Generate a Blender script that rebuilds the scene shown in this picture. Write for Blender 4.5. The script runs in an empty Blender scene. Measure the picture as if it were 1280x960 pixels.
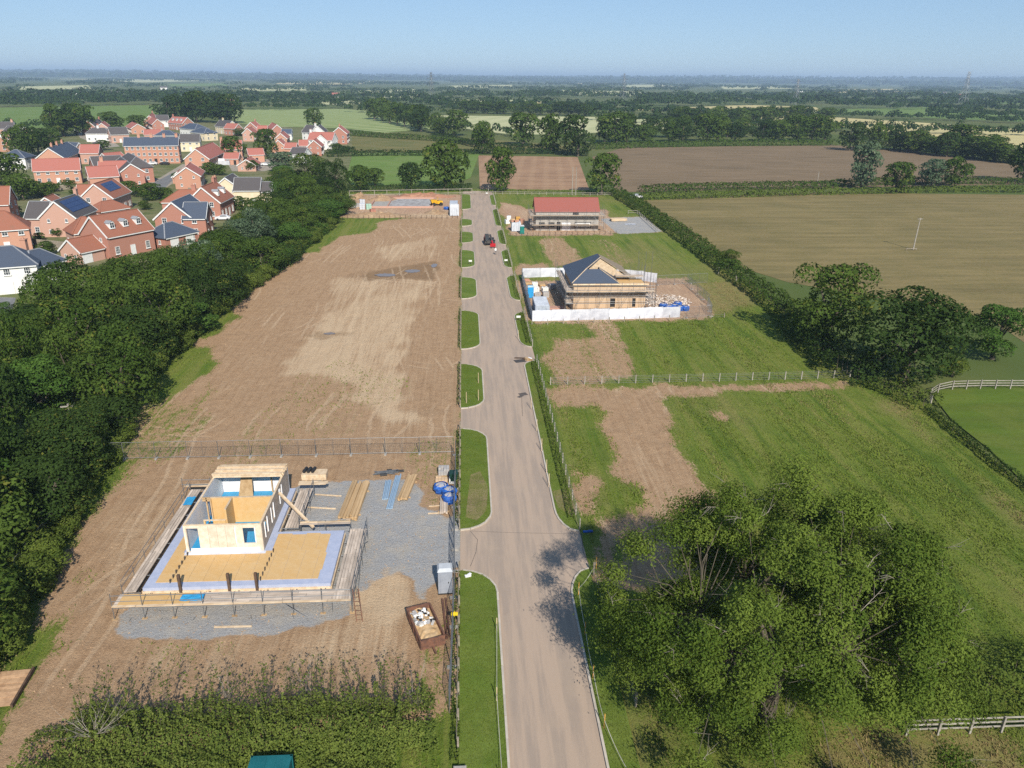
import bpy, math, random
import numpy as np
from mathutils import Vector, Matrix
R = math.radians
scn = bpy.context.scene
# ------------------------------------------------------------------ camera, world, sun, exposure
H = 38.0; FPX = 970.0
PITCH = R(21.55); YAW = R(3.5); ROLL = R(0.55)
def _basis():
    f = Vector((math.sin(YAW)*math.cos(PITCH), math.cos(YAW)*math.cos(PITCH), -math.sin(PITCH)))
    r = Vector((math.cos(YAW), -math.sin(YAW), 0)); u = r.cross(f)
    c, s = math.cos(ROLL), math.sin(ROLL)
    return f, c*r + s*u, c*u - s*r
CF, CR, CU = _basis()
cd = bpy.data.cameras.new('camera'); cam = bpy.data.objects.new('camera', cd)
scn.collection.objects.link(cam); scn.camera = cam
cd.sensor_width = 36.0; cd.lens = 36.0*FPX/1280.0; cd.clip_start = 0.5; cd.clip_end = 60000
m = Matrix((CR, CU, -CF)).transposed().to_4x4(); m.translation = (0, 0, H); cam.matrix_world = m
SUN_EL = R(36.0); SUN_AZ = R(169.0)           # azimuth clockwise from +Y (the road's direction)
w = bpy.data.worlds.new('World'); scn.world = w; w.use_nodes = True
wn = w.node_tree; bg = wn.nodes['Background']
sky = wn.nodes.new('ShaderNodeTexSky'); sky.sky_type = 'NISHITA'; sky.sun_disc = False
sky.sun_elevation = SUN_EL; sky.sun_rotation = SUN_AZ
sky.air_density = 1.0; sky.dust_density = 0.1; sky.ozone_density = 8.0; sky.altitude = 1500
gam = wn.nodes.new('ShaderNodeGamma'); gam.inputs[1].default_value = 0.5          # even, pale morning sky
tnt = wn.nodes.new('ShaderNodeMix'); tnt.data_type = 'RGBA'; tnt.blend_type = 'MULTIPLY'; tnt.inputs[0].default_value = 1.0
tnt.inputs[7].default_value = (1.50, 1.73, 1.95, 1)
wn.links.new(sky.outputs[0], gam.inputs[0]); wn.links.new(gam.outputs[0], tnt.inputs[6]); wn.links.new(tnt.outputs[2], bg.inputs[0]); bg.inputs[1].default_value = 0.115
sd = bpy.data.lights.new('sun', 'SUN'); sun = bpy.data.objects.new('sun', sd); scn.collection.objects.link(sun)
sd.energy = 4.8; sd.angle = R(0.53); sd.color = (1.0, 0.94, 0.84)
sdir = Vector((math.sin(SUN_AZ)*math.cos(SUN_EL), math.cos(SUN_AZ)*math.cos(SUN_EL), math.sin(SUN_EL)))
sun.rotation_euler = sdir.to_track_quat('Z', 'Y').to_euler(); sun.location = (0, -40, 90)
vs = scn.view_settings; vs.view_transform = 'Standard'; vs.look = 'None'; vs.gamma = 1.0; vs.use_curve_mapping = False
vs.exposure = 0.34
scn.cycles.use_denoising = False
try: scn.cycles.denoiser = 'OPENIMAGEDENOISE'
except Exception: pass
scn.cycles.max_bounces = 6; scn.cycles.diffuse_bounces = 2; scn.cycles.glossy_bounces = 2
scn.cycles.transmission_bounces = 3; scn.cycles.transparent_max_bounces = 8; scn.cycles.volume_bounces = 0
scn.cycles.use_adaptive_sampling = True; scn.cycles.adaptive_threshold = 0.01
scn.cycles.sample_clamp_indirect = 6.0
rng = random.Random(7); nr = np.random.default_rng(11)

# ------------------------------------------------------------------ helpers
def G(px, py, z=0.0):
    """the place on the plane of height z that a pixel of the 1280x960 survey photograph looks at"""
    d = CF + CR*((px-640)/FPX) + CU*((480-py)/FPX)
    t = (z-H)/d.z
    return Vector((d.x*t, d.y*t, z))
def GP(pts, z=0.0): return [tuple(G(a, b, z)[:2]) for a, b in pts]

def tag(o, label=None, cat=None, group=None, kind=None):
    if label: o['label'] = label
    if cat: o['category'] = cat
    if group: o['group'] = group
    if kind: o['kind'] = kind
    return o
def ob(name, me, parent=None, loc=None, rz=0.0, scale=None):
    o = bpy.data.objects.new(name, me); scn.collection.objects.link(o)
    if parent is not None: o.parent = parent
    if loc is not None: o.location = loc
    if rz: o.rotation_euler = (0, 0, rz)
    if scale is not None: o.scale = scale
    return o
def thing(name, label, cat, loc=(0, 0, 0), rz=0.0, group=None):
    o = bpy.data.objects.new(name, None); scn.collection.objects.link(o); o.empty_display_size = 0.3
    o.location = loc; o.rotation_euler = (0, 0, rz)
    return tag(o, label, cat, group)
def mesh_np(name, V, F, mats, mi=None, smooth=False, attrs=None):
    """V (n,3); F (m,k) equal-size faces"""
    V = np.asarray(V, np.float32); F = np.asarray(F, np.int32)
    me = bpy.data.meshes.new(name); k = F.shape[1]
    me.vertices.add(len(V)); me.vertices.foreach_set('co', V.ravel())
    me.loops.add(F.size); me.loops.foreach_set('vertex_index', F.ravel())
    me.polygons.add(len(F)); me.polygons.foreach_set('loop_start', np.arange(0, F.size, k, dtype=np.int32))
    try: me.polygons.foreach_set('loop_total', np.full(len(F), k, np.int32))
    except Exception: pass
    if mi is not None: me.polygons.foreach_set('material_index', np.asarray(mi, np.int32))
    me.polygons.foreach_set('use_smooth', np.full(len(F), bool(smooth)))
    for mt in (mats if isinstance(mats, (list, tuple)) else [mats]): me.materials.append(mt)
    for an, av in (attrs or {}).items():
        a = me.attributes.new(an, 'FLOAT', 'POINT'); a.data.foreach_set('value', np.asarray(av, np.float32))
    me.update(calc_edges=True); me.validate()
    return me

class MB:
    """collects boxes, beams, tubes, sheets and prisms; build() links them as one mesh object"""
    def __init__(s): s.v = []; s.f = []; s.m = []
    def add(s, vs, fs, mi=0):
        b = len(s.v); s.v += [tuple(v) for v in vs]
        for f in fs: s.f.append(tuple(b+i for i in f)); s.m.append(mi)
        return s
    def box(s, c, d, rz=0.0, mi=0, rx=0.0):
        """c = centre of the bottom, d = sizes"""
        x, y, z = d[0]/2, d[1]/2, d[2]
        vs = [(-x,-y,0),(x,-y,0),(x,y,0),(-x,y,0),(-x,-y,z),(x,-y,z),(x,y,z),(-x,y,z)]
        M = Matrix.Translation(Vector(c)) @ Matrix.Rotation(rz, 4, 'Z') @ Matrix.Rotation(rx, 4, 'X')
        return s.add([M @ Vector(v) for v in vs], [(0,3,2,1),(4,5,6,7),(0,1,5,4),(1,2,6,5),(2,3,7,6),(3,0,4,7)], mi)
    def beam(s, p, q, wd, h, mi=0):
        p, q = Vector(p), Vector(q); d = (q-p).normalized()
        up = Vector((0,0,1)) if abs(d.z) < 0.95 else Vector((0,1,0))
        x = d.cross(up).normalized()*(wd/2); y = x.cross(d).normalized()*(h/2)
        vs = [p-x-y,p+x-y,p+x+y,p-x+y,q-x-y,q+x-y,q+x+y,q-x+y]
        return s.add(vs, [(0,1,2,3),(7,6,5,4),(0,4,5,1),(1,5,6,2),(2,6,7,3),(3,7,4,0)], mi)
    def tube(s, p, q, r0, r1=None, n=6, mi=0, cap=True):
        r1 = r0 if r1 is None else r1
        p, q = Vector(p), Vector(q); d = (q-p).normalized()
        up = Vector((0,0,1)) if abs(d.z) < 0.9 else Vector((1,0,0))
        x = d.cross(up).normalized(); y = d.cross(x)
        vs = [p+(x*math.cos(6.2832*i/n)+y*math.sin(6.2832*i/n))*r0 for i in range(n)] + \
             [q+(x*math.cos(6.2832*i/n)+y*math.sin(6.2832*i/n))*r1 for i in range(n)]
        fs = [(i, i+n, (i+1)%n+n, (i+1)%n) for i in range(n)]
        if cap: fs += [tuple(range(n)), tuple(range(2*n-1, n-1, -1))]
        return s.add(vs, fs, mi)
    def prism(s, poly, z0, z1, mi=0):
        n = len(poly); vs = [(x,y,z0) for x,y in poly]+[(x,y,z1) for x,y in poly]
        a = sum(poly[i][0]*poly[(i+1)%n][1]-poly[(i+1)%n][0]*poly[i][1] for i in range(n))
        fs = [tuple(range(n-1,-1,-1)), tuple(range(n,2*n))]+[(i,(i+1)%n,(i+1)%n+n,i+n) for i in range(n)]
        if a < 0: fs = [f[::-1] for f in fs]
        return s.add(vs, fs, mi)
    def sheet(s, pts, mi=0): return s.add(pts, [tuple(range(len(pts)))], mi)
    def mesh(s, name, mats, smooth=False):
        me = bpy.data.meshes.new(name); me.from_pydata(s.v, [], s.f)
        for mt in (mats if isinstance(mats, (list, tuple)) else [mats]): me.materials.append(mt)
        me.polygons.foreach_set('material_index', s.m)
        if smooth: me.polygons.foreach_set('use_smooth', [True]*len(s.f))
        me.update(); return me
    def build(s, name, mats, parent=None, world=False, smooth=False):
        if world and parent is not None:
            M = (Matrix.Translation(parent.location) @ Matrix.Rotation(parent.rotation_euler.z, 4, 'Z')).inverted()
            s.v = [tuple(M @ Vector(v)) for v in s.v]
        return ob(name, s.mesh(name, mats, smooth), parent)

# value noise ------------------------------------------------------------------
_lat = np.random.default_rng(5).random((256, 256))
def vnoise(x, y):
    xi = np.floor(x).astype(int); yi = np.floor(y).astype(int); fx = x-xi; fy = y-yi
    fx = fx*fx*(3-2*fx); fy = fy*fy*(3-2*fy)
    a = _lat[xi & 255, yi & 255]; b = _lat[(xi+1) & 255, yi & 255]; c = _lat[xi & 255, (yi+1) & 255]; d = _lat[(xi+1) & 255, (yi+1) & 255]
    return (a*(1-fx)+b*fx)*(1-fy)+(c*(1-fx)+d*fx)*fy
def fbm(x, y, o=4):
    t = 0; a = 0.5; s = 0
    for i in range(o):
        t = t + a*vnoise(x*2**i+17.3*i, y*2**i+5.1*i); s += a; a *= 0.5
    return t/s
def inpoly(x, y, poly):
    r = np.zeros(x.shape, bool); n = len(poly)
    for i in range(n):
        x0, y0 = poly[i]; x1, y1 = poly[(i+1) % n]
        if y0 == y1: continue
        c = ((y0 > y) != (y1 > y)) & (x < (x1-x0)*(y-y0)/(y1-y0)+x0)
        r ^= c
    return r

# ------------------------------------------------------------------ materials
class NT:
    def __init__(s, name):
        s.mat = bpy.data.materials.new(name); s.mat.use_nodes = True; s.nt = s.mat.node_tree
        s.p = s.nt.nodes['Principled BSDF']; s.out = s.nt.nodes['Material Output']
    def n(s, t, **kw):
        nd = s.nt.nodes.new('ShaderNode'+t)
        for k, v in kw.items(): setattr(nd, k, v)
        return nd
    def l(s, a, b): s.nt.links.new(a, b)
    def val(s, inp, v):
        if hasattr(v, 'is_linked') or hasattr(v, 'links'): s.l(v, inp)
        else: inp.default_value = v
    def co(s, kind='Object', scale=None):
        t = s.n('TexCoord').outputs[kind]
        if scale is not None:
            mp = s.n('Mapping'); mp.inputs['Scale'].default_value = scale; s.l(t, mp.inputs[0]); t = mp.outputs[0]
        return t
    def noise(s, scale, detail=4, rough=0.6, co=None, dist=0.0):
        nd = s.n('TexNoise'); nd.inputs['Scale'].default_value = scale; nd.inputs['Detail'].default_value = detail
        nd.inputs['Roughness'].default_value = rough; nd.inputs['Distortion'].default_value = dist
        if co is not None: s.l(co, nd.inputs['Vector'])
        return nd.outputs['Fac']
    def attr(s, name): return s.n('Attribute', attribute_name=name).outputs['Fac']
    def math(s, op, a, b=None, c=None, clamp=False):
        nd = s.n('Math', operation=op, use_clamp=clamp); s.val(nd.inputs[0], a)
        if b is not None: s.val(nd.inputs[1], b)
        if c is not None: s.val(nd.inputs[2], c)
        return nd.outputs[0]
    def step(s, v, a, b):
        nd = s.n('MapRange', interpolation_type='SMOOTHSTEP'); s.val(nd.inputs[0], v)
        nd.inputs[1].default_value = a; nd.inputs[2].default_value = b; return nd.outputs[0]
    def mix(s, f, a, b, bt='MIX'):
        nd = s.n('Mix', data_type='RGBA', blend_type=bt); s.val(nd.inputs[0], f)
        for i, v in ((6, a), (7, b)):
            if isinstance(v, tuple): nd.inputs[i].default_value = (*v[:3], 1)
            else: s.l(v, nd.inputs[i])
        return nd.outputs[2]
    def bump(s, h, st=0.3, d=0.05):
        b = s.n('Bump'); b.inputs['Strength'].default_value = st; b.inputs['Distance'].default_value = d
        s.l(h, b.inputs['Height']); s.l(b.outputs[0], s.p.inputs['Normal'])
    def done(s, col, rough=0.9, spec=0.2, metal=0.0):
        s.val(s.p.inputs['Base Color'], (*col[:3], 1) if isinstance(col, tuple) else col)
        s.val(s.p.inputs['Roughness'], rough); s.p.inputs['Specular IOR Level'].default_value = spec
        s.val(s.p.inputs['Metallic'], metal); return s.mat
def simple(name, c1, c2=None, scale=3.0, rough=0.85, spec=0.25, metal=0.0, bump=0.0, stretch=None, rnd=0.0, contrast=(0.35, 0.65)):
    t = NT(name); c2 = c2 or tuple(v*0.72 for v in c1)
    co = t.co('Object', stretch)
    f = t.step(t.noise(scale, 5, 0.65, co), *contrast)
    col = t.mix(f, c1, c2)
    if rnd:
        r = t.n('ObjectInfo').outputs['Random']
        b = t.math('MULTIPLY_ADD', r, rnd, 1.0-rnd*0.5)
        sc = t.n('Mix', data_type='RGBA', blend_type='MULTIPLY'); sc.inputs[0].default_value = 1
        cb = t.n('CombineColor'); [t.l(b, cb.inputs[i]) for i in range(3)]
        t.l(col, sc.inputs[6]); t.l(cb.outputs[0], sc.inputs[7]); col = sc.outputs[2]
    if bump: t.bump(f, bump, 0.03)
    return t.done(col, rough, spec, metal)
def leafmat(name, c_dark, c_light, trans=0.28, yellow=(0.14, 0.15, 0.03), obj=0.5):
    t = NT(name); tint = t.attr('tint'); r = t.n('ObjectInfo').outputs['Random']
    f = t.math('ADD', t.math('MULTIPLY', tint, 1.0-obj*0.5), t.math('MULTIPLY', r, obj*0.5))
    col = t.mix(f, c_dark, c_light)
    col = t.mix(t.step(tint, 0.93, 1.0), col, yellow)
    d = t.n('BsdfDiffuse'); tr = t.n('BsdfTranslucent'); mx = t.n('MixShader')
    t.l(col, d.inputs[0]); t.l(t.mix(0.5, col, yellow), tr.inputs[0]); mx.inputs[0].default_value = trans
    t.l(d.outputs[0], mx.inputs[1]); t.l(tr.outputs[0], mx.inputs[2])
    t.nt.nodes.remove(t.p); t.l(mx.outputs[0], t.out.inputs[0]); return t.mat

M = {}
M['leaf_oak'] = leafmat('leaf_oak', (0.026, 0.056, 0.011), (0.100, 0.150, 0.030))
M['leaf_dark'] = leafmat('leaf_dark', (0.016, 0.034, 0.010), (0.055, 0.092, 0.022))
M['leaf_ash'] = leafmat('leaf_ash', (0.040, 0.080, 0.012), (0.190, 0.250, 0.045), 0.32, obj=0.1)
M['leaf_hedge'] = leafmat('leaf_hedge', (0.044, 0.080, 0.013), (0.145, 0.185, 0.038), obj=0.2)
M['leaf_bramble'] = leafmat('leaf_bramble', (0.050, 0.088, 0.016), (0.205, 0.245, 0.055), yellow=(0.24, 0.25, 0.06), obj=0.2)
M['leaf_willow'] = leafmat('leaf_willow', (0.05, 0.085, 0.045), (0.13, 0.18, 0.10), yellow=(0.2, 0.24, 0.15))
M['leaf_fresh'] = leafmat('leaf_fresh', (0.03, 0.075, 0.014), (0.10, 0.175, 0.035))
M['leaf_far'] = leafmat('leaf_far', (0.012, 0.030, 0.010), (0.046, 0.078, 0.020), 0.15)
M['grass_blade'] = leafmat('grass_blade', (0.110, 0.160, 0.020), (0.190, 0.235, 0.045), 0.3, (0.26, 0.22, 0.09), obj=0.0)
M['dry_blade'] = leafmat('dry_blade', (0.16, 0.13, 0.05), (0.36, 0.27, 0.13), 0.25, (0.4, 0.3, 0.15), obj=0.0)
M['bark'] = simple('bark', (0.13, 0.11, 0.08), (0.07, 0.058, 0.042), 4, stretch=(1, 1, 0.2))
M['dead_wood'] = simple('dead_wood', (0.34, 0.30, 0.25), (0.22, 0.19, 0.15), 3)
M['timber'] = simple('timber', (0.52, 0.36, 0.20), (0.40, 0.26, 0.13), 3, rnd=0.35, stretch=(1, 1, 1))
M['timber_pale'] = simple('timber_pale', (0.66, 0.52, 0.36), (0.52, 0.38, 0.24), 3, rnd=0.3)
M['board'] = simple('scaffold_board', (0.58, 0.48, 0.39), (0.42, 0.34, 0.27), 2.2, rnd=0.5)
M['timber_dark'] = simple('timber_dark', (0.12, 0.075, 0.05), (0.07, 0.045, 0.03), 3)
M['fence_wood'] = simple('fence_wood', (0.30, 0.26, 0.20), (0.18, 0.15, 0.12), 3, rnd=0.3)
M['fence_pale'] = simple('fence_pale', (0.36, 0.33, 0.28), (0.25, 0.225, 0.19), 3, rnd=0.2)
M['steel'] = simple('galvanised_steel', (0.25, 0.26, 0.265), (0.17, 0.175, 0.18), 5, rough=0.5, spec=0.4, metal=0.6)
M['steel_dark'] = simple('dark_steel', (0.09, 0.08, 0.075), (0.05, 0.045, 0.04), 5, rough=0.6)
M['rust'] = simple('rusty_steel', (0.20, 0.095, 0.06), (0.11, 0.06, 0.045), 2.5, rough=0.85)
M['white'] = simple('white_paint', (0.74, 0.74, 0.72), (0.64, 0.64, 0.62), 2, rough=0.6)
M['render_white'] = simple('white_render', (0.74, 0.73, 0.70), (0.66, 0.64, 0.60), 0.8)
M['render_cream'] = simple('cream_render', (0.70, 0.60, 0.42), (0.62, 0.52, 0.36), 0.8)
M['sheet_white'] = simple('white_sheeting', (0.64, 0.65, 0.69), (0.46, 0.47, 0.52), 0.9, rough=0.5, rnd=0.35)
M['membrane_white'] = simple('white_membrane', (0.80, 0.80, 0.80), (0.70, 0.70, 0.72), 1.5, rough=0.5)
M['membrane_blue'] = simple('blue_grey_membrane', (0.36, 0.40, 0.52), (0.42, 0.45, 0.56), 2, rough=0.5)
M['blue_sheet'] = simple('bright_blue_sheet', (0.03, 0.27, 0.52), (0.05, 0.33, 0.58), 3, rough=0.4)
M['bag_blue'] = simple('blue_bulk_bag', (0.03, 0.13, 0.45), (0.02, 0.07, 0.28), 2.5, rough=0.5)
M['pipe_blue'] = simple('blue_pipe', (0.24, 0.35, 0.47), (0.30, 0.40, 0.50), 2, rough=0.4)
M['black'] = simple('black_plastic', (0.02, 0.02, 0.022), (0.035, 0.035, 0.035), 3, rough=0.5)
M['glass'] = simple('window_glass', (0.035, 0.045, 0.055), (0.06, 0.07, 0.08), 0.5, rough=0.12, spec=0.6)
M['concrete'] = simple('concrete', (0.40, 0.37, 0.33), (0.30, 0.28, 0.25), 2)
M['kerb'] = simple('kerb_stone', (0.50, 0.44, 0.37), (0.40, 0.35, 0.29), 1.5, rnd=0.2)
M['rope'] = simple('white_rope', (0.62, 0.58, 0.5), None, 4)
def brickmat(name, a, b, rnd=0.25):
    t = NT(name); co = t.co('Object')
    n1 = t.noise(0.5, 4, 0.6, co); n2 = t.noise(14, 3, 0.7, co)
    col = t.mix(t.math('MULTIPLY_ADD', n2, 0.7, t.math('MULTIPLY', n1, 0.3)), a, b)
    # courses of bricks: far too small to pick apart from the air, so only a faint ripple
    sep = t.n('SeparateXYZ'); t.l(co, sep.inputs[0])
    z = t.math('FRACT', t.math('MULTIPLY', sep.outputs[2], 13.33))
    col = t.mix(t.math('MULTIPLY', t.math('LESS_THAN', z, 0.14), 0.35), col, (0.45, 0.40, 0.34))
    r = t.n('ObjectInfo').outputs['Random']
    col = t.mix(t.math('MULTIPLY', r, rnd), col, (0.30, 0.12, 0.08))
    return t.done(col, 0.9, 0.2)
M['brick_red'] = brickmat('red_brick', (0.44, 0.21, 0.15), (0.34, 0.155, 0.115))
M['brick_pink'] = brickmat('pink_brick', (0.56, 0.35, 0.27), (0.46, 0.27, 0.205))
M['brick_orange'] = brickmat('orange_brick', (0.55, 0.30, 0.205), (0.45, 0.23, 0.155))
M['block_tan'] = brickmat('tan_blockwork', (0.58, 0.42, 0.27), (0.50, 0.35, 0.22), 0.0)
def tilemat(name, a, b, pitch=0.3, rough=0.85, moss=(0.16, 0.13, 0.09)):
    t = NT(name); co = t.co('Object')
    n1 = t.noise(0.7, 5, 0.65, co); n2 = t.noise(9, 3, 0.7, co)
    col = t.mix(n2, a, b); col = t.mix(t.math('MULTIPLY', t.step(n1, 0.5, 0.8), 0.45), col, moss)
    sep = t.n('SeparateXYZ'); t.l(co, sep.inputs[0])
    z = t.math('FRACT', t.math('MULTIPLY', sep.outputs[2], 1.0/pitch))
    h = t.math('ADD', z, t.math('MULTIPLY', n2, 0.4)); t.bump(h, 0.35, 0.04)
    return t.done(col, rough, 0.25)
M['tile_red'] = tilemat('red_pantile', (0.40, 0.150, 0.115), (0.33, 0.120, 0.095), moss=(0.28, 0.13, 0.10))
M['tile_new'] = tilemat('new_red_tile', (0.315, 0.105, 0.080), (0.26, 0.085, 0.068), moss=(0.24, 0.10, 0.08))
M['tile_brown'] = tilemat('red_brown_tile', (0.33, 0.135, 0.085), (0.25, 0.10, 0.065))
M['tile_slate'] = tilemat('blue_slate', (0.078, 0.098, 0.138), (0.052, 0.066, 0.094), 0.25, 0.6, (0.075, 0.08, 0.09))
M['tile_grey'] = tilemat('grey_tile', (0.105, 0.095, 0.095), (0.07, 0.062, 0.062), 0.3, 0.8, (0.13, 0.115, 0.1))
M['lead'] = simple('lead_ridge', (0.30, 0.31, 0.33), None, 3, rough=0.5)
def solarmat():
    t = NT('solar_panel'); co = t.co('Object')
    n = t.noise(0.4, 2, 0.5, co)
    return t.done(t.mix(n, (0.015, 0.03, 0.10), (0.03, 0.05, 0.13)), 0.15, 0.6)
M['solar'] = solarmat()
# ------------------------------------------------------------------ far ground
def groundmat():
    t = NT('countryside'); co = t.co('Object')
    n = t.noise(0.012, 6, 0.6, co); n2 = t.noise(0.15, 5, 0.7, co)
    col = t.mix(t.step(n, 0.4, 0.6), (0.085, 0.120, 0.030), (0.140, 0.150, 0.050))
    col = t.mix(t.math('MULTIPLY', n2, 0.5), col, (0.065, 0.085, 0.025))
    return t.done(col, 0.95, 0.1)
M['countryside'] = groundmat()
def sheet_obj(name, pts, z, mat, label=None, kind='structure', mi=0):
    o = MB().sheet([(x, y, z) for x, y in pts]).build(name, mat); tag(o, label, kind=kind); return o
# one ground sheet to the horizon; it swells into low hills far off
def make_ground():
    n = 120; gx = np.linspace(-1, 1, n); gx = np.sign(gx)*np.abs(gx)**2.2*26000
    gy = np.linspace(0, 1, n)**2.2*30000 - 250
    X, Y = np.meshgrid(gx, gy)
    d = np.hypot(X, Y); sw = np.clip((d-7000)/6000, 0, 1)
    Z = -0.15 + sw*(fbm(X/2600+3, Y/2600, 3)*95+5)
    V = np.stack([X, Y, Z], -1).reshape(-1, 3); i = np.arange((n-1)*n).reshape(n-1, n)[:, :-1].ravel()
    F = np.stack([i, i+1, i+n+1, i+n], -1)
    o = ob('ground', mesh_np('ground', V, F, M['countryside'], smooth=True)); tag(o, 'dark green countryside reaching to the hazy horizon', kind='structure')
make_ground()

def fieldmat(name, a, b, c=None, sc=0.08, stripe=None, patch=0.4):
    """crop or stubble: broad patches, fine mottling, and drill rows or tramlines where the field has them"""
    t = NT(name); co = t.co('Object')
    n1 = t.noise(sc, 5, 0.6, co, 0.6); n2 = t.noise(1.1, 4, 0.75, co)
    col = t.mix(t.step(n1, 0.36, 0.64), a, b)
    col = t.mix(t.math('MULTIPLY', t.step(n2, 0.4, 0.75), patch), col, c or tuple(v*0.6 for v in a))
    if stripe:
        ang, per, cs, amt = stripe
        mp = t.n('Mapping'); mp.inputs['Rotation'].default_value = (0, 0, ang); t.l(co, mp.inputs[0])
        sep = t.n('SeparateXYZ'); t.l(mp.outputs[0], sep.inputs[0])
        s = t.math('SINE', t.math('MULTIPLY_ADD', n1, 2.0, t.math('MULTIPLY', sep.outputs[0], 6.2832/per)))
        col = t.mix(t.math('MULTIPLY', t.step(s, -0.2, 0.9), amt), col, cs)
    n3 = t.noise(1.0, 6, 0.7, t.co('Object', (0.035, 0.30, 1)))
    col = t.mix(t.math('MULTIPLY', t.step(n3, 0.42, 0.70), 0.5), col, tuple(min(1, v*1.38) for v in a)); col = t.mix(t.math('MULTIPLY', t.step(n3, 0.48, 0.25), 0.5), col, tuple(v*0.68 for v in b))
    t.bump(n2, 0.5, 0.15)
    return t.done(col, 0.95, 0.1)
_fz = [-0.12]
def field(px, mat, label, z=None, name='field'):
    px = [(a, max(b, 96.4+(a-583)*0.0096+5.5)) for a, b in px]
    _fz[0] += 0.004
    return sheet_obj(name, GP(px), _fz[0] if z is None else z, mat, label)
M['f_tan'] = fieldmat('stubble_tan', (0.215, 0.165, 0.072), (0.175, 0.140, 0.060), (0.120, 0.116, 0.040), 0.05, (0.2, 9.0, (0.215, 0.160, 0.080), 0.12), 0.75)
M['f_brown'] = fieldmat('stubble_brown', (0.205, 0.145, 0.088), (0.175, 0.125, 0.075), (0.135, 0.112, 0.055), 0.04, (1.35, 14.0, (0.19, 0.138, 0.08), 0.15))
M['f_soil'] = fieldmat('bare_soil', (0.34, 0.21, 0.125), (0.27, 0.165, 0.10), None, 0.08, (0.1, 6.0, (0.38, 0.25, 0.15), 0.4))
M['f_olive'] = fieldmat('rough_pasture', (0.17, 0.15, 0.055), (0.12, 0.13, 0.04), None, 0.06)
M['f_green'] = fieldmat('green_pasture', (0.12, 0.19, 0.040), (0.16, 0.21, 0.06), None, 0.05)
M['f_stripe'] = fieldmat('striped_crop', (0.19, 0.25, 0.08), (0.17, 0.23, 0.07), None, 0.05, (0.75, 16.0, (0.42, 0.42, 0.22), 0.8), 0.2)
M['f_wheat'] = fieldmat('pale_barley', (0.47, 0.45, 0.25), (0.42, 0.42, 0.22), (0.38, 0.38, 0.2), 0.02, (0.3, 24.0, (0.30, 0.33, 0.16), 0.5), 0.3)
M['f_yellow'] = fieldmat('ripe_barley', (0.50, 0.42, 0.20), (0.44, 0.38, 0.18), None, 0.02, None, 0.2)
M['f_paddock'] = fieldmat('paddock_grass', (0.085, 0.130, 0.018), (0.115, 0.145, 0.026), (0.065, 0.098, 0.015), 0.15, None, 0.5)
field([(798,250),(1000,240),(1285,243),(1500,245),(1700,440),(1285,430),(1240,400),(1200,390),(985,352),(930,335),(870,300)], M['f_tan'], 'tan cut hay field right of the site hedge')
field([(740,196),(780,184),(1040,181),(1130,187),(1285,208),(1400,215),(1400,232),(1285,230),(820,239),(772,240)], M['f_brown'], 'brown stubble field beyond the double hedge')
field([(598,194),(722,196),(740,246),(600,242)], M['f_soil'], 'bare soil plot beyond the end of the road')
field([(425,172),(470,165),(700,180),(715,190),(560,192),(440,188)], M['f_olive'], 'tan pasture strip in front of the dark oaks')
field([(415,192),(600,190),(588,222),(560,232),(440,232),(425,212)], M['f_green'], 'green paddock between two clipped hedges')
field([(280,137),(430,136),(505,142),(548,160),(480,166),(430,160),(300,157)], M['f_stripe'], 'pale green striped crop field behind the village')
field([(-60,136),(60,133),(215,131),(235,152),(130,163),(-60,158)], M['f_green'], 'bright green field left behind the village')
field([(540,144),(740,146),(870,152),(850,160),(700,168),(640,168),(560,158)], M['f_wheat'], 'pale barley field in the middle distance')
field([(930,146),(1035,146),(1150,153),(1300,163),(1300,188),(1170,172),(1050,158),(960,156)], M['f_yellow'], 'yellow barley field behind the hedgerow trees on the right')
field([(895,152),(1010,151),(1010,156),(895,158)], M['f_wheat'], 'pale strip of barley between the middle hedgerows')
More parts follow.
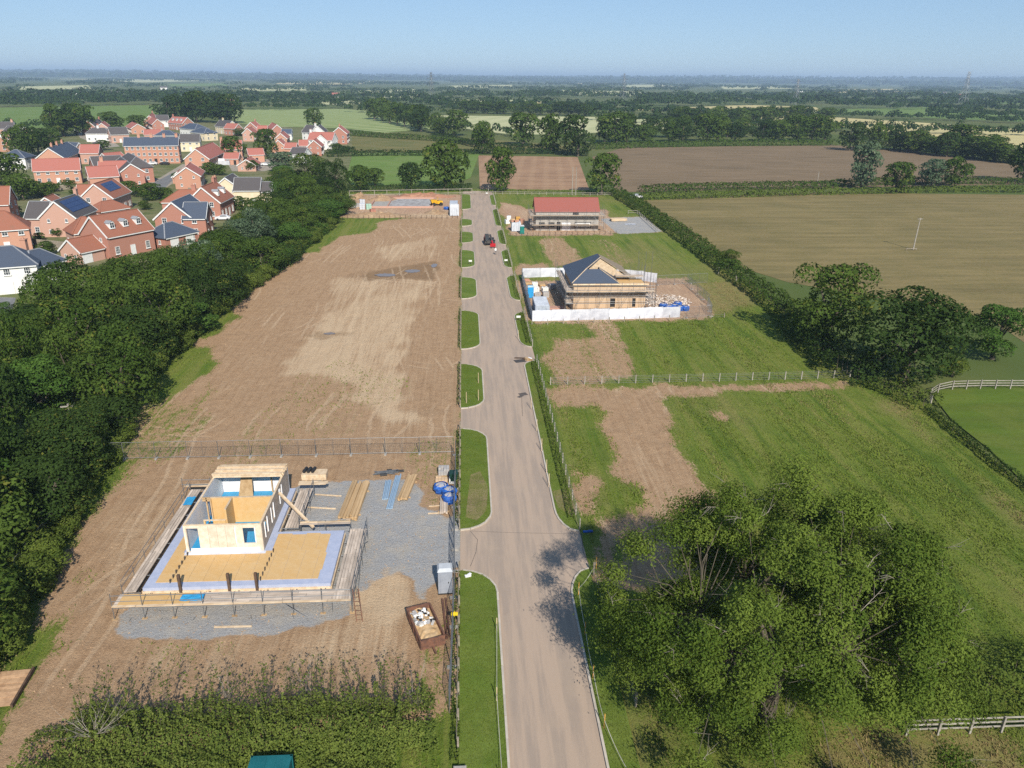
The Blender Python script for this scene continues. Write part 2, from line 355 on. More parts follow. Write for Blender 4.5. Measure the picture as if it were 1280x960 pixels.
for pp, mt, lb in [
    ([(790,137),(935,131),(1020,134),(1030,140),(900,141)], 'f_yellow', 'straw coloured field right of centre'),
    ([(1030,137),(1160,134),(1290,146),(1290,152),(1180,148),(1060,142)], 'f_green', 'flat green field at the right edge'),
    ([(540,124),(660,125),(660,128.5),(545,128)], 'f_wheat', 'thin pale field near the left pylon'),
    ([(683,112.5),(800,114),(805,121),(720,118)], 'f_wheat', 'pale field below the horizon in the centre'),
    ([(620,126),(700,127),(700,129.5),(620,128.5)], 'f_yellow', 'narrow straw strip beside the far hedge'),
    ([(350,101.5),(485,98.8),(480,103),(420,106),(345,105)], 'f_yellow', 'long straw field under the left horizon'),
    ([(130,97),(262,95.5),(262,101),(180,103),(120,101)], 'f_wheat', 'pale far field left of the horizon woods'),
    ([(262,92.6),(300,92.6),(300,96),(262,96.6)], 'f_wheat', 'small bright field on the left skyline'),
    ([(75,96),(120,95),(125,99.5),(75,99)], 'f_yellow', 'small straw field on the far left'),
    ([(445,113),(520,111.5),(520,115),(450,116.5)], 'f_wheat', 'thin pale field left of the tall pylon'),
    ([(720,102),(760,102.3),(760,105),(725,105)], 'f_yellow', 'tiny straw field under the skyline'),
    ([(590,100.5),(610,100.5),(610,103.5),(590,103)], 'f_yellow', 'tiny pale patch of barley in the far woods'),
    ([(860,99),(885,98.7),(888,101.5),(862,102)], 'f_yellow', 'bright straw patch on the right skyline'),
    ([(455,133),(520,131),(535,137),(470,138)], 'f_green', 'green strip behind the striped crop'),
    ([(400,127),(450,125),(450,130),(400,131)], 'f_wheat', 'pale strip above the striped crop'),
    ([(560,107),(640,106),(640,109.5),(570,110)], 'f_wheat', 'pale far field left of the middle wood'), ([(900,108),(985,107.5),(990,111),(905,111.5)], 'f_wheat', 'pale far field below the right skyline'), ([(1040,112),(1120,111),(1130,115),(1045,116)], 'f_yellow', 'straw far field between the right pylons'),
    ([(300,110),(380,109),(385,113),(300,114)], 'f_wheat', 'pale far field behind the dark copse'), ([(20,108),(110,106.5),(115,111),(25,112)], 'f_wheat', 'pale far field at the far left'), ([(210,105),(280,104),(285,107.5),(215,108)], 'f_green', 'green far field above the village'),
    ([(780,106),(850,105.5),(855,108.5),(785,109)], 'f_wheat', 'pale far field right of the central pylon'), ([(470,119),(530,118),(530,121.5),(475,122)], 'f_wheat', 'pale strip left of the near pylon'), ([(850,117),(960,116),(965,120),(855,121)], 'f_green', 'green strip in the right middle distance'), ([(1150,124),(1290,126),(1290,130),(1150,128)], 'f_green', 'green field among the far right trees'),
    ([(60,120),(140,118),(145,123),(60,125)], 'f_green', 'green field among the far left trees')]:
    field(pp, M[mt], lb)
field([(1160,487),(1300,480),(1420,500),(1420,640),(1290,612),(1235,560),(1190,525)], M['f_paddock'], 'bright green paddock behind the pale rail fence', -0.004)
M['village_ground'] = fieldmat('village_plots', (0.17, 0.16, 0.08), (0.085, 0.115, 0.03), (0.28, 0.235, 0.16), 0.08)
field([(-120,215),(-60,160),(130,160),(270,152),(440,165),(440,195),(430,230),(340,300),(200,330),(60,400),(20,450),(-160,450)], M['village_ground'], 'gardens and bare plots between the village houses', -0.03)
M['path_pale'] = simple('pale_paving', (0.36, 0.31, 0.24), (0.28, 0.24, 0.19), 0.4)
M['tarmac_grey'] = simple('village_tarmac', (0.20, 0.20, 0.20), (0.15, 0.15, 0.15), 0.6)
sheet_obj('village_road', GP([(158,232),(200,222),(228,205),(262,206),(262,209),(238,216),(205,236),(170,240)]), -0.02, M['path_pale'], 'pale village road running past the three-storey terrace')
sheet_obj('village_road', GP([(185,232),(218,215),(228,213),(205,236),(190,238)]), -0.014, M['tarmac_grey'], 'grey tarmac strip of the village road')
sheet_obj('driveway', GP([(-40,395),(-40,370),(20,372),(14,390),(6,400),(-4,420),(-40,420)]), -0.02, M['tarmac_grey'], 'grey driveway in front of the white house')
sheet_obj('driveway', GP([(95,166),(120,162),(150,183),(130,185),(100,172)]), -0.02, M['path_pale'], 'pale drive between white garages')
sheet_obj('driveway', GP([(285,205),(340,198),(360,206),(330,214),(290,214)]), -0.02, M['path_pale'], 'pale yard in front of the double garage')

# ------------------------------------------------------------------ site ground
SITE = GP([(-400,960),(-60,720),(60,600),(110,480),(170,400),(250,330),(330,285),(390,240),(440,236),(600,236),(770,238),(800,250),(930,342),(985,395),(1065,472),(1160,505),(1285,612),(1290,617),(1500,760),(1500,1100),(640,1100),(-400,1100)])
def site_ground():
    ys = [24.0]
    while ys[-1] < 290: ys.append(ys[-1]+0.16+ys[-1]*0.0032)
    ys = np.array(ys); xs = np.arange(-64, 72, 0.30)
    X, Y = np.meshgrid(xs, ys)
    wx = (fbm(X*0.35, Y*0.35, 4)-0.5)*4.5; wy = (fbm(X*0.35+40, Y*0.35+9, 4)-0.5)*4.5
    def Z(px, soft=0.0, warp=1.0):
        return inpoly(X+wx*warp, Y+wy*warp, GP(px)).astype(np.float32)
    big = fbm(X*0.07, Y*0.07, 4); mid = fbm(X*0.5, Y*0.5, 4); fine = fbm(X*1.7, Y*1.7, 3)
    grass = np.full(X.shape, 0.95, np.float32); pale = np.zeros_like(grass); wet = np.zeros_like(grass); grav = np.zeros_like(grass); dry = np.zeros_like(grass); red = np.zeros_like(grass)
    # left field: stripped bare soil
    d = Z([(576,268),(425,281),(385,308),(328,350),(280,395),(205,468),(168,512),(138,566),(112,640),(70,705),(45,790),(0,905),(-60,1000),(540,900),(577,880)], warp=0.6)
    grass = np.where(d > 0, 0.0, grass)
    for px in ([(165,500),(235,436),(272,430),(264,462),(228,492),(195,506)], [(245,406),(285,382),(302,397),(262,428)], [(370,312),(420,268),(475,274),(465,292),(420,296),(395,318)], [(0,850),(40,770),(115,650),(160,560),(140,555),(80,650),(0,770)], [(0,880),(70,770),(90,780),(40,860)]):
        grass = np.maximum(grass, Z(px)*0.9)
    for px, a in (([(120,640),(165,500),(235,500),(280,470),(240,560),(170,600)], 0.46), ([(240,600),(300,530),(370,540),(360,570),(300,590)], 0.30), ([(40,850),(90,740),(140,690),(110,790)], 0.34), ([(130,780),(300,800),(300,825),(180,815)], 0.34), ([(480,580),(577,530),(577,640),(560,640)], 0.36), ([(520,850),(577,760),(577,890)], 0.42), ([(300,520),(420,440),(540,480),(420,560)], 0.22), ([(545,300),(577,270),(577,560),(560,560)], 0.18)):
        grass = np.maximum(grass, Z(px, warp=1.6)*a)
    # pale, dried-out scraped ground and tyre tracks; darker damp hollows
    for px, a in (([(345,475),(400,395),(470,372),(520,360),(500,470),(515,535),(470,520),(430,470)], 0.75), ([(470,310),(545,295),(545,318),(480,330)], 0.55), ([(450,345),(540,350),(520,395),(450,390)], 0.5), ([(420,345),(470,350),(440,390),(400,400)], 0.5),
                  ([(445,715),(515,700),(540,760),(470,800),(420,792)], 0.85), ([(150,640),(230,620),(180,720),(120,750)], 0.35), ([(180,800),(520,790),(520,830),(200,840)], 0.4)):
        pale = np.maximum(pale, Z(px, warp=1.3)*a)
    for px, a in (([(450,345),(480,336),(545,325),(552,334),(540,352),(500,349),(455,352)], 0.85), ([(425,347),(440,340),(475,336),(470,342),(440,349)], 0.55), ([(372,420),(395,412),(440,414),(445,420),(400,426)], 0.65), ([(515,515),(545,498),(550,512),(535,525)], 0.5), ([(535,380),(548,378),(546,384),(536,386)], 0.5), ([(425,330),(450,320),(470,325),(440,335)], 0.3), ([(500,352),(545,356),(545,359),(515,357)], 0.5)):
        wet = np.maximum(wet, Z(px, warp=0.5)*a)
    # crushed stone round the new frame
    grav = np.maximum(grav, Z([(148,793),(170,745),(380,602),(560,598),(576,625),(577,705),(548,715),(528,765),(515,720),(470,735),(430,778),(330,795),(240,798)], warp=0.35))
    grav = np.where((grav > 0) & (Z([(505,598),(577,595),(577,650),(545,655),(520,625)], warp=1.0) > 0), 0.25, grav)
    # top-left plot
    a = Z([(425,272),(440,243),(577,243),(577,272)], warp=0.4); grass = np.where(a > 0, 0.05, grass); red = np.maximum(red, a*0.85); pale = np.maximum(pale, a*0.35)
    a = Z([(428,272),(432,266),(500,268),(560,266),(560,272)], warp=0.3); pale = np.maximum(pale, a*0.7); red = np.where(a > 0, 0.2, red)
    # right-hand plots
    for px, v in (([(746,505),(780,492),(826,495),(848,545),(884,605),(892,640),(800,650),(772,600)], 0.08), ([(690,484),(1062,477),(1060,486),(900,492),(830,500),(690,508)], 0.14), ([(712,560),(735,555),(752,600),(740,660),(722,640)], 0.12), ([(738,655),(830,640),(900,690),(850,745),(745,722)], 0.06),
                  ([(676,444),(712,404),(768,404),(800,470),(760,478),(690,482)], 0.28), ([(640,352),(860,348),(885,380),(892,400),(664,405)], 0.1), ([(645,330),(682,330),(690,343),(648,345)], 0.08), ([(672,300),(702,296),(735,330),(690,336)], 0.33), ([(735,300),(760,298),(800,330),(770,335)], 0.6),
                  ([(626,252),(660,262),(760,262),(770,294),(640,295)], 0.08), ([(622,258),(650,256),(655,268),(625,270)], 0.1), ([(888,516),(905,514),(908,526),(890,528)], 0.15)):
        a = Z(px, warp=0.8); grass = np.where(a > 0, v, grass)
    a = Z([(640,352),(860,348),(885,380),(892,400),(664,405)], warp=0.3); red = np.maximum(red, a*0.7); pale = np.maximum(pale, a*0.45)
    a = Z([(626,252),(660,262),(760,262),(770,294),(640,295)], warp=0.3); red = np.maximum(red, a*0.7); pale = np.maximum(pale, a*0.4)
    a = Z([(748,273),(805,271),(828,290),(772,293)], warp=0.1); grav = np.maximum(grav, a); grass = np.where(a > 0, 0, grass)
    # tussocks that survive between the ruts
    for px, v in (([(700,512),(748,510),(770,600),(735,600),(712,560)], 0.85), ([(760,610),(800,605),(815,650),(770,655)], 0.8), ([(690,408),(735,406),(745,425),(700,425)], 0.8), ([(720,440),(735,430),(760,470),(745,474)], 0.42), ([(755,690),(790,670),(800,700),(765,715)], 0.6)):
        grass = np.maximum(grass, Z(px)*v)
    # sun-dried, straw-coloured grass
    for px, v in (([(860,356),(930,352),(940,380),(890,395),(870,380)], 0.75), ([(1095,500),(1125,500),(1180,555),(1150,550)], 0.6), ([(1215,592),(1285,640),(1285,675),(1230,620)], 0.6), ([(1040,925),(1285,905),(1285,985),(1000,985)], 0.75), ([(800,830),(880,900),(840,960),(760,960)], 0.4), ([(700,350),(800,300),(880,345),(800,350)], 0.4), ([(-20,900),(50,895),(30,985),(-40,985)], 0.7)):
        dry = np.maximum(dry, Z(px, warp=1.2)*v)
    dry = np.maximum(dry, np.clip((big-0.52)*2.0, 0, 0.4)*(grass > 0.6)*(X > 10))
    def blur(a, k=2):
        for _ in range(k):
            a = (a+np.roll(a, 1, 0)+np.roll(a, -1, 0)+np.roll(a, 1, 1)+np.roll(a, -1, 1))/5
        return a
    grass, pale, wet, grav, dry, red = [blur(a, k) for a, k in ((grass, 9), (pale, 7), (wet, 4), (grav, 6), (dry, 12), (red, 8))]
    Zh = (mid-0.5)*0.10+(fine-0.5)*0.06*(1-grav) - wet*0.05
    Zh += grass*(X > 10.2)*((fbm(X*0.9+0.5*Y, Y*0.25, 3)-0.5)*0.28+0.06)
    # wheel ruts: two families running up the bare field, others down the right-hand strips
    rut = np.zeros_like(X)
    for cx, sl, y0, y1 in ((-9, 0.02, 76, 230), (-15, -0.05, 76, 200), (-22, 0.06, 85, 220), (-12, 0.10, 90, 180), (14.5, 0.01, 62, 93), (16.2, 0.02, 62, 93), (18.0, 0.0, 60, 93), (20.0, 0.03, 60, 93), (15.5, 0, 98, 122), (18, 0.04, 98, 122), (21, 0.05, 98, 122)):
        for off in (-0.9, 0.9):
            u = X-(cx+off+sl*(Y-y0)+0.8*np.sin(Y*0.05+cx))
            rut += np.exp(-(u/0.22)**2)*((Y > y0) & (Y < y1))
    rut = np.clip(rut, 0, 1); Zh -= rut*0.07*(1-grass)
    pale = np.clip(pale+rut*0.35*(1-grass)+(fbm(X*0.22, Y*0.06, 3)-0.45)*0.6*(grass < 0.5), 0, 1)
    Zh = np.where((X > -0.9) & (X < 10.05), np.minimum(Zh, -0.06), Zh)
    V = np.stack([X, Y, Zh+0.03], -1).reshape(-1, 3); ny, nx = X.shape
    i = (np.arange(ny*nx).reshape(ny, nx)[:-1, :-1]).ravel()
    F = np.stack([i, i+1, i+nx+1, i+nx], -1)
    keep = inpoly(X, Y, SITE); kf = keep.ravel()[i] & keep.ravel()[i+nx+1]
    F = F[kf]
    used = np.zeros(len(V), bool); used[F.ravel()] = True; remap = np.cumsum(used)-1; F = remap[F]
    at = {k: v.ravel()[used] for k, v in (('grass', grass), ('pale', pale), ('wet', wet), ('gravel', grav), ('dry', dry), ('red', red))}
    t = NT('site_soil_and_grass'); co = t.co('Object')
    nA = t.noise(0.9, 6, 0.7, co); nB = t.noise(5.5, 5, 0.75, co); nC = t.noise(0.16, 4, 0.6, co)
    nS = t.noise(1.0, 5, 0.7, t.co('Object', (2.6, 0.10, 1))); nD = t.noise(17, 4, 0.85, co)
    soil = t.mix(t.step(nA, 0.35, 0.7), (0.430, 0.280, 0.162), (0.345, 0.215, 0.120))
    soil = t.mix(t.math('MULTIPLY', t.step(nS, 0.45, 0.7), 0.6), soil, (0.45, 0.31, 0.19)); soil = t.mix(t.math('MULTIPLY', t.step(nS, 0.46, 0.30), 0.55), soil, (0.255, 0.155, 0.085))
    soil = t.mix(t.math('MULTIPLY', t.step(nB, 0.52, 0.72), 0.4), soil, (0.20, 0.125, 0.075))
    soil = t.mix(t.math('MULTIPLY', t.step(nD, 0.48, 0.66), 0.5), soil, (0.185, 0.115, 0.068)); soil = t.mix(t.math('MULTIPLY', t.step(nD, 0.46, 0.30), 0.4), soil, (0.50, 0.38, 0.26))
    soil = t.mix(t.math('MULTIPLY', t.attr('red'), 0.75), soil, (0.43, 0.27, 0.185))
    soil = t.mix(t.step(t.math('MULTIPLY_ADD', t.math('SUBTRACT', nB, 0.5), 1.4, t.math('MULTIPLY_ADD', t.math('SUBTRACT', nS, 0.5), 1.5, t.attr('pale'))), 0.20, 1.05), soil, (0.54, 0.395, 0.250))
    soil = t.mix(t.step(t.math('MULTIPLY_ADD', t.math('SUBTRACT', nA, 0.5), 0.5, t.attr('wet')), 0.25, 1.0), soil, (0.245, 0.155, 0.085))
    stone = t.mix(t.step(t.noise(11, 5, 0.85, co), 0.35, 0.65), (0.41, 0.40, 0.385), (0.27, 0.27, 0.27))
    stone = t.mix(t.math('MULTIPLY', t.step(t.noise(0.6, 4, 0.6, co), 0.42, 0.68), 0.55), stone, (0.43, 0.38, 0.31))
    # wheel tracks: pairs of pressed, paler lines wandering along and across the plots
    sep = t.n('SeparateXYZ'); t.l(co, sep.inputs[0]); trk = None
    for ang, per, s1, th in ((0.06, 7.0, (0.006, 0.022, 1), 0.47), (1.25, 9.0, (0.02, 0.01, 1), 0.56), (-0.35, 11.0, (0.012, 0.018, 1), 0.52)):
        wv = t.noise(1.0, 2, 0.4, t.co('Object', s1)); ux = t.math('MULTIPLY_ADD', sep.outputs[0], math.cos(ang), t.math('MULTIPLY', sep.outputs[1], math.sin(ang)))
        f = t.math('FRACT', t.math('MULTIPLY', t.math('MULTIPLY_ADD', wv, 16.0, ux), 1.0/per))
        d = t.math('MINIMUM', t.math('ABSOLUTE', t.math('SUBTRACT', f, 0.5-0.85/per)), t.math('ABSOLUTE', t.math('SUBTRACT', f, 0.5+0.85/per)))
        tk = t.math('MULTIPLY', t.step(d, 0.28/per, 0.14/per), t.step(t.noise(0.045, 3, 0.6, co), th, th+0.08)); trk = tk if trk is None else t.math('MAXIMUM', trk, tk)
    cleat = t.math('MULTIPLY_ADD', t.step(t.noise(3.5, 3, 0.7, co), 0.3, 0.6), 0.7, 0.3)
    soil = t.mix(t.math('MULTIPLY', t.math('MULTIPLY', trk, cleat), 0.55), soil, (0.56, 0.41, 0.265))
    base = t.mix(t.step(t.math('MULTIPLY_ADD', t.math('SUBTRACT', nA, 0.5), 1.1, t.math('SUBTRACT', t.attr('gravel'), t.math('MULTIPLY', t.attr('pale'), 0.55))), 0.35, 0.6), soil, stone)
    gr = t.mix(t.step(nC, 0.35, 0.65), (0.098, 0.165, 0.016), (0.145, 0.190, 0.026))
    gr = t.mix(t.math('MULTIPLY', t.step(nS, 0.35, 0.65), 0.8), gr, (0.190, 0.205, 0.045)); gr = t.mix(t.math('MULTIPLY', t.step(nS, 0.47, 0.30), 0.6), gr, (0.075, 0.125, 0.016)); nW = t.noise(1.0, 3, 0.55, t.co('Object', (0.55, 0.035, 1)), 0.4); gr = t.mix(t.math('MULTIPLY', t.step(nW, 0.50, 0.66), 0.7), gr, (0.215, 0.215, 0.055)); gr = t.mix(t.math('MULTIPLY', t.step(nW, 0.46, 0.32), 0.65), gr, (0.062, 0.115, 0.014))
    gr = t.mix(t.math('MULTIPLY', t.step(nB, 0.42, 0.7), 0.5), gr, (0.065, 0.092, 0.018))
    gr = t.mix(t.math('MULTIPLY', t.attr('dry'), t.step(nA, 0.2, 0.6)), gr, (0.26, 0.20, 0.085))
    gm = t.step(t.math('MULTIPLY_ADD', t.math('SUBTRACT', nB, 0.5), 1.3, t.math('MULTIPLY_ADD', t.math('SUBTRACT', nA, 0.5), 0.9, t.math('MULTIPLY_ADD', t.math('SUBTRACT', nS, 0.5), 1.3, t.attr('grass')))), 0.40, 0.62)
    col = t.mix(gm, base, gr)
    t.bump(t.math('SUBTRACT', t.math('ADD', t.math('ADD', nA, nB), t.math('MULTIPLY', nD, 0.5)), t.math('MULTIPLY', trk, 0.35)), 0.8, 0.14)
    mat = t.done(col, 0.95, 0.12)
    o = ob('site_ground', mesh_np('site_ground', V[used], F, mat, smooth=True, attrs=at))
    tag(o, 'bare building plots and rough grass either side of the new road', kind='structure')
    return X, Y, Zh+0.03, grass, dry, keep
SG = site_ground()
def gz(x, y): return 0.03
# puddles in the damp hollow
def watermat():
    t = NT('puddle_water'); return t.done((0.20, 0.15, 0.11), 0.08, 0.4)
M['puddle'] = watermat()
for k, (px, py, rx, ry) in enumerate(((482, 344, 2.1, 1.5), (516, 339, 1.7, 1.5), (543, 332, 0.7, 2.0), (412, 417, 1.0, 0.6))):
    c = G(px, py); b = MB(); n = 22
    pts = [(c.x+math.cos(a)*rx*(0.75+0.4*rng.random()), c.y+math.sin(a)*ry*(0.75+0.4*rng.random()), 0.034) for a in [6.2832*i/n for i in range(n)]]
    o = b.sheet(pts).build('puddle', M['puddle'])
    tag(o, ['largest muddy puddle in the bare field', 'middle puddle in the damp hollow', 'narrow puddle nearest the road', 'shallow puddle on the left of the bare field'][k], kind='structure')

# ------------------------------------------------------------------ road, verges, kerbs
def roadmat():
    t = NT('road_surface'); co = t.co('Object')
    ns = t.noise(1.0, 5, 0.65, t.co('Object', (1.3, 0.08, 1))); n2 = t.noise(0.35, 5, 0.6, co); n3 = t.noise(16, 4, 0.8, co)
    col = t.mix(t.step(ns, 0.40, 0.62), (0.425, 0.320, 0.238), (0.335, 0.262, 0.205))
    col = t.mix(t.math('MULTIPLY', t.step(n2, 0.45, 0.72), 0.5), col, (0.420, 0.322, 0.236))
    col = t.mix(t.math('MULTIPLY', t.step(n3, 0.4, 0.8), 0.3), col, (0.15, 0.13, 0.115))
    t.bump(n3, 0.15, 0.02); return t.done(col, 0.85, 0.25)
M['road'] = roadmat()
XL0, XR0 = -0.78, 9.95
sheet_obj('road', [(XL0, 20), (XR0, 20), (XR0-0.2, 150), (XR0-0.4, 285), (XL0-0.42, 285), (XL0-0.22, 150)], 0.012, M['road'], 'pale brown unfinished estate road running straight away')
M['tar'] = simple('dark_joint', (0.09, 0.075, 0.065), (0.12, 0.1, 0.09), 2)
def strip(pts, wd, z, mat, name, label):
    b = MB()
    for p, q in zip(pts[:-1], pts[1:]):
        d = (Vector(q)-Vector(p)); nrm = Vector((-d.y, d.x)).normalized()*wd/2; p2, q2 = Vector(p), Vector(q)
        b.sheet([(*(p2-nrm), z), (*(q2-nrm), z), (*(q2+nrm), z), (*(p2+nrm), z)])
    o = b.build(name, mat); tag(o, label, kind='structure'); return o
strip(GP([(590,664),(640,666),(700,667),(745,668)]), 0.035, 0.017, M['tar'], 'road_joint', 'thin dark joint across the road by the first entrances')
strip(GP([(588,664),(597,675),(595,690),(588,708)]), 0.04, 0.018, M['tar'], 'road_joint', 'wavy crack in the left entrance')
strip(GP([(727,667),(729,690),(738,710)]), 0.05, 0.018, M['tar'], 'road_joint', 'dark joint across the right entrance')
strip(GP([(636,449),(690,450)]), 0.035, 0.017, M['tar'], 'road_joint', 'thin dark joint across the road further on')
strip(GP([(652,492),(653,520)]), 0.05, 0.017, M['tar'], 'road_joint', 'short dark line leading to the oil stain')
M['verge'] = fieldmat('verge_grass', (0.100, 0.150, 0.024), (0.140, 0.175, 0.036), (0.075, 0.110, 0.018), 0.35, None, 0.5)
M['verge_dirt'] = fieldmat('verge_worn', (0.17, 0.16, 0.055), (0.27, 0.20, 0.12), (0.09, 0.11, 0.03), 0.45, None, 0.5)
VERGES = []
def outline(xf, xk, y0, y1, r0, r1):
    """xf fence side, xk kerb side; rounded on the kerb side with radius r0 at the near end and r1 at the far end"""
    s = 1 if xk > xf else -1; wv = abs(xk-xf); pts = []
    for (yc, r, sg) in ((y0, r0, 1), (y1, r1, -1)):
        seq = []
        for i in range(9):
            a = math.pi/2*i/8
            rx = min(wv, r) if r > 0 else 0
            seq.append((xk-s*rx+s*rx*math.sin(a), yc+sg*(r-r*math.cos(a))))
        if r <= 0: seq = [(xk, yc)]
        pts.append(seq)
    edge = ([(xf, y0)] if r0 > 0 else [])+pts[0]+pts[1][::-1]+([(xf, y1)] if r1 > 0 else [])
    return edge
def dense(pts, st):
    out = [pts[0]]
    for p, q in zip(pts[:-1], pts[1:]):
        L = math.dist(p, q); n = max(1, int(round(L/st)))
        out += [(p[0]+(q[0]-p[0])*i/n, p[1]+(q[1]-p[1])*i/n) for i in range(1, n+1)]
    return out
def kerb_stone_mesh(L): return MB().box((0, 0, 0), (L, 0.15, 0.155), 0).mesh('kerb_stone', M['kerb'])
KS = kerb_stone_mesh(0.895)
def verge(xf, xk, y0, y1, r0, r1, label, stones, mat='verge', kl=None):
    e = outline(xf, xk, y0, y1, r0, r1)
    poly = list(e)
    if r0 <= 0: poly = [(xf, y0)]+poly
    if r1 <= 0: poly = poly+[(xf, y1)]
    o = MB().prism(poly, 0.0, 0.125).build('verge', M[mat]); tag(o, label, kind='structure'); VERGES.append((poly, mat))
    if stones:
        tot = 0; line = dense(e, 0.05); acc = [0]
        for p, q in zip(line[:-1], line[1:]): acc.append(acc[-1]+math.dist(p, q))
        k = 0; s = 0.45
        while s+0.45 <= acc[-1]:
            i = int(np.searchsorted(acc, s)); i = min(max(i, 6), len(line)-7)
            p = line[i]; d = (line[i+5][0]-line[i-5][0], line[i+5][1]-line[i-5][1])
            a = math.atan2(d[1], d[0]); st = ob('kerb_stone', KS, o, (p[0], p[1], rng.uniform(-0.012, 0.006)), a)
            s += 0.91
    else:
        b = MB(); ln = e
        for p, q in zip(ln[:-1], ln[1:]):
            if math.dist(p, q) > 0.01: b.beam((*p, 0.07), (*q, 0.07), 0.15, 0.15)
        b.build('kerb', M['kerb'], o)
    return o
def yy(px, py): return G(px, py).y
L_ = [(20.0, yy(588,714), 0, 3.2, 'near left grass verge beside the grey toilet', True, 'verge'), (yy(582,663), yy(582,537), 3.2, 3.0, 'left verge with a worn earthy end by the blue bags', True, 'verge'),
      (yy(578,511), yy(578,456), 3, 3, 'left grass verge just beyond the first fenced plot', True, 'verge'), (yy(578,437), yy(578,389), 3, 3, 'third left grass verge along the bare field', False, 'verge'), (yy(578,374), yy(578,347), 3, 3, 'fourth left grass verge along the bare field', False, 'verge'),
      (yy(578,335), yy(578,313), 3, 3, 'left grass verge opposite the telehandler', False, 'verge'), (yy(578,304), yy(578,290), 3, 3, 'left grass verge behind the telehandler', False, 'verge'), (yy(578,283), yy(578,274), 3, 3, 'left grass verge before the white cabins', False, 'verge'), (yy(578,262), yy(578,243), 3, 3, 'farthest left grass verge at the road end', False, 'verge')]
for y0, y1, r0, r1, lb, stn, mt in L_:
    c = 0.0025*(y0+y1)/2
    verge(XL0-c*0.55, 2.2-c*0.75, y0, y1, r0, r1, lb, stn, mt)
R_ = [(20.0, yy(745,712), 0, 4.0, 'near right grass verge shaded by the ash tree', True), (yy(733,664), yy(660,452), 4.0, 2.2, 'long right grass verge with a low hedge behind', True), (yy(672,434), yy(642,391), 3.5, 3, 'right grass verge below the white hoarding', False), (yy(655,376), yy(634,345), 3.5, 3, 'right grass verge beside the blue toilet', False),
      (yy(642,335), yy(628,313), 3, 3, 'right grass verge with a small white sign', False), (yy(636,306), yy(622,288), 3, 3, 'right grass verge next to the telehandler', False), (yy(630,283), yy(617,262), 3, 3, 'right grass verge before the red roofed house', False), (yy(624,257), yy(615,244), 3, 3, 'farthest right grass verge at the road end', False)]
for y0, y1, r0, r1, lb, stn in R_:
    c = 0.0025*(y0+y1)/2
    verge(XR0-c*0.6, 7.95+c*0.4, y0, y1, r0, r1, lb, stn)
# worn earth on the left verge
o = MB().sheet([(x, y, 0.131) for x, y in GP([(582,648),(588,595),(600,590),(610,610),(608,640),(596,652)])]).build('verge_soil', M['verge_dirt']); tag(o, 'bare trampled earth on the left verge', kind='structure')
o = MB().sheet([(x, y, 0.131) for x, y in GP([(690,615),(708,612),(722,640),(712,645),(698,636)])]).build('verge_soil', M['verge_dirt']); tag(o, 'bare earth on the right verge near the entrance', kind='structure')
# ------------------------------------------------------------------ vegetation
def unit(n, g):
    v = g.normal(size=(n, 3)); return v/np.linalg.norm(v, axis=1)[:, None]
def cards(P, N, size, g, aspect=0.62, spread=0.65):
    """leaf-shaped four-sided faces at P, leaning round the outward direction N"""
    n = len(P); nn = N+unit(n, g)*spread; nn /= np.linalg.norm(nn, axis=1)[:, None]
    t = np.cross(nn, unit(n, g)); t /= np.linalg.norm(t, axis=1)[:, None]+1e-6; b = np.cross(nn, t)
    L = (size*(0.65+0.7*g.random(n)))[:, None]; W = L*aspect*0.5
    V = np.stack([P-t*L*0.5, P+b*W-t*L*0.05, P+t*L*0.5+nn*L*0.12, P-b*W-t*L*0.05], 1).reshape(-1, 3)
    F = np.arange(4*n).reshape(n, 4); return V, F
def lobe_cards(C, Rd, n, size, g, up=0.35, shell=0.72, spread=0.65, bury=0.45):
    """leaves over the shells of many lobes; those buried well inside other lobes are dropped"""
    C = np.asarray(C, float); Rd = np.asarray(Rd, float); w = (Rd**2).mean(1); w /= w.sum()
    k = g.choice(len(C), n, p=w); u = unit(n, g); u[:, 2] = np.where((u[:, 2] < -0.3) & (g.random(n) < up*1.6), -u[:, 2], u[:, 2])
    P = C[k]+u*Rd[k]*(shell+(1.06-shell)*g.random(n)**0.6)[:, None]
    keep = np.ones(n, bool)
    for c, r in zip(C, Rd):
        keep &= ~((((P-c)/r)**2).sum(1) < bury)
    P, u, k = P[keep], u[keep], k[keep]
    ln = g.random(len(C))
    V, F = cards(P, u, size, g, spread=spread)
    tint = np.clip(0.15+0.45*ln[k]+0.45*g.random(len(k)), 0, 1)
    return V, F, np.repeat(tint, 4)
def tube_np(p, q, r0, r1, n=6):
    b = MB().tube(p, q, r0, r1, n, 0, False); return np.array(b.v), np.array(b.f)
def limbs_mesh(name, segs, mat, n=6):
    V = []; F = []; o = 0
    for p, q, r0, r1 in segs:
        v, f = tube_np(p, q, r0, r1, n); V.append(v); F.append(f+o); o += len(v)
    return mesh_np(name, np.concatenate(V), np.concatenate(F), mat, smooth=True)
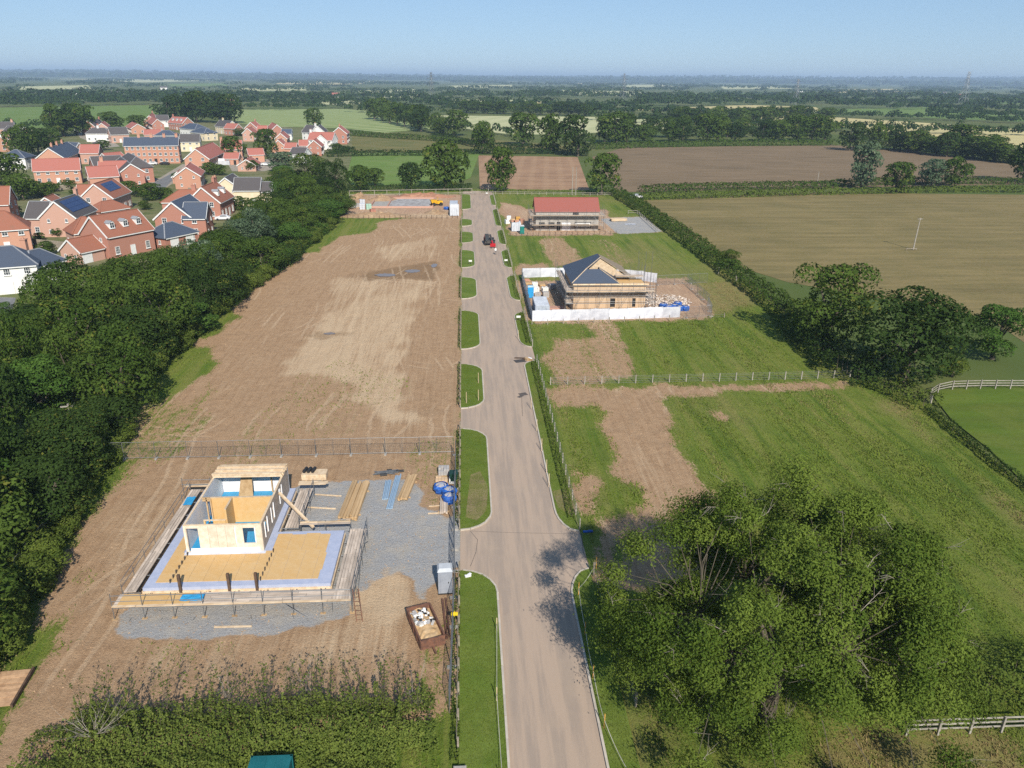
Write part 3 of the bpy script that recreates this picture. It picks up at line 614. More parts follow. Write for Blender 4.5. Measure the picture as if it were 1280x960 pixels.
def broadleaf(seed, h, r, nl, n, size, mat, cz=0.54, squash=1.0, base=0.05, up=0.35):
    g = np.random.default_rng(seed); C = []; Rd = []; segs = []
    rz = h*(1-base)/2*1.0
    for i in range(nl):
        u = unit(1, g)[0]; q = 0.42+0.34*g.random()
        c = np.array([u[0]*r*q, u[1]*r*q, h*cz+u[2]*rz*(0.35+q*0.75)*squash]); lr = r*(0.26+0.17*g.random())
        c[2] = max(c[2], h*base+lr*0.5); c[2] = min(c[2], h-lr*0.8); C.append(c); Rd.append((lr, lr, lr*(0.72+0.2*g.random())))
    V, F, tint = lobe_cards(C, Rd, n, size, g, up)
    crown = mesh_np('crown', V, F, mat, attrs={'tint': tint})
    th = h*0.36; rt = 0.028*h+0.04; lean = g.normal(size=2)*0.03*h
    top = np.array([lean[0], lean[1], th]); segs.append(((0, 0, -0.1), top, rt*1.25, rt*0.8))
    for c in [C[i] for i in g.choice(nl, min(nl, 9), False)]:
        mid = top*0.45+c*0.55+np.array([0, 0, 0.08*h]); a = np.array([0, 0, th*(0.6+0.4*g.random())])+np.array([lean[0], lean[1], 0])*0.7
        segs.append((a, mid, rt*0.5, rt*0.28)); segs.append((mid, c, rt*0.28, rt*0.08))
    return limbs_mesh('trunk', segs, M['bark']), crown
PR = {}
for i in range(4): PR['oak', i] = (broadleaf(20+i, 10, 4.6, 34, 9500, 0.36, M['leaf_oak']), 10, 4.6)
for i in range(2): PR['dark', i] = (broadleaf(40+i, 10, 4.8, 36, 9500, 0.36, M['leaf_dark']), 10, 4.8)
for i in range(2): PR['willow', i] = (broadleaf(50+i, 10, 4.0, 40, 9500, 0.34, M['leaf_willow'], up=0.2), 10, 4.0)
for i in range(2): PR['fresh', i] = (broadleaf(60+i, 10, 4.4, 30, 9000, 0.36, M['leaf_fresh']), 10, 4.4)
for i in range(2): PR['shrub', i] = (broadleaf(70+i, 4, 2.6, 22, 5000, 0.26, M['leaf_hedge'], 0.5, 0.8, 0.0), 4, 2.6)
for i in range(4): PR['mid', i] = (broadleaf(80+i, 10, 4.8, 30, 2600, 0.72, M['leaf_oak']), 10, 4.8)
for i in range(2): PR['middark', i] = (broadleaf(90+i, 10, 5.0, 30, 2600, 0.72, M['leaf_dark']), 10, 5.0)
for i in range(2): PR['midwillow', i] = (broadleaf(95+i, 10, 4.4, 30, 2400, 0.72, M['leaf_willow']), 10, 4.4)
_tc = {}
def tree(kind, loc, h, r, label, group=None, name='tree'):
    ks = [k for k in PR if k[0] == kind]; k = ks[_tc.setdefault(kind, 0) % len(ks)]; _tc[kind] += 1
    (tm, cm), ph, pr = PR[k]
    t = thing(name, label, 'tree' if 'shrub' not in name else 'shrub', (loc[0], loc[1], 0), rng.random()*6.28, group)
    sc = (r/pr, r/pr*rng.uniform(0.92, 1.08), h/ph)
    ob('trunk', tm, t, scale=sc); ob('crown', cm, t, scale=sc); return t
def tree_px(kind, cx, by, wpx, hpx, label, group=None, name='tree'):
    """crown centre column, base row, width and height in photograph pixels"""
    p = G(cx, by); Z = (p-Vector((0, 0, H))).dot(CF); s = FPX/Z
    dep = math.atan2(H, math.hypot(p.x, p.y)); r = wpx/s/2
    h = max((hpx/s-r*math.sin(dep)*0.7)/math.cos(dep), r*1.15)
    return tree(kind, p, h, r, label, group, name)

# --- the belt of trees left of the bare field
BELT_R = [(-40,900),(0,850),(45,762),(105,650),(152,560),(184,482),(256,416),(320,362),(370,324),(414,288),(438,258)]
BELT_L = [(352,205),(345,240),(300,258),(290,270),(252,293),(150,318),(60,352),(12,395),(-10,440),(-90,560),(-160,760)]
def belt():
    right = [tuple(G(a, b, 0)[:2]) for a, b in BELT_R]; left = [tuple(G(a, b, 8)[:2]) for a, b in BELT_L]
    poly = [(x-(1.8 if y > 95 else 2.6 if y > 62 else 4.6), y) for x, y in right]+left
    xs = [p[0] for p in poly]; ys = [p[1] for p in poly]; pts = []; g = random.Random(3)
    special = [('willow', 250, 318, 10.5, 4.6, 7), ('willow', 318, 282, 11, 5.0, 7), ('willow', 298, 288, 9, 3.8, 6), ('oak', 385, 214, 14, 7.0, 8), ('oak', 372, 240, 12, 6.4, 7), ('dark', 418, 222, 14, 5.5, 8), ('oak', 352, 268, 9, 4.6, 5), ('fresh', 45, 470, 8, 4.5, 6), ('oak', 195, 372, 12, 5.8, 8), ('oak', 90, 395, 11, 5.5, 8), ('oak', 140, 440, 11, 5.2, 8)]
    sl = ['grey green willow in the belt in front of the slate garage', 'tall grey green willow below the cream house', 'smaller grey green willow between the two taller ones', 'great round oak at the far end of the belt', 'broad oak just below the great round one', 'dark oak beside the far left plot', 'oak between the willows and the broad oak', 'light green tree at the left edge of the belt', 'big oak below the dormer house', 'big oak below the white house', 'oak in the middle of the belt, right of the light green tree']
    lab = {'willow': 'grey green willow standing out pale among the dark belt trees', 'oak': 'large round oak rising above the tree belt by the bare field', 'dark': 'tall dark oak at the far end of the tree belt', 'fresh': 'fresh green young tree at the edge of the tree belt'}
    for k, px, py, h, r, cz in special:
        p = G(px, py, cz); pts.append((p.x, p.y, r)); tree(k, p, h, r, sl.pop(0), 'landmark trees of the left belt')
    for px, py in ((78, 585), (60, 632), (92, 560)):
        p = G(px, py, 2); pts.append((p.x, p.y, 4.0)); tree('dark', p, 6.6, 4.3, 'dark green broadleaf tree in the dense belt left of the bare field', 'trees crowding the left belt: dark')
    tries = 0
    while tries < 6000:
        tries += 1; x = g.uniform(min(xs), max(xs)); y = g.uniform(32, max(ys))
        if not inpoly(np.array([x]), np.array([y]), poly)[0]: continue
        r = g.uniform(3.4, 6.2)
        if any((x-a)**2+(y-b)**2 < (0.66*(r+c))**2 for a, b, c in pts): continue
        pts.append((x, y, r))
        k = g.choices(['oak', 'dark', 'fresh', 'willow'], [6, 4, 0.9, 0.0])[0]
        near = min((math.hypot(x-a, y-b) for a, b in right))
        h = (g.uniform(7.5, 11.0) if near > 5 else g.uniform(3.6, 5.6))*(1 if y < 140 else 0.8)
        tree(k, (x, y), h, r, {'oak': 'mid green broadleaf tree in the dense belt left of the bare field', 'dark': 'dark green broadleaf tree in the dense belt left of the bare field', 'fresh': 'light green broadleaf tree in the dense belt left of the bare field', 'willow': 'greyish sallow tree in the dense belt left of the bare field'}[k], 'trees crowding the left belt: '+k)
    # brambles and bushes along the foot of the belt
    line = dense([(x-0.9, y) for x, y in right], 2.2)
    for i, (x, y) in enumerate(line):
        if y < 30: continue
        tree('shrub', (x+g.uniform(-1.2, 0.5), y), g.uniform(1.6, 3.6), g.uniform(1.5, 2.5), 'low leafy bush along the foot of the left tree belt', 'bushes at the foot of the left belt', 'shrub')
belt()

# --- hedges
def hedge(pts, wd, h, size, per_m2, mat, label, name='hedge', group=None, seed=1, rough=0.35, z0=0.0, up=0.25):
    g = np.random.default_rng(seed); pts = [Vector((p[0], p[1])) for p in pts]; V = []; F = []; T = []; o = 0
    t = thing(name, label, 'hedge', (pts[0].x, pts[0].y, 0), 0, group); org = np.array([pts[0].x, pts[0].y, 0]); segs = []
    for a, b in zip(pts[:-1], pts[1:]):
        L = (b-a).length; d = (b-a)/L; nrm = np.array([-d.y, d.x, 0]); n = int(L*(wd*0.9+2*h)*per_m2)
        s = g.random(n)*L; th = g.random(n)*math.pi*1.12-math.pi*0.06
        ct, st = np.cos(th), np.sin(th); e = 0.62
        bx = np.sign(ct)*np.abs(ct)**e; bz = np.sign(st)*np.abs(st)**e
        wx = a.x+d.x*s; wy = a.y+d.y*s
        lump = 1+rough*(fbm(wx*0.55+bx*2, wy*0.55+bz*2, 3)-0.5)*2
        dep = 1-0.28*g.random(n)**2
        off = bx*wd/2*lump*dep; zz = np.maximum(bz, 0.02)*h*lump*dep+z0
        P = np.stack([wx, wy, zz], -1)+nrm*off[:, None]-org
        N = nrm*bx[:, None]*0.9+np.stack([np.zeros(n), np.zeros(n), bz+0.35], -1)
        v, f = cards(P, N/np.linalg.norm(N, axis=1)[:, None], size, g, spread=0.75)
        V.append(v); F.append(f+o); o += len(v); T.append(np.repeat(np.clip(0.55*fbm(wx*0.8, wy*0.8, 3)+0.6*g.random(n)-0.05, 0, 1), 4))
        for k in range(max(2, int(L/1.5))):
            q = a+d*(L*(k+0.5)/max(2, int(L/1.5))); segs.append(((q.x-org[0], q.y-org[1], -0.05), (q.x-org[0]+g.normal()*0.2, q.y-org[1]+g.normal()*0.2, h*0.8+z0), 0.06, 0.02))
    ob('foliage', mesh_np('foliage', np.concatenate(V), np.concatenate(F), mat, attrs={'tint': np.concatenate(T)}), t)
    tag(ob('stems', limbs_mesh('stems', segs, M['bark'], 4), t), kind='stuff')
    return t
LH = M['leaf_hedge']
# long hedge on the right edge of the plots, from the road end to the big trees
hedge(GP([(770,243),(800,262),(835,285),(870,310),(905,338),(945,365),(985,398)]), 5.0, 2.6, 0.42, 12, M['leaf_oak'], 'thick tall hedge along the right edge of the building plots', seed=2)
hedge(GP([(985,400),(1020,440),(1062,474),(1100,480)]), 6.0, 3.4, 0.36, 14, M['leaf_dark'], 'overgrown hedge under the big dark trees', seed=3)
hedge(GP([(1095,482),(1135,500),(1160,512)]), 4.5, 1.9, 0.30, 22, LH, 'brambly hedge left of the pale curved fence', seed=4)
hedge(GP([(1160,514),(1185,535),(1215,560),(1250,588),(1290,618)]), 1.3, 1.0, 0.2, 45, M['leaf_dark'], 'low dark hedge between the meadow and the green paddock', seed=5)
hedge(GP([(800,240),(900,236),(1000,235),(1100,230),(1200,229),(1300,230)]), 5.0, 2.4, 0.7, 5, M['leaf_oak'], 'far row of the double hedge across the right fields', seed=6)
hedge(GP([(800,249),(900,246),(1000,243),(1100,241),(1200,239),(1300,240)]), 4.5, 2.0, 0.7, 5, LH, 'near row of the double hedge across the right fields', seed=7)
hedge(GP([(318,352),(345,334),(372,312),(398,292)]), 5.0, 3.0, 0.34, 18, M['leaf_fresh'], 'yellow green hedge between the willows and the bare field', seed=8)
hedge(GP([(435,240),(500,238),(545,238),(590,238)]), 5.0, 2.2, 0.5, 8, M['leaf_dark'], 'dark hedge behind the far left building plot', seed=9)
hedge(GP([(600,240),(660,241),(730,242),(768,242)]), 2.0, 0.9, 0.4, 8, LH, 'low scrubby hedge at the end of the road', seed=10)
hedge(GP([(408,196),(470,194),(530,194),(600,192),(680,192),(735,192)]), 5.0, 2.6, 0.9, 3, M['leaf_dark'], 'clipped hedge in front of the tan pasture', seed=11)
hedge(GP([(405,184),(440,190),(410,193)]), 5.0, 2.4, 0.9, 3, M['leaf_dark'], 'hedge beside the last village houses', seed=12)
hedge(GP([(420,168),(480,172),(545,176),(580,180)]), 6.0, 3.0, 1.0, 2.5, M['leaf_oak'], 'hedge below the striped crop field', seed=13)
# the shrubbery in the foreground, in front of the lens
BH = G(300, 905, 1.5)
hedge([(-24.5, 37.0), (-20, 37.2), (-15, 37.3), (-9.5, 37.4), (-4.5, 37.2), (-2.2, 37.4)], 3.6, 1.7, 0.16, 120, M['leaf_bramble'], 'wide overgrown hedge across the bottom left foreground', seed=14, rough=0.55)
hedge([(-26.5, 35.4), (-20, 36.0), (-15, 36.3), (-9.5, 36.4), (-4.4, 36.2)], 4.2, 1.5, 0.16, 115, M['leaf_bramble'], 'front strip of leafy brambles under the foreground hedge', seed=15, rough=0.6)
hedge([(-25.0, 32.6), (-13.4, 33.2)], 4.0, 1.6, 0.16, 110, M['leaf_bramble'], 'nettles and brambles left of the green roofed box', seed=16, rough=0.6)
hedge([(-9.6, 33.0), (-4.6, 33.2)], 3.8, 1.3, 0.16, 110, M['leaf_bramble'], 'brambles right of the green roofed box', seed=17, rough=0.6)
def sapling_row():
    g = np.random.default_rng(70)
    for i, x in enumerate((-23.6, -22.4, -21.2, -19.6, -18.7, -16.9, -14.4, -13.6, -12.8, -11.4, -10.6, -9.2, -8.3, -7.0, -5.6, -4.4)):
        h = 2.9+1.5*g.random(); t = thing('hedge_sapling', 'slender twiggy sapling standing up out of the foreground hedge', 'sapling', (x, 38.6+g.normal()*0.35, 0), 0, 'saplings in the foreground hedge'); segs = []; P = []
        for s_ in range(2+int(g.random()*3)):
            p = np.array([g.normal()*0.25, g.normal()*0.25, 0.2]); d = np.array([g.normal()*0.12, g.normal()*0.12, 1.0]); r = 0.03
            for j in range(6):
                q = p+d*h/6*(0.85+0.3*g.random()); segs.append((p, q, r, r*0.8)); r *= 0.8
                for m_ in range(3):
                    e = q+np.array([g.normal()*0.42, g.normal()*0.42, 0.35+0.3*g.random()]); segs.append((q, e, r*0.55, r*0.25)); P += [q+(e-q)*g.random()+g.normal(size=3)*0.07 for _ in range(3)]
                p = q; d = d+g.normal(size=3)*0.08
        tag(ob('branches', limbs_mesh('branches', segs, M['bark'], 4), t), kind='stuff'); P = np.array(P); v, f = cards(P, unit(len(P), g)+np.array([0, 0, 0.4]), 0.15, g)
        ob('leaves', mesh_np('leaves', v, f, M['leaf_hedge'], attrs={'tint': np.repeat(g.random(len(P))*0.8, 4)}), t)
sapling_row()
hedge([(24.5, 38.5), (30, 38.6), (37, 39.0), (44, 39.6)], 4.2, 3.0, 0.20, 70, M['leaf_hedge'], 'tall shrubs behind the lower right rail fence', seed=18, rough=0.6)
hedge([(10.6, 50.5), (10.6, 46), (10.8, 40)], 1.6, 1.5, 0.18, 60, M['leaf_ash'], 'straggling bushes under the left side of the ash tree', seed=19, rough=0.6)
# hedging whips behind the right-hand verges, low and dark
for i, (a, b) in enumerate((((724,656),(673,452)), ((669,432),(652,392)), ((655,374),(640,345)), ((641,335),(631,314)), ((634,306),(626,289)), ((628,283),(620,263)))):
    p, q = G(*a), G(*b); x0 = 9.6-0.0012*(p.y+q.y)/2
    hedge([(x0-0.12, p.y+0.6), (x0-0.12, q.y-0.6)], 0.7, 0.6, 0.16, 55 if i < 2 else 26, M['leaf_hedge'], ['long young hedge behind the right verge nearest the camera', 'young hedge beside the white hoarding corner', 'young hedge along the blue toilet compound', 'young hedge by the small white sign', 'young hedge opposite the telehandler', 'young hedge before the red roofed house'][i], 'hedge', seed=30+i)
lhl = ['sparse young hedge behind the near left verge', 'thin young hedge beside the blue bags', 'thin young hedge behind the second left verge', 'thin young hedge behind the third left verge', 'thin young hedge behind the fourth left verge', 'thin young hedge behind the fifth left verge', 'thin young hedge behind the sixth left verge']
for i, v in enumerate(L_[:7]):
    y0 = max(v[0], 34)+0.5; hedge([(-1.02-0.0015*v[0], y0), (-1.02-0.0015*v[0], v[1]-0.5)], 0.55, 0.5, 0.16, 45 if i < 2 else 26, M['leaf_hedge'], lhl[i], seed=40+i)

# --- the big ash in the right foreground
def ash():
    g = np.random.default_rng(77); t = thing('ash_tree', 'huge light green ash tree filling the right foreground', 'tree', (18.6, 37.0, 0))
    C = []; Rd = []; segs = []; dead = []
    # feathery sprays all through the crown's outer half, with bays left open between the limbs
    while len(C) < 300:
        u = unit(1, g)[0]; q = 0.5+0.5*g.random()**0.6; az = math.atan2(u[1], u[0])
        if vnoise(np.array([az*1.6+9]), np.array([u[2]*2.3+4]))[0] < 0.24 and q > 0.6: continue
        c = np.array([u[0]*9.8*q, u[1]*7.4*q-0.3, 8.6+u[2]*8.3*q])
        if c[2] < 1.6 or (c[2] < 4.5 and q < 0.75): continue
        lr = 0.75+0.75*g.random(); C.append(c); Rd.append((lr*1.1, lr*1.1, lr*0.85))
    for c, lr in (((-9.6,2.4,10.0),1.2), ((-9.9,0.5,8.6),1.2), ((-9.2,3.6,7.0),1.1), ((-9.8,1.6,6.0),1.2), ((-8.6,3.0,11.4),1.1), ((9.8,-1.5,7.2),1.3), ((10.0,1.0,6.0),1.3), ((9.4,-4.2,5.0),1.4), ((7.5,-6.5,3.4),1.5), ((3,-8.2,3.2),1.5), ((-2.5,-8.0,3.2),1.4), ((-6.5,-6.0,3.4),1.4), ((0.5,-9.3,2.0),1.4), ((5,-8.8,2.0),1.4)):
        C.append(np.array(c)); Rd.append((lr, lr, lr*0.8))
    Ca = np.array(C); Ra = np.array(Rd); n = 330000; k = g.choice(len(Ca), n, p=Ra[:, 0]**2/(Ra[:, 0]**2).sum())
    ax = unit(len(Ca), g)*0.8+(Ca-np.array([0, 0, 6]))/10; ax /= np.linalg.norm(ax, axis=1)[:, None]        # each spray is drawn out along its shoot
    uu = unit(n, g); off = uu*Ra[k]*(0.35+0.65*g.random(n)**0.5)[:, None]*(1+0.22*g.normal(size=n))[:, None]*0.8; off += ax[k]*(np.abs(g.normal(size=n))*Ra[k][:, 0]*0.42)[:, None]; off[:, 2] -= 0.10*(off[:, :2]**2).sum(1)
    P = Ca[k]+off; N = (P-np.array([0, 0, 5.5]))/np.array([9, 7, 8]); N = N/np.linalg.norm(N, axis=1)[:, None]*0.3+off/np.linalg.norm(off, axis=1)[:, None]*1.0+np.array([0, 0, 0.25])
    V, F = cards(P, N/np.linalg.norm(N, axis=1)[:, None], 0.165, g, 0.5, 0.65); ln = g.random(len(Ca)); tint = np.repeat(np.clip(0.08+0.5*ln[k]+0.42*g.random(n), 0, 1), 4)
    ob('crown', mesh_np('crown', V, F, M['leaf_ash'], attrs={'tint': tint}), t)
    top = np.array([0.2, 0.0, 3.4]); segs.append(((0, 0, -0.2), top, 0.55, 0.42))
    mains = []
    for k in range(9):
        a = 6.2832*k/9+g.normal()*0.2; m1 = top+np.array([math.cos(a)*2.6, math.sin(a)*2.2, 2.2+g.random()*1.4])
        m2 = m1+np.array([math.cos(a)*2.6, math.sin(a)*2.2, 1.2+g.random()*1.6]); segs += [(top, m1, 0.26, 0.18), (m1, m2, 0.18, 0.10)]; mains += [m1, m2]
    for c in C:
        m0 = min(mains, key=lambda q: np.linalg.norm(q-c)); md = (m0+c)/2+g.normal(size=3)*0.45
        segs += [(m0, md, 0.04, 0.028), (md, c, 0.028, 0.01)]
    ob('trunk', limbs_mesh('trunk', segs, M['bark']), t)
    # bare grey twigs breaking through the leaves
    for k in range(170):
        c = C[g.integers(len(C))]; lr = 1.0; u = unit(1, g)[0]; u[2] = abs(u[2])*0.6; p = c+u*lr*0.5
        d = u*0.8+np.array([0, 0, 0.25])+g.normal(size=3)*0.25; q = p+d*(0.5+0.8*g.random()); dead.append((p, q, 0.020, 0.011))
        for j in range(5):
            b = p+(q-p)*(0.3+0.16*j); e = b+(d+g.normal(size=3)*0.8)*0.42; dead.append((b, e, 0.011, 0.005))
    tag(ob('dead_twigs', limbs_mesh('dead_twigs', dead, M['dead_wood'], 4), t), kind='stuff')
ash()
# --- bare branches and saplings in the foreground hedge
def twiggy(loc, h, n, label, seed, mat='dead_wood', spread=0.9):
    g = np.random.default_rng(seed); segs = []; t = thing('bare_shrub', label, 'shrub', loc)
    for k in range(n):
        a = g.random()*6.28; p = np.array([0., 0., 0.]); d = np.array([math.cos(a)*spread, math.sin(a)*spread, 1.0]); r = 0.03
        for j in range(4):
            q = p+d*h/4*(0.8+0.4*g.random()); segs.append((p, q, r, r*0.7)); r *= 0.7
            for m_ in range(2): e = q+(d+g.normal(size=3)*0.7)*h*0.16; segs.append((q, e, r*0.6, r*0.3))
            p = q; d = d+g.normal(size=3)*0.3
    ob('branches', limbs_mesh('branches', segs, M[mat], 4), t); return t
twiggy((-22.5, 36.6, 1.2), 2.0, 14, 'bare grey branches sprawling over the left end of the foreground hedge', 1)
twiggy((-15.5, 39.6, 0.8), 2.4, 5, 'thin bare sapling rising from the middle of the foreground hedge', 2, spread=0.35)
twiggy((-3.6, 39.3, 0.3), 2.0, 5, 'thin twiggy stems by the fence end', 3, spread=0.4)
twiggy((-10.5, 40.0, 0.6), 2.0, 5, 'leafless shoots on the back of the foreground hedge', 4, spread=0.35)
def shoots(x0, x1, y0, y1, n, label, seed):
    g = np.random.default_rng(seed); P = []; N = []; segs = []; t = thing('hedge_shoots', label, 'shrub', ((x0+x1)/2, (y0+y1)/2, 0)); ox, oy = (x0+x1)/2, (y0+y1)/2
    for k in range(n):
        x, y = g.uniform(x0, x1)-ox, g.uniform(y0, y1)-oy; h = 1.5+1.7*g.random()*vnoise(np.array([x*0.6+7]), np.array([3.0]))[0]*1.6; ln = g.normal(size=2)*0.22
        segs.append(((x, y, 0.8), (x+ln[0], y+ln[1], h), 0.02, 0.008)); m_ = int(34*(h-0.8))
        f = g.random(m_); q = np.stack([x+ln[0]*f, y+ln[1]*f, 0.9+(h-0.9)*f], -1)+g.normal(size=(m_, 3))*0.14*(1.15-f)[:, None]; P.append(q); N.append(unit(m_, g)+np.array([0, 0, 0.5]))
    P = np.concatenate(P); N = np.concatenate(N); v, f = cards(P, N, 0.15, g); ob('leaves', mesh_np('leaves', v, f, M['leaf_bramble'], attrs={'tint': np.repeat(np.clip(0.2+0.75*g.random(len(P)), 0, 1), 4)}), t)
    tag(ob('stems', limbs_mesh('stems', segs, M['bark'], 4), t), kind='stuff')
shoots(-23.5, -2.8, 38.0, 38.9, 90, 'spiky upright shoots along the back of the foreground hedge', 5)
shoots(-24.5, -4.0, 35.2, 38.2, 110, 'loose leafy shoots standing up from the foreground hedge', 6)

# --- trees at the right edge of the plots
tree_px('oak', 1032, 434, 112, 112, 'rounded green sycamore at the left of the big tree trio')
tree_px('dark', 1128, 478, 150, 130, 'broad very dark oak in the middle of the big tree trio')
tree_px('fresh', 1240, 448, 76, 74, 'light green ash on the right of the big tree trio')
tree_px('shrub', 1190, 470, 40, 22, 'bush at the foot of the very dark oak', name='shrub')
tree_px('oak', 912, 336, 30, 26, 'small round tree on the right hedge')
# --- trees between the fields
for a in (('mid', 556, 237, 64, 62, 'broad oak behind the far left plot'), ('mid', 626, 240, 46, 56, 'upright oak beside the end of the road'), ('mid', 752, 244, 46, 52, 'round oak right of the bare soil plot'), ('mid', 450, 240, 30, 34, 'small tree left of the broad oak'),
          ('middark', 514, 236, 34, 34, 'dull brownish tree touching the broad oak'), ('mid', 604, 192, 34, 40, 'round oak standing on the pasture hedge'), ('mid', 568, 170, 40, 32, 'oak at the foot of the striped crop'), ('mid', 654, 182, 50, 40, 'oak left of the wide pair'), ('mid', 690, 192, 44, 48, 'left half of the wide oak pair'), ('middark', 722, 195, 54, 50, 'right half of the wide oak pair'),
          ('mid', 770, 180, 50, 40, 'oak at the left end of the long hedgerow'), ('mid', 394, 160, 24, 24, 'lone round oak in front of the striped crop'),
          ('midwillow', 1076, 236, 38, 58, 'tall slim poplar in the double hedge'), ('mid', 1120, 240, 42, 38, 'round tree right of the slim poplar'), ('midwillow', 1166, 233, 36, 34, 'left of two round trees in the double hedge'), ('mid', 1194, 234, 40, 38, 'right of two round trees in the double hedge'), ('middark', 1278, 228, 46, 50, 'dark tree cut by the right edge above the double hedge'),
          ('middark', 1062, 188, 38, 34, 'dark reddish tree on the brown field edge'), ('mid', 1094, 188, 26, 34, 'narrow tree beside the dark reddish one'), ('mid', 1200, 192, 54, 36, 'wide oak on the right hedgerow'), ('mid', 1010, 166, 20, 16, 'small round tree in the yellow barley')):
    tree_px(*a)
# hedgerow trees: the long row between the brown field and the barley
def row(x0, y0, x1, y1, n, w, h, kind, label, group, jit=0.25):
    for i in range(n):
        f = (i+0.5)/n; tree_px(kind if rng.random() < 0.75 else 'middark', x0+(x1-x0)*f+rng.uniform(-jit, jit)*w, y0+(y1-y0)*f, w*rng.uniform(0.8, 1.25), h*rng.uniform(0.75, 1.2), label, group)
hedge(GP([(740,186),(800,184),(900,182),(1045,181)]), 8, 3.4, 1.1, 1.8, M['leaf_oak'], 'hedge base under the long row of oaks', seed=60)
hedge(GP([(1085,186),(1150,188),(1220,197),(1300,208)]), 8, 3.4, 1.1, 1.8, M['leaf_dark'], 'dark hedge running down to the right edge', seed=61)
hedge(GP([(545,172),(600,184),(700,188)]), 7, 3.0, 1.1, 1.8, M['leaf_dark'], 'hedge under the oaks in the centre', seed=62)
row(752, 178, 1048, 176, 13, 34, 30, 'mid', 'oak in the long hedgerow above the brown field', 'oaks above the brown field')
row(800, 172, 1040, 170, 10, 30, 22, 'mid', 'oak at the back of the long hedgerow', 'oaks behind the long hedgerow')
row(1110, 186, 1270, 205, 9, 36, 28, 'mid', 'oak in the hedgerow running down to the right edge', 'oaks towards the right edge')
row(1000, 150, 1040, 152, 2, 24, 16, 'mid', 'tree on the far edge of the yellow barley', 'trees by the yellow barley')
row(465, 148, 555, 170, 10, 28, 26, 'mid', 'tree on the slanting hedgerow beside the striped crop', 'trees beside the striped crop')
row(830, 157, 1000, 153, 12, 28, 20, 'mid', 'tree on the second hedgerow behind the long one', 'trees on the second hedgerow')
row(580, 141, 740, 145, 13, 22, 15, 'mid', 'tree behind the pale barley field', 'trees behind the pale barley')
row(215, 152, 285, 154, 5, 34, 34, 'middark', 'tree in the dark copse behind the village', 'dark copse behind the village', 0.4)
row(225, 146, 280, 146, 4, 34, 26, 'middark', 'tree at the back of the dark copse', 'dark copse behind the village', 0.4)
row(55, 172, 120, 168, 5, 34, 36, 'mid', 'tree in the clump between the village houses', 'clump in the village', 0.3)
row(20, 200, 75, 188, 4, 34, 34, 'mid', 'tree above the white hipped house', 'trees above the white hipped house', 0.3)
for a in (('mid', 10, 232, 56, 44, 'tree hiding the left end of the long red terrace'), ('mid', 30, 250, 40, 34, 'bushy tree in the gardens below the long red terrace'), ('mid', 292, 200, 42, 30, 'round tree between the cream and red houses'), ('mid', 332, 196, 32, 34, 'dark round tree among the red gables'), ('midwillow', 352, 216, 44, 26, 'olive tree in front of the grey roof'),
          ('mid', 315, 214, 20, 14, 'small bush beside the double garage'), ('mid', 262, 218, 26, 14, 'bush behind the small red house'), ('mid', 190, 250, 36, 14, 'hedge like bush above the dormer house'), ('mid', 160, 244, 30, 14, 'bush beside the solar panel house'), ('mid', 215, 262, 30, 20, 'bush in the garden behind the slate house'), ('mid', 55, 246, 30, 14, 'dark shrub below the long terrace'),
          ('mid', 60, 318, 26, 18, 'garden bush by the white house'), ('mid', 92, 296, 14, 10, 'small garden bush by the dormer house'), ('mid', 230, 232, 26, 16, 'garden tree beside the small red house'), ('mid', 30, 400, 30, 18, 'bush by the grey driveway'), ('fresh', 4, 396, 22, 20, 'yellow green bush at the left edge'), ('mid', 140, 164, 40, 14, 'low bushes behind the village houses'), ('mid', 172, 162, 30, 14, 'bushy tree at the edge of the green field')):
    tree_px(*a)
for i, (px, py, w_, h_) in enumerate(((175,246,26,12), (205,248,24,12), (182,262,18,12), (40,244,30,16), (66,240,22,12), (85,236,20,12), (96,246,16,10), (50,300,16,10), (72,296,16,12), (96,308,16,10), (250,226,20,12), (275,219,22,12), (262,268,20,12), (300,262,26,18), (322,262,24,16), (345,240,30,20), (150,258,20,10), (225,226,20,12), (300,170,16,9), (345,190,18,10), (258,196,18,8), (150,170,16,8), (128,188,22,8), (420,190,18,10), (20,268,18,12), (60,280,16,9))):
    tree_px('mid', px, py, w_, h_, 'small garden shrub between the village houses', 'garden shrubs in the village', 'shrub')
row(440, 232, 480, 232, 2, 26, 26, 'mid', 'slim tree behind the far left plot', 'slim trees behind the far left plot')

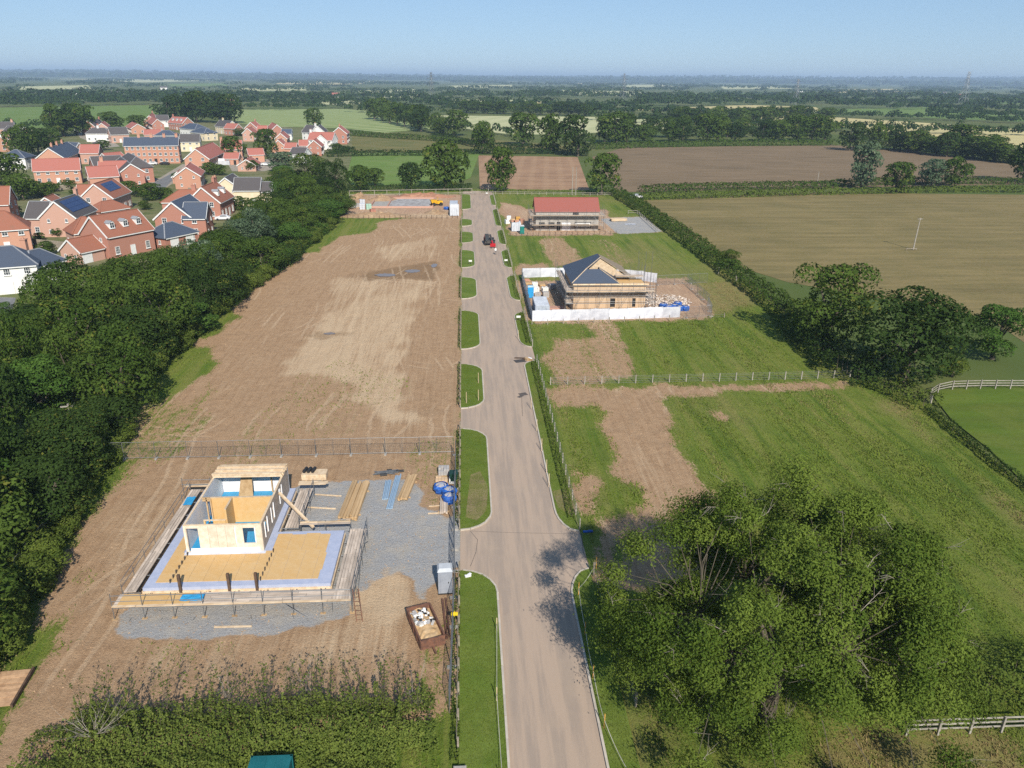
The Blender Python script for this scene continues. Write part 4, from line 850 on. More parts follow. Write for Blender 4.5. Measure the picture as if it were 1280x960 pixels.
# --- far woods: one mass of crowns, thinning into the haze
def woods():
    g = np.random.default_rng(9); V = []; F = []; T = []; o = 0
    fields_px = []
    def clump(px, py, wd, h, n, size):
        nonlocal o
        p = G(px, py); C = np.array([p.x, p.y, h*0.5]); u = unit(n, g); u[:, 2] = np.abs(u[:, 2])*1.1-0.15
        P = C+u*np.array([wd/2, wd/2, h*0.55])*(0.75+0.3*g.random(n))[:, None]; P[:, 2] = np.maximum(P[:, 2], 0.3)
        v, f = cards(P, u, size, g, 0.8, 0.5); V.append(v); F.append(f+o); o += len(v)
        T.append(np.repeat(np.clip(0.1+0.5*g.random()+0.4*g.random(n), 0, 0.92), 4))
    hor = lambda x: 96.4+(x-583)*0.0096
    def line(x0, y0, x1, y1, step, h, wd, jy=0.6, n=80):
        L = abs(x1-x0); k = max(2, int(L/step))
        for i in range(k+1):
            f = i/k; x = x0+(x1-x0)*f+g.normal()*step*0.4; y = y0+(y1-y0)*f+g.normal()*jy
            y = max(y, hor(x)+4.2)
            hh = h*(0.6+0.7*g.random()); clump(x, y, wd*(0.7+0.8*g.random()), hh, n, max(1.0, wd*0.17))
    # nearest hedgerows and copses
    for a in ((840,158,1290,170,9,8,10), (740,150,900,158,9,9,12), (560,160,640,170,10,7,9), (440,140,545,143,8,8,11), (286,137,430,136,8,8,11), (0,134,215,130,7,10,14), (0,129,215,126,6,12,18), (290,131,460,131,7,9,14), (0,160,60,162,9,6,8), (455,139,540,141,7,8,12), (1030,145,1290,154,7,7,11), (930,143,1040,144,7,8,12), (740,140,930,146,6,9,14), (560,137,760,141,6,9,14), (1040,134,1290,139,6,10,16), (300,126,560,131,6,10,16), (1160,143,1290,147,6,9,14)):
        line(*a)
    for a in ((540,133,800,136,5,11,20), (800,132,1040,130,5,12,22), (1000,128,1290,133,5,12,24), (300,121,560,125,5,11,22), (0,123,300,122,5,12,24), (560,122,700,122,4.5,11,24), (800,126,1010,124,4.5,12,26), (1000,122,1290,126,4.5,14,28), (660,120,860,123,4.5,12,26)):
        line(*a, 0.9, 50)
    for y, hh in ((118, 9), (115, 9), (112.5, 10), (110.3, 10), (108.3, 11), (106.6, 12), (105, 12), (103.6, 13), (102.4, 14), (101.4, 14)):
        wd = 0.011*970*38/(0.93*(y-96.4))*1.0
        for x in np.arange(-20, 1310, 4.2):
            if vnoise(np.array([x*0.018+y*3.1]), np.array([y*0.9]))[0] < 0.53: continue
            yy_ = hor(x)+(y-96.4)+g.normal()*0.5
            clump(x+g.normal()*2, max(yy_, hor(x)+4.3), wd*(0.7+0.7*g.random()), hh*(0.6+0.6*g.random()), 20, max(2.5, wd*0.2))
    # wooded skyline on the far hills
    for d in (8000, 9500, 11500, 13500):
        for k in range(420):
            a = -0.75+1.5*(k+g.random())/420; x = math.sin(a+0.06)*d; y = math.cos(a+0.06)*d
            n = 12; hgt = 26*(0.5+g.random()); zg = max(0, (d-7000)/6000)*(fbm(np.array([x/2600+3]), np.array([y/2600]), 3)[0]*95+5) if d < 13000 else fbm(np.array([x/2600+3]), np.array([y/2600]), 3)[0]*95+5
            u = unit(n, g); u[:, 2] = np.abs(u[:, 2])
            P = np.array([x, y, zg])+u*np.array([70, 70, hgt]); v, f = cards(P, u, 34, g, 0.7, 0.3); V.append(v); F.append(f+o); o += len(v); T.append(np.repeat(0.2+0.5*g.random(n), 4))
    ob_ = ob('far_woods', mesh_np('far_woods', np.concatenate(V), np.concatenate(F), M['leaf_far'], attrs={'tint': np.concatenate(T)}))
    tag(ob_, 'distant hedgerows and woods fading towards the horizon', kind='stuff')
woods()

# --- grass blades on the verges and the rough meadow
def blades(name, X, Y, Z0, hgt, wd, mat, label, lean=0.5, seed=4):
    g = np.random.default_rng(seed); n = len(X); a = g.random(n)*6.283; la = g.random(n)*6.283; hh = hgt*(0.5+g.random(n))
    dx, dy = np.cos(a)*wd, np.sin(a)*wd; lx, ly = np.cos(la)*hh*lean*g.random(n), np.sin(la)*hh*lean*g.random(n)
    V = np.stack([np.stack([X-dx, Y-dy, Z0], -1), np.stack([X+dx, Y+dy, Z0], -1), np.stack([X+lx, Y+ly, Z0+hh], -1)], 1).reshape(-1, 3)
    tint = np.repeat(np.clip(1.5*(fbm(X*0.5, Y*0.045, 3)-0.5)+0.25+0.5*g.random(n), 0, 1), 3)
    o = ob(name, mesh_np(name, V, np.arange(3*n).reshape(n, 3), mat, attrs={'tint': tint})); tag(o, label, kind='stuff')
def grasses():
    X, Y, Zg, gr, dry, keep = SG; g = np.random.default_rng(31)
    wgt = np.where(keep & (gr > 0.2) & ((X > 10.4) | (X < -1.9)) & (Y > 26) & (Y < 150), gr, 0.0)
    area = np.gradient(Y[:, 0])[:, None]*np.ones_like(X); dens = wgt*area/(1+(Y/60)**2)
    dens *= np.where(X > 10, 1.0, 0.55); pr = (dens/dens.sum()).ravel(); n = 170000
    i = g.choice(pr.size, n, p=pr); x = X.ravel()[i]+g.uniform(-.2, .2, n); y = Y.ravel()[i]+g.uniform(-.2, .2, n); z = Zg.ravel()[i]-0.02
    d = dry.ravel()[i] > 0.32+0.35*g.random(n)
    clump = 0.6*fbm(x*0.5, y*0.06, 3)+0.4*fbm(x*0.8, y*0.8, 3); hh = np.clip((clump-0.25)*0.45, 0.06, 0.22)
    blades('meadow_grass', x[~d], y[~d], z[~d], hh[~d], 0.035+0.0006*y[~d], M['grass_blade'], 'long rough grass covering the unbuilt plots', 1.6)
    blades('dry_grass', x[d], y[d], z[d], hh[d]*0.9, 0.03+0.0005*y[d], M['dry_blade'], 'straw coloured dried grass in drifts on the meadow', 0.9, 5)
    xs = []; ys = []
    for poly, mt in VERGES[:4]+VERGES[9:12]:
        px = [p[0] for p in poly]; py = [p[1] for p in poly]; n = int((max(px)-min(px))*(max(py)-max(24, min(py)))*260)
        a = g.uniform(min(px)+.1, max(px)-.1, n); b = g.uniform(max(26, min(py))+.1, max(py)-.1, n); k = inpoly(a, b, poly); xs.append(a[k]); ys.append(b[k])
    xs = np.concatenate(xs); ys = np.concatenate(ys)
    blades('verge_grass', xs, ys, np.full(len(xs), 0.12), 0.07, 0.016, M['grass_blade'], 'short mown grass on the verges', 0.8, 6)
grasses()

# --- clods and stones on the bare soil
def clods():
    X, Y, Zg, gr, dry, keep = SG; g = np.random.default_rng(12)
    wgt = np.where(keep & (gr < 0.35) & ((X > 10.3) | (X < -2.2)) & (Y > 40) & (Y < 130), 1.0, 0.0)*np.gradient(Y[:, 0])[:, None]/(1+(Y/55)**2)
    wgt *= 0.25+fbm(X*0.3, Y*0.3, 3)**2*2; i = g.choice(wgt.size, 26000, p=(wgt/wgt.sum()).ravel()); n = len(i)
    P = np.stack([X.ravel()[i]+g.uniform(-.15, .15, n), Y.ravel()[i]+g.uniform(-.15, .15, n), Zg.ravel()[i]], -1); s = 0.03+0.075*g.random(n)**3
    u = unit(4*n, g).reshape(n, 4, 3)*np.array([1, 1, 0.6]); V = (P[:, None, :]+u*s[:, None, None]+np.array([0, 0, 0.015])).reshape(-1, 3)
    b = np.arange(n)*4; F = np.concatenate([np.stack([b, b+1, b+2], -1), np.stack([b, b+2, b+3], -1), np.stack([b, b+3, b+1], -1), np.stack([b+1, b+3, b+2], -1)])
    o = ob('soil_clods', mesh_np('soil_clods', V, F, simple('clods_and_stones', (0.42, 0.29, 0.18), (0.26, 0.17, 0.10), 0.7, contrast=(0.42, 0.58)))); tag(o, 'clods and stones strewn over the bare soil', kind='stuff')
clods()
# ------------------------------------------------------------------ the village
def window_meshes(wd, h, bars):
    b = MB(); f = 0.09
    b.box((0, 0, 0), (wd, 0.1, f)).box((0, 0, h-f), (wd, 0.1, f)).box((-wd/2+f/2, 0, f), (f, 0.1, h-2*f)).box((wd/2-f/2, 0, f), (f, 0.1, h-2*f))
    for i in range(1, bars[0]+1): b.box((-wd/2+wd*i/(bars[0]+1), 0.01, f), (0.05, 0.07, h-2*f))
    for i in range(1, bars[1]+1): b.box((0, 0.012, h*i/(bars[1]+1)), (wd-2*f, 0.066, 0.05))
    b.box((0, -0.09, -0.1), (wd+0.2, 0.2, 0.1))
    p = MB().box((0, 0.02, f*0.5), (wd-f, 0.03, h-f))
    return b.mesh('window', M['white']), p.mesh('pane', M['glass'])
WINS = {'std': window_meshes(1.15, 1.3, (1, 1)), 'small': window_meshes(0.7, 0.9, (1, 0)), 'wide': window_meshes(1.7, 1.3, (2, 1)), 'sash': window_meshes(1.1, 1.7, (2, 2)), 'tall': window_meshes(1.2, 2.1, (1, 1))}
WSZ = {'std': (1.15, 1.3), 'small': (0.7, 0.9), 'wide': (1.7, 1.3), 'sash': (1.1, 1.7), 'tall': (1.2, 2.1)}
def door_mesh(mt, wd=1.0, h=2.1):
    return MB().box((0, -0.02, 0), (wd, 0.08, h)).box((-wd/2-0.06, -0.03, 0), (0.12, 0.1, h+0.1)).box((wd/2+0.06, -0.03, 0), (0.12, 0.1, h+0.1)).box((0, -0.03, h), (wd+0.24, 0.12, 0.12)).mesh('door', mt)
DOORS = {'white': door_mesh(M['white']), 'dark': door_mesh(M['black']), 'garage': MB().box((0, -0.02, 0), (2.4, 0.08, 2.1)).box((0, -0.05, 0.65), (2.3, 0.03, 0.05)).box((0, -0.05, 1.3), (2.3, 0.03, 0.05)).mesh('garage_door', M['white']), 'black': MB().box((0, -0.02, 0), (1.1, 0.08, 1.9)).mesh('opening', M['black'])}
def chimney_mesh(mt):
    b = MB().box((0, 0, 0), (1.15, 0.75, 2.2), 0, 0).box((0, 0, 2.2), (1.3, 0.9, 0.15), 0, 0)
    for x in (-0.3, 0.3): b.tube((x, 0, 2.35), (x, 0, 2.8), 0.14, 0.11, 8, 1)
    return b.mesh('chimney', [mt, M['brick_orange']])
CHIM = {'brick_red': chimney_mesh(M['brick_red']), 'brick_pink': chimney_mesh(M['brick_pink']), 'brick_orange': chimney_mesh(M['brick_orange'])}
CHIM['render_white'] = chimney_mesh(M['render_white']); CHIM['render_cream'] = chimney_mesh(M['render_cream'])
def put(parent, kind, loc, face):
    """a window on the wall whose outward direction (parent space) is the angle face"""
    me, pn = WINS[kind]; o = ob('window', me, parent, loc, face+math.pi/2); ob('pane', pn, o); return o
def block(parent, p1, p2, zr=8.6, e=5.0, W=None, kind='gable', wall='brick_red', roof='tile_red', front='auto', gable='auto', chim=(), dorm=0, solar=None, barge=True, lmin=0, door='white', wk='std', wn=None, gd=0, vis=(0, 0, 0, 0)):
    a, b = G(*p1, zr), G(*p2, zr); org = parent.location
    d = b-a; L = max(d.length, lmin, 0.05); ang = math.atan2(d.y, d.x) if d.length > 0.5 else 0.0
    if d.length < lmin: b = a+d.normalized()*lmin if d.length > 0.5 else a
    mid = (a+b)/2; run = zr-e; W = W or 2*run/math.tan(R(41))
    M_ = Matrix.Translation((mid.x-org.x, mid.y-org.y, 0)) @ Matrix.Rotation(ang, 4, 'Z')
    def T(v): return M_ @ Vector(v)
    hw = W/2; hip = kind == 'hip'; hl = L/2+(hw*0.95 if hip else 0)
    oz = 0.012*rng.random()
    wb = MB(); base = [(-hl, -hw), (hl, -hw), (hl, hw), (-hl, hw)]
    vs = [(x, y, -0.15) for x, y in base]+[(x, y, e) for x, y in base]
    fs = [(0,3,2,1), (0,1,5,4), (2,3,7,6)]
    if hip: fs += [(1,2,6,5), (3,0,4,7), (4,5,6,7)]
    else:
        vs += [(-hl, 0, zr-0.06), (hl, 0, zr-0.06)]; fs += [(1,2,6,9,5), (3,0,4,8,7), (4,5,9,8), (6,7,8,9)]
    wb.add([T(v) for v in vs], fs); wall_o = wb.build('wall', M[wall], parent)
    # roof
    ov, vg, th = 0.38, (0.0 if hip else 0.25), 0.17; sl = run/hw
    rb = MB(); ez = e-ov*sl+oz
    if hip:
        q = [(-hl-ov, -hw-ov, ez), (hl+ov, -hw-ov, ez), (hl+ov, hw+ov, ez), (-hl-ov, hw+ov, ez), (-L/2, 0, zr+oz), (L/2, 0, zr+oz)]
        qq = [(x, y, z+th) for x, y, z in q]; n = 6
        F = [(0,1,5,4), (1,2,5), (2,3,4,5), (3,0,4)]
        rb.add([T(v) for v in q+qq], [tuple(i+n for i in f) for f in F]+[f[::-1] for f in F]+[(0,1,7,6), (1,2,8,7), (2,3,9,8), (3,0,6,9)])
    else:
        for s in (-1, 1):
            q = [(-hl-vg, s*(hw+ov), ez), (hl+vg, s*(hw+ov), ez), (hl+vg, 0, zr+oz), (-hl-vg, 0, zr+oz)]; qq = [(x, y, z+th) for x, y, z in q]
            if s > 0: q = q[::-1]; qq = qq[::-1]
            rb.add([T(v) for v in q+qq], [(3,2,1,0), (4,5,6,7), (0,1,5,4), (1,2,6,5), (2,3,7,6), (3,0,4,7)])
    ro = rb.build('roof', M[roof], parent)
    rd = MB().beam(T((-L/2-vg*0.8, 0, zr+th+0.03)), T((L/2+vg*0.8, 0, zr+th+0.03)), 0.28, 0.14)
    if hip:
        for x, s in ((-1, -1), (-1, 1), (1, -1), (1, 1)): rd.beam(T((x*L/2, 0, zr+th+0.02)), T((x*(hl+ov), s*(hw+ov), ez+th+0.02)), 0.26, 0.10)
    ro2 = rd.build('ridge', M['lead'] if 'slate' in roof or 'grey' in roof else M[roof], ro)
    # fascias and bargeboards
    fb = MB()
    for s in (-1, 1): fb.beam(T((-hl, s*(hw+ov-0.02), ez-0.02)), T((hl, s*(hw+ov-0.02), ez-0.02)), 0.1, 0.2)
    if not hip and barge:
        for x in (-1, 1):
            for s in (-1, 1): fb.beam(T((x*(hl+vg+0.03), s*(hw+ov), ez+0.02)), T((x*(hl+vg+0.03), 0, zr+0.02)), 0.08, 0.34)
    fb.build('fascia', M['white'], parent)
    # openings on the sides that look towards the camera
    cz = Vector((0, 0, H))
    for si, (nx, ny) in enumerate(((0, -1), (0, 1), (-1, 0), (1, 0))):
        nw = Vector((math.cos(ang)*nx-math.sin(ang)*ny, math.sin(ang)*nx+math.cos(ang)*ny, 0)); c = Vector((mid.x, mid.y, 0))+nw*(hw if ny else hl)
        if nw.dot(cz-c) < 0 or vis[si] < 0: continue
        face = math.atan2(nw.y, nw.x); leng = 2*hl if ny else W; st = max(1, int(round(e/2.6)))
        n = (wn if (wn is not None and ny) else max(1, int(leng/3.0))); k0 = wk if ny else 'small' if leng < 9 else 'std'
        if not ny: n = min(n, 2)
        for lv in range(st):
            for i in range(n):
                u = (i+0.5)/n*leng-leng/2; k = k0
                z = 0.95+lv*2.6 if WSZ[k][1] < 1.6 else 0.75+lv*2.75
                if z+WSZ[k][1] > e+(0 if ny else 0.6): continue
                loc = (nx*hl*1.0+(u if ny else 0), ny*hw+(u if nx else 0), z)
                loc = T((loc[0]+nx*0.03, loc[1]+ny*0.03, loc[2])); 
                if ny and lv == 0 and gd and i < gd:
                    u = (i+0.5)/gd*leng*0.94-leng*0.47; ob('garage_door', DOORS['garage'], parent, T((u, ny*(hw+0.03), 0)), face+math.pi/2); continue
                if ny and lv == 0 and i == n//2 and door:
                    ob('door', DOORS[door], parent, T((u, ny*(hw+0.03), 0)), face+math.pi/2)
                else: put(parent, k, loc, face)
    for f in chim:
        ob('chimney', CHIM[wall if wall in CHIM else 'brick_red'], parent, T(((f-0.5)*L, 0.0, zr-0.9)), ang)
    s = 1 if (Vector((-math.sin(ang), math.cos(ang), 0)).dot(cz-mid) > 0) else -1
    for i in range(dorm):
        u = ((i+0.5)/dorm-0.5)*L*0.86; y = s*hw*0.62; zb = zr-run*0.62*1.0; dm = MB(); w2 = 0.65
        dm.add([T((u+x, y+s*yy_, z)) for x, yy_, z in ((-w2,0.5,zb-0.3),(w2,0.5,zb-0.3),(w2,0.5,zb+1.1),(-w2,0.5,zb+1.1),(-w2,-1.0,zb-0.3),(w2,-1.0,zb-0.3),(w2,-1.0,zb+1.1),(-w2,-1.0,zb+1.1),(0,0.5,zb+1.5),(0,-1.0,zb+1.5))], [(0,1,2,8,3), (1,5,6,2), (4,0,3,7), (5,4,7,9,6)])
        dm.add([T((u+x, y+s*yy_, z)) for x, yy_, z in ((-w2-.15,0.65,zb+1.03),(0,0.65,zb+1.56),(0,-1.2,zb+1.56),(-w2-.15,-1.2,zb+1.03),(w2+.15,0.65,zb+1.03),(w2+.15,-1.2,zb+1.03))], [(0,1,2,3), (1,4,5,2)], 1)
        do = dm.build('dormer', [M['white'], M['lead']], parent)
        wpos = T((u, y+s*0.54, zb-0.1)); put(do, 'std', wpos, ang+s*math.pi/2)
    if solar:
        sl_s, x0, x1, v0, v1, nx_, ny_ = solar
        for i in range(nx_):
            for j in range(ny_):
                pts = []
                for (uu, vv) in ((i, j), (i+1, j), (i+1, j+1), (i, j+1)):
                    f1 = x0+(x1-x0)*(uu+(0.02 if uu == i else -0.02))/nx_; f2 = v0+(v1-v0)*(vv+(0.02 if vv == j else -0.02))/ny_
                    pts.append(T(((f1-0.5)*L, sl_s*hw*f2, zr-run*f2+th+0.10)))
                n3 = (pts[1]-pts[0]).cross(pts[2]-pts[0]).normalized(); n3 = n3 if n3.z > 0 else -n3
                MB().add(pts+[p+n3*0.05 for p in pts], [(3,2,1,0), (4,5,6,7), (0,1,5,4), (1,2,6,5), (2,3,7,6), (3,0,4,7)]).build('solar_panel', M['solar'], parent)
    return wall_o
def house(label, *blocks, name='house', cat='house', group=None):
    z = blocks[0].get('zr', 8.6); a = G(*blocks[0]['p1'], z); b = G(*blocks[0]['p2'], z)
    t = thing(name, label, cat, ((a.x+b.x)/2, (a.y+b.y)/2, 0), 0, group)
    for bk in blocks: block(t, **bk)
    return t
D = dict
br, pk, og, wh, cr = 'brick_red', 'brick_pink', 'brick_orange', 'render_white', 'render_cream'
tr, tb, ts, tg = 'tile_red', 'tile_brown', 'tile_slate', 'tile_grey'
house('brick house with three white dormers and a white front door', D(p1=(112.5,271.4), p2=(170.5,262.1), zr=8.8, e=4.9, wall=br, roof=tb, dorm=3, wk='sash', wn=3), D(p1=(101,272), p2=(106,271.5), zr=6.4, e=3.6, W=6.5, kind='hip', wall=pk, roof=tb, door=None), D(p1=(84.5,300.4), p2=(114.7,294.4), zr=4.9, e=2.6, W=6.0, wall=pk, roof=tb, gd=2))
house('pink brick house with a dark roof and blue solar panels', D(p1=(67.2,252.3), p2=(90.6,244.5), zr=8.6, e=4.8, W=8.4, wall=pk, roof=tg, solar=(-1,0.12,0.92,0.12,0.8,4,3), chim=(1.0,), lmin=13), D(p1=(37.5,252.3), p2=(62,252.6), zr=7.9, e=4.6, W=6.5, wall=pk, roof=tg, door=None))
house('brick house with a grey solar array behind the dark roofed one', D(p1=(116.9,230.4), p2=(138,223.8), zr=8.6, e=4.8, W=9, wall=pk, roof=tb, solar=(-1,0.2,0.8,0.15,0.7,4,3), lmin=14), D(p1=(97,231.5), p2=(114,231.2), zr=7.6, e=4.8, W=6.5, wall=pk, roof=tb, door=None), D(p1=(126,252.5), p2=(140,250.5), zr=4.6, e=2.6, W=6.0, kind='hip', wall=pk, roof=tb, gd=2))
house('brick house with a plain red roof cut by the left edge', D(p1=(-30,234.5), p2=(11.5,233.3), zr=8.8, e=4.8, W=9, wall=br, roof=tb))
house('brick house with a hipped red roof at the left edge', D(p1=(-24,266), p2=(6,264.2), zr=8.4, e=5.0, W=8.6, kind='hip', wall=og, roof=tb), D(p1=(-30,290), p2=(4,287), zr=4.4, e=2.5, W=4.5, wall=og, roof=tb, door=None))
wh_house = house('white rendered house with slate hipped roof and tall brick chimney', D(p1=(-30,311), p2=(15.6,308), zr=8.0, e=5.2, W=7.6, kind='hip', wall=wh, roof=ts, wk='sash', wn=4), D(p1=(36,314.5), p2=(50,311.5), zr=6.6, e=4.4, W=5.5, kind='hip', wall=wh, roof=ts, door=None))
_p = G(40.5, 352)-wh_house.location
MB().box((_p.x, _p.y, 0), (1.0, 0.9, 8.2)).box((_p.x, _p.y, 8.2), (1.2, 1.1, 0.2)).tube((_p.x, _p.y, 8.4), (_p.x, _p.y, 8.9), 0.16, 0.13, 8).build('chimney', M['brick_orange'], wh_house)
house('small garage with a red hipped roof behind the solar house', D(p1=(56,247.3), p2=(66.7,243), zr=4.8, e=2.6, W=6, wall=pk, roof=tb, door=None), name='garage', cat='garage')
house('long brick terrace under a bright red roof', D(p1=(40.1,199.4), p2=(98.4,197.8), zr=8.6, e=5.0, W=8.4, wall=og, roof=tr, wn=5))
house('brick terrace with blue slate roof and three chimneys', D(p1=(59.9,185.3), p2=(84,177.7), zr=8.9, e=4.9, W=10.5, wall=og, roof=ts, chim=(0.18, 0.45, 0.72), lmin=24), D(p1=(84,177.9), p2=(98,178.6), zr=8.4, e=4.9, W=7, wall=og, roof=ts, door=None))
house('white house with a slate pyramid roof among trees', D(p1=(18.0,187.4), p2=(21.5,187.4), zr=7.6, e=4.8, W=9.5, kind='hip', wall=wh, roof=ts))
house('grey roofed terrace at the far left edge', D(p1=(-30,153), p2=(17,152.5), zr=8.8, e=5.2, wall=pk, roof=tg, chim=(0.95,)), D(p1=(9.4,157.7), p2=(30,159), zr=8.2, e=5, W=8, wall=pk, roof=tg, door=None))
house('narrow orange brick house cut by the left edge', D(p1=(-16,166), p2=(-5,168), zr=8.6, e=5, W=9, wall=og, roof=tr))
house('small white garage with a grey roof', D(p1=(92,155), p2=(105.7,155), zr=4.8, e=2.5, W=6.5, wall=wh, roof=tg, gd=2), name='garage', cat='garage')
house('grey and red roofed house left of the white cottages', D(p1=(109.3,150.8), p2=(124,149.3), zr=9, e=5.4, wall=br, roof=tg, chim=(1.0,)), D(p1=(111,155.5), p2=(122,155), zr=6.6, e=4.4, W=6, wall=og, roof=tr, door=None), D(p1=(126.5,154), p2=(130,151.5), zr=7.4, e=4.8, wall=pk, roof=tr, lmin=9, door=None))
house('white cottage with a tall brick chimney', D(p1=(115.5,160), p2=(131,160), zr=7.6, e=4.8, W=7, kind='hip', wall=wh, roof=tg, chim=(0.45,)))
house('grey roofed house with a pink gable and white bays', D(p1=(135,159.6), p2=(157.4,159), zr=8.4, e=4.8, W=8.4, wall=pk, roof=tg, wk='tall'))
house('three-storey brick terrace under one long slate roof', D(p1=(155,172), p2=(222.4,171.3), zr=11.2, e=8.0, W=9, wall=og, roof=ts, wn=10, chim=(0.27, 0.5, 0.74, 0.97), door='dark'))
house('low orange gabled house behind the long slate terrace', D(p1=(172,155), p2=(165,152.5), zr=6.4, e=3.6, W=9, wall=og, roof=tr, lmin=9))
house('red roofed bungalow above the slate terrace', D(p1=(180,162.2), p2=(201,162), zr=6.2, e=3.6, W=8, wall=og, roof=tr))
house('twin gabled brick house at the top of the village', D(p1=(186.2,144.6), p2=(190.5,141.2), zr=9, e=5, wall=br, roof=tr, chim=(1.0,), lmin=12), D(p1=(196.6,149), p2=(190,146), zr=8.2, e=4.8, wall=br, roof=tr, lmin=12, door=None))
house('white house with a grey roof at the village edge', D(p1=(194.5,144), p2=(209.5,143.8), zr=8.6, e=5, wall=wh, roof=tg))
house('red roofed house with three tiny dormers', D(p1=(216,145.8), p2=(234,146.9), zr=8.8, e=5, W=9, wall=br, roof=tr, dorm=3, chim=(0.02,)))
house('white house with a small slate hipped roof beside the terrace chimneys', D(p1=(204,163), p2=(212,163), zr=6.6, e=4, W=9, kind='hip', wall=wh, roof=ts))
house('slate hipped roof over white walls near the copse', D(p1=(237,154.2), p2=(247,155), zr=7.6, e=4.6, W=10, kind='hip', wall=wh, roof=ts))
house('second slate hipped house beside the cream gable', D(p1=(250,160), p2=(258,160.6), zr=7.0, e=4.6, W=9, kind='hip', wall=cr, roof=ts))
house('cream rendered house with a grey roof beside the terrace', D(p1=(225,168), p2=(249.4,167.8), zr=8.4, e=5, W=8.4, wall=cr, roof=tg))
house('large red roofed house with a brick gable and round vent', D(p1=(244,186.4), p2=(265.8,178.2), zr=8.4, e=4.4, W=10, wall=og, roof=tr, lmin=22, vis=(0,0,0,0)))
house('tall red roofed house with a low front wing', D(p1=(276,175.7), p2=(302,175.5), zr=9, e=5.4, W=8.6, wall=og, roof=tr, chim=(0.02,)), D(p1=(281,191.3), p2=(299,191.3), zr=4.8, e=2.7, W=6.5, wall=og, roof=tr, door='black'))
house('red roofed brick annex with a black doorway', D(p1=(309,186), p2=(328,185.5), zr=5.8, e=3.4, W=7, wall=og, roof=tr, door='black', wn=1))
house('double garage with a red roof and two white doors', D(p1=(307.3,199.6), p2=(314,196.2), zr=4.8, e=2.5, W=7.4, wall=pk, roof=tr, lmin=7, vis=(0,0,0,0)), name='garage', cat='garage')
house('cream gabled house in front of the dark copse', D(p1=(275,150), p2=(290,151.4), zr=8.6, e=5, wall=cr, roof=tg, chim=(0.25,)), D(p1=(284,154.2), p2=(297.5,154.9), zr=7.4, e=4.6, wall=br, roof=tr, door=None))
house('cluster of red gables behind the round tree', D(p1=(313,153), p2=(318.5,152.2), zr=8.8, e=5, wall=br, roof=tr, chim=(0.9,), lmin=10), D(p1=(322,157.2), p2=(334,157.2), zr=7.4, e=4.6, wall=br, roof=tr, door=None), D(p1=(309,160.5), p2=(315,158.5), zr=7.6, e=4.8, wall=pk, roof=tr, lmin=9, door=None))
house('steep red gabled house right of the dark round tree', D(p1=(340,153.3), p2=(346,156), zr=8.6, e=5, wall=br, roof=tr, lmin=11))
house('small slate roofed cottage with white walls', D(p1=(352.5,161.6), p2=(364.5,161.6), zr=6.4, e=4, W=7, wall=wh, roof=ts))
house('orange brick gable below the slate cottage', D(p1=(350.5,166.8), p2=(354.5,164), zr=7.2, e=4.4, wall=og, roof=tr, lmin=10))
house('long red roof with a brick gable at its left', D(p1=(347.5,175.4), p2=(352,173.5), zr=7.6, e=4.6, wall=og, roof=tr, lmin=9), D(p1=(357,178.6), p2=(371,178.8), zr=6.6, e=4.4, wall=og, roof=tr, door=None))
house('white gabled house with a steep grey roof', D(p1=(383,156.4), p2=(394.4,157), zr=8.8, e=5, wall=wh, roof=tg, chim=(0.98,)), D(p1=(397,157.8), p2=(401,156), zr=8.4, e=5, wall=wh, roof=tg, lmin=8, door=None))
house('long red roofed house with white end gables', D(p1=(388,165.2), p2=(418,165.8), zr=8.6, e=5, W=8.4, wall=wh, roof=tr, chim=(0.02,)), D(p1=(400.5,169), p2=(405,166.5), zr=7.6, e=4.6, wall=wh, roof=tr, lmin=8, door=None))
house('tall brick gabled house at the right end of the village', D(p1=(423.2,159.2), p2=(426.5,157), zr=9.6, e=6, W=9, wall=br, roof=tr, chim=(0.4,), lmin=11))
house('brick gabled house in front of the white gables', D(p1=(392,175.5), p2=(395.5,173), zr=7.6, e=4.6, wall=br, roof=tr, lmin=10), D(p1=(374,175.2), p2=(385,175.2), zr=6.8, e=4.4, wall=og, roof=tr, door=None))
house('dark grey roofed house half hidden by trees', D(p1=(366,184.4), p2=(384,184.9), zr=6.6, e=4, W=8, wall=wh, roof=tg))
house('small brick house with a steep red roof beside the village road', D(p1=(232.3,209.3), p2=(238,203.5), zr=7.4, e=4.4, W=8.6, wall=og, roof=tr, lmin=10), D(p1=(221.5,215), p2=(225,212.5), zr=4.2, e=2.5, W=4, wall=og, roof=tr, door=None))
house('cream house with a near black roof and white gable edge', D(p1=(294,222.4), p2=(325.7,222.3), zr=8.0, e=4.8, W=7.6, wall=cr, roof=tg), D(p1=(281,222.5), p2=(291,217.5), zr=7.9, e=4.8, W=8, wall=cr, roof=tg, lmin=11, door=None), D(p1=(328,227.8), p2=(340,227.8), zr=6.6, e=4.2, W=6, wall=cr, roof=tg, door=None))
house('brick house with slate roof and projecting right wing', D(p1=(214.2,253.2), p2=(237.4,243.5), zr=8.6, e=4.6, W=9.4, wall=br, roof=ts, lmin=13), D(p1=(231,253.4), p2=(258.6,253.2), zr=8.1, e=4.9, W=7.0, wall=br, roof=ts, door=None))
house('brick house with two chimneys and twin dormers on its right roof', D(p1=(251.5,234.5), p2=(269,227.4), zr=8.8, e=4.8, W=9, wall=br, roof=tb, dorm=2, chim=(0.98, 0.85), wk='sash', lmin=13))
house('red hipped house behind the slate one', D(p1=(224,237.9), p2=(245.7,237.7), zr=7.4, e=4.8, W=8.5, kind='hip', wall=br, roof=tb, chim=(0.85,)))
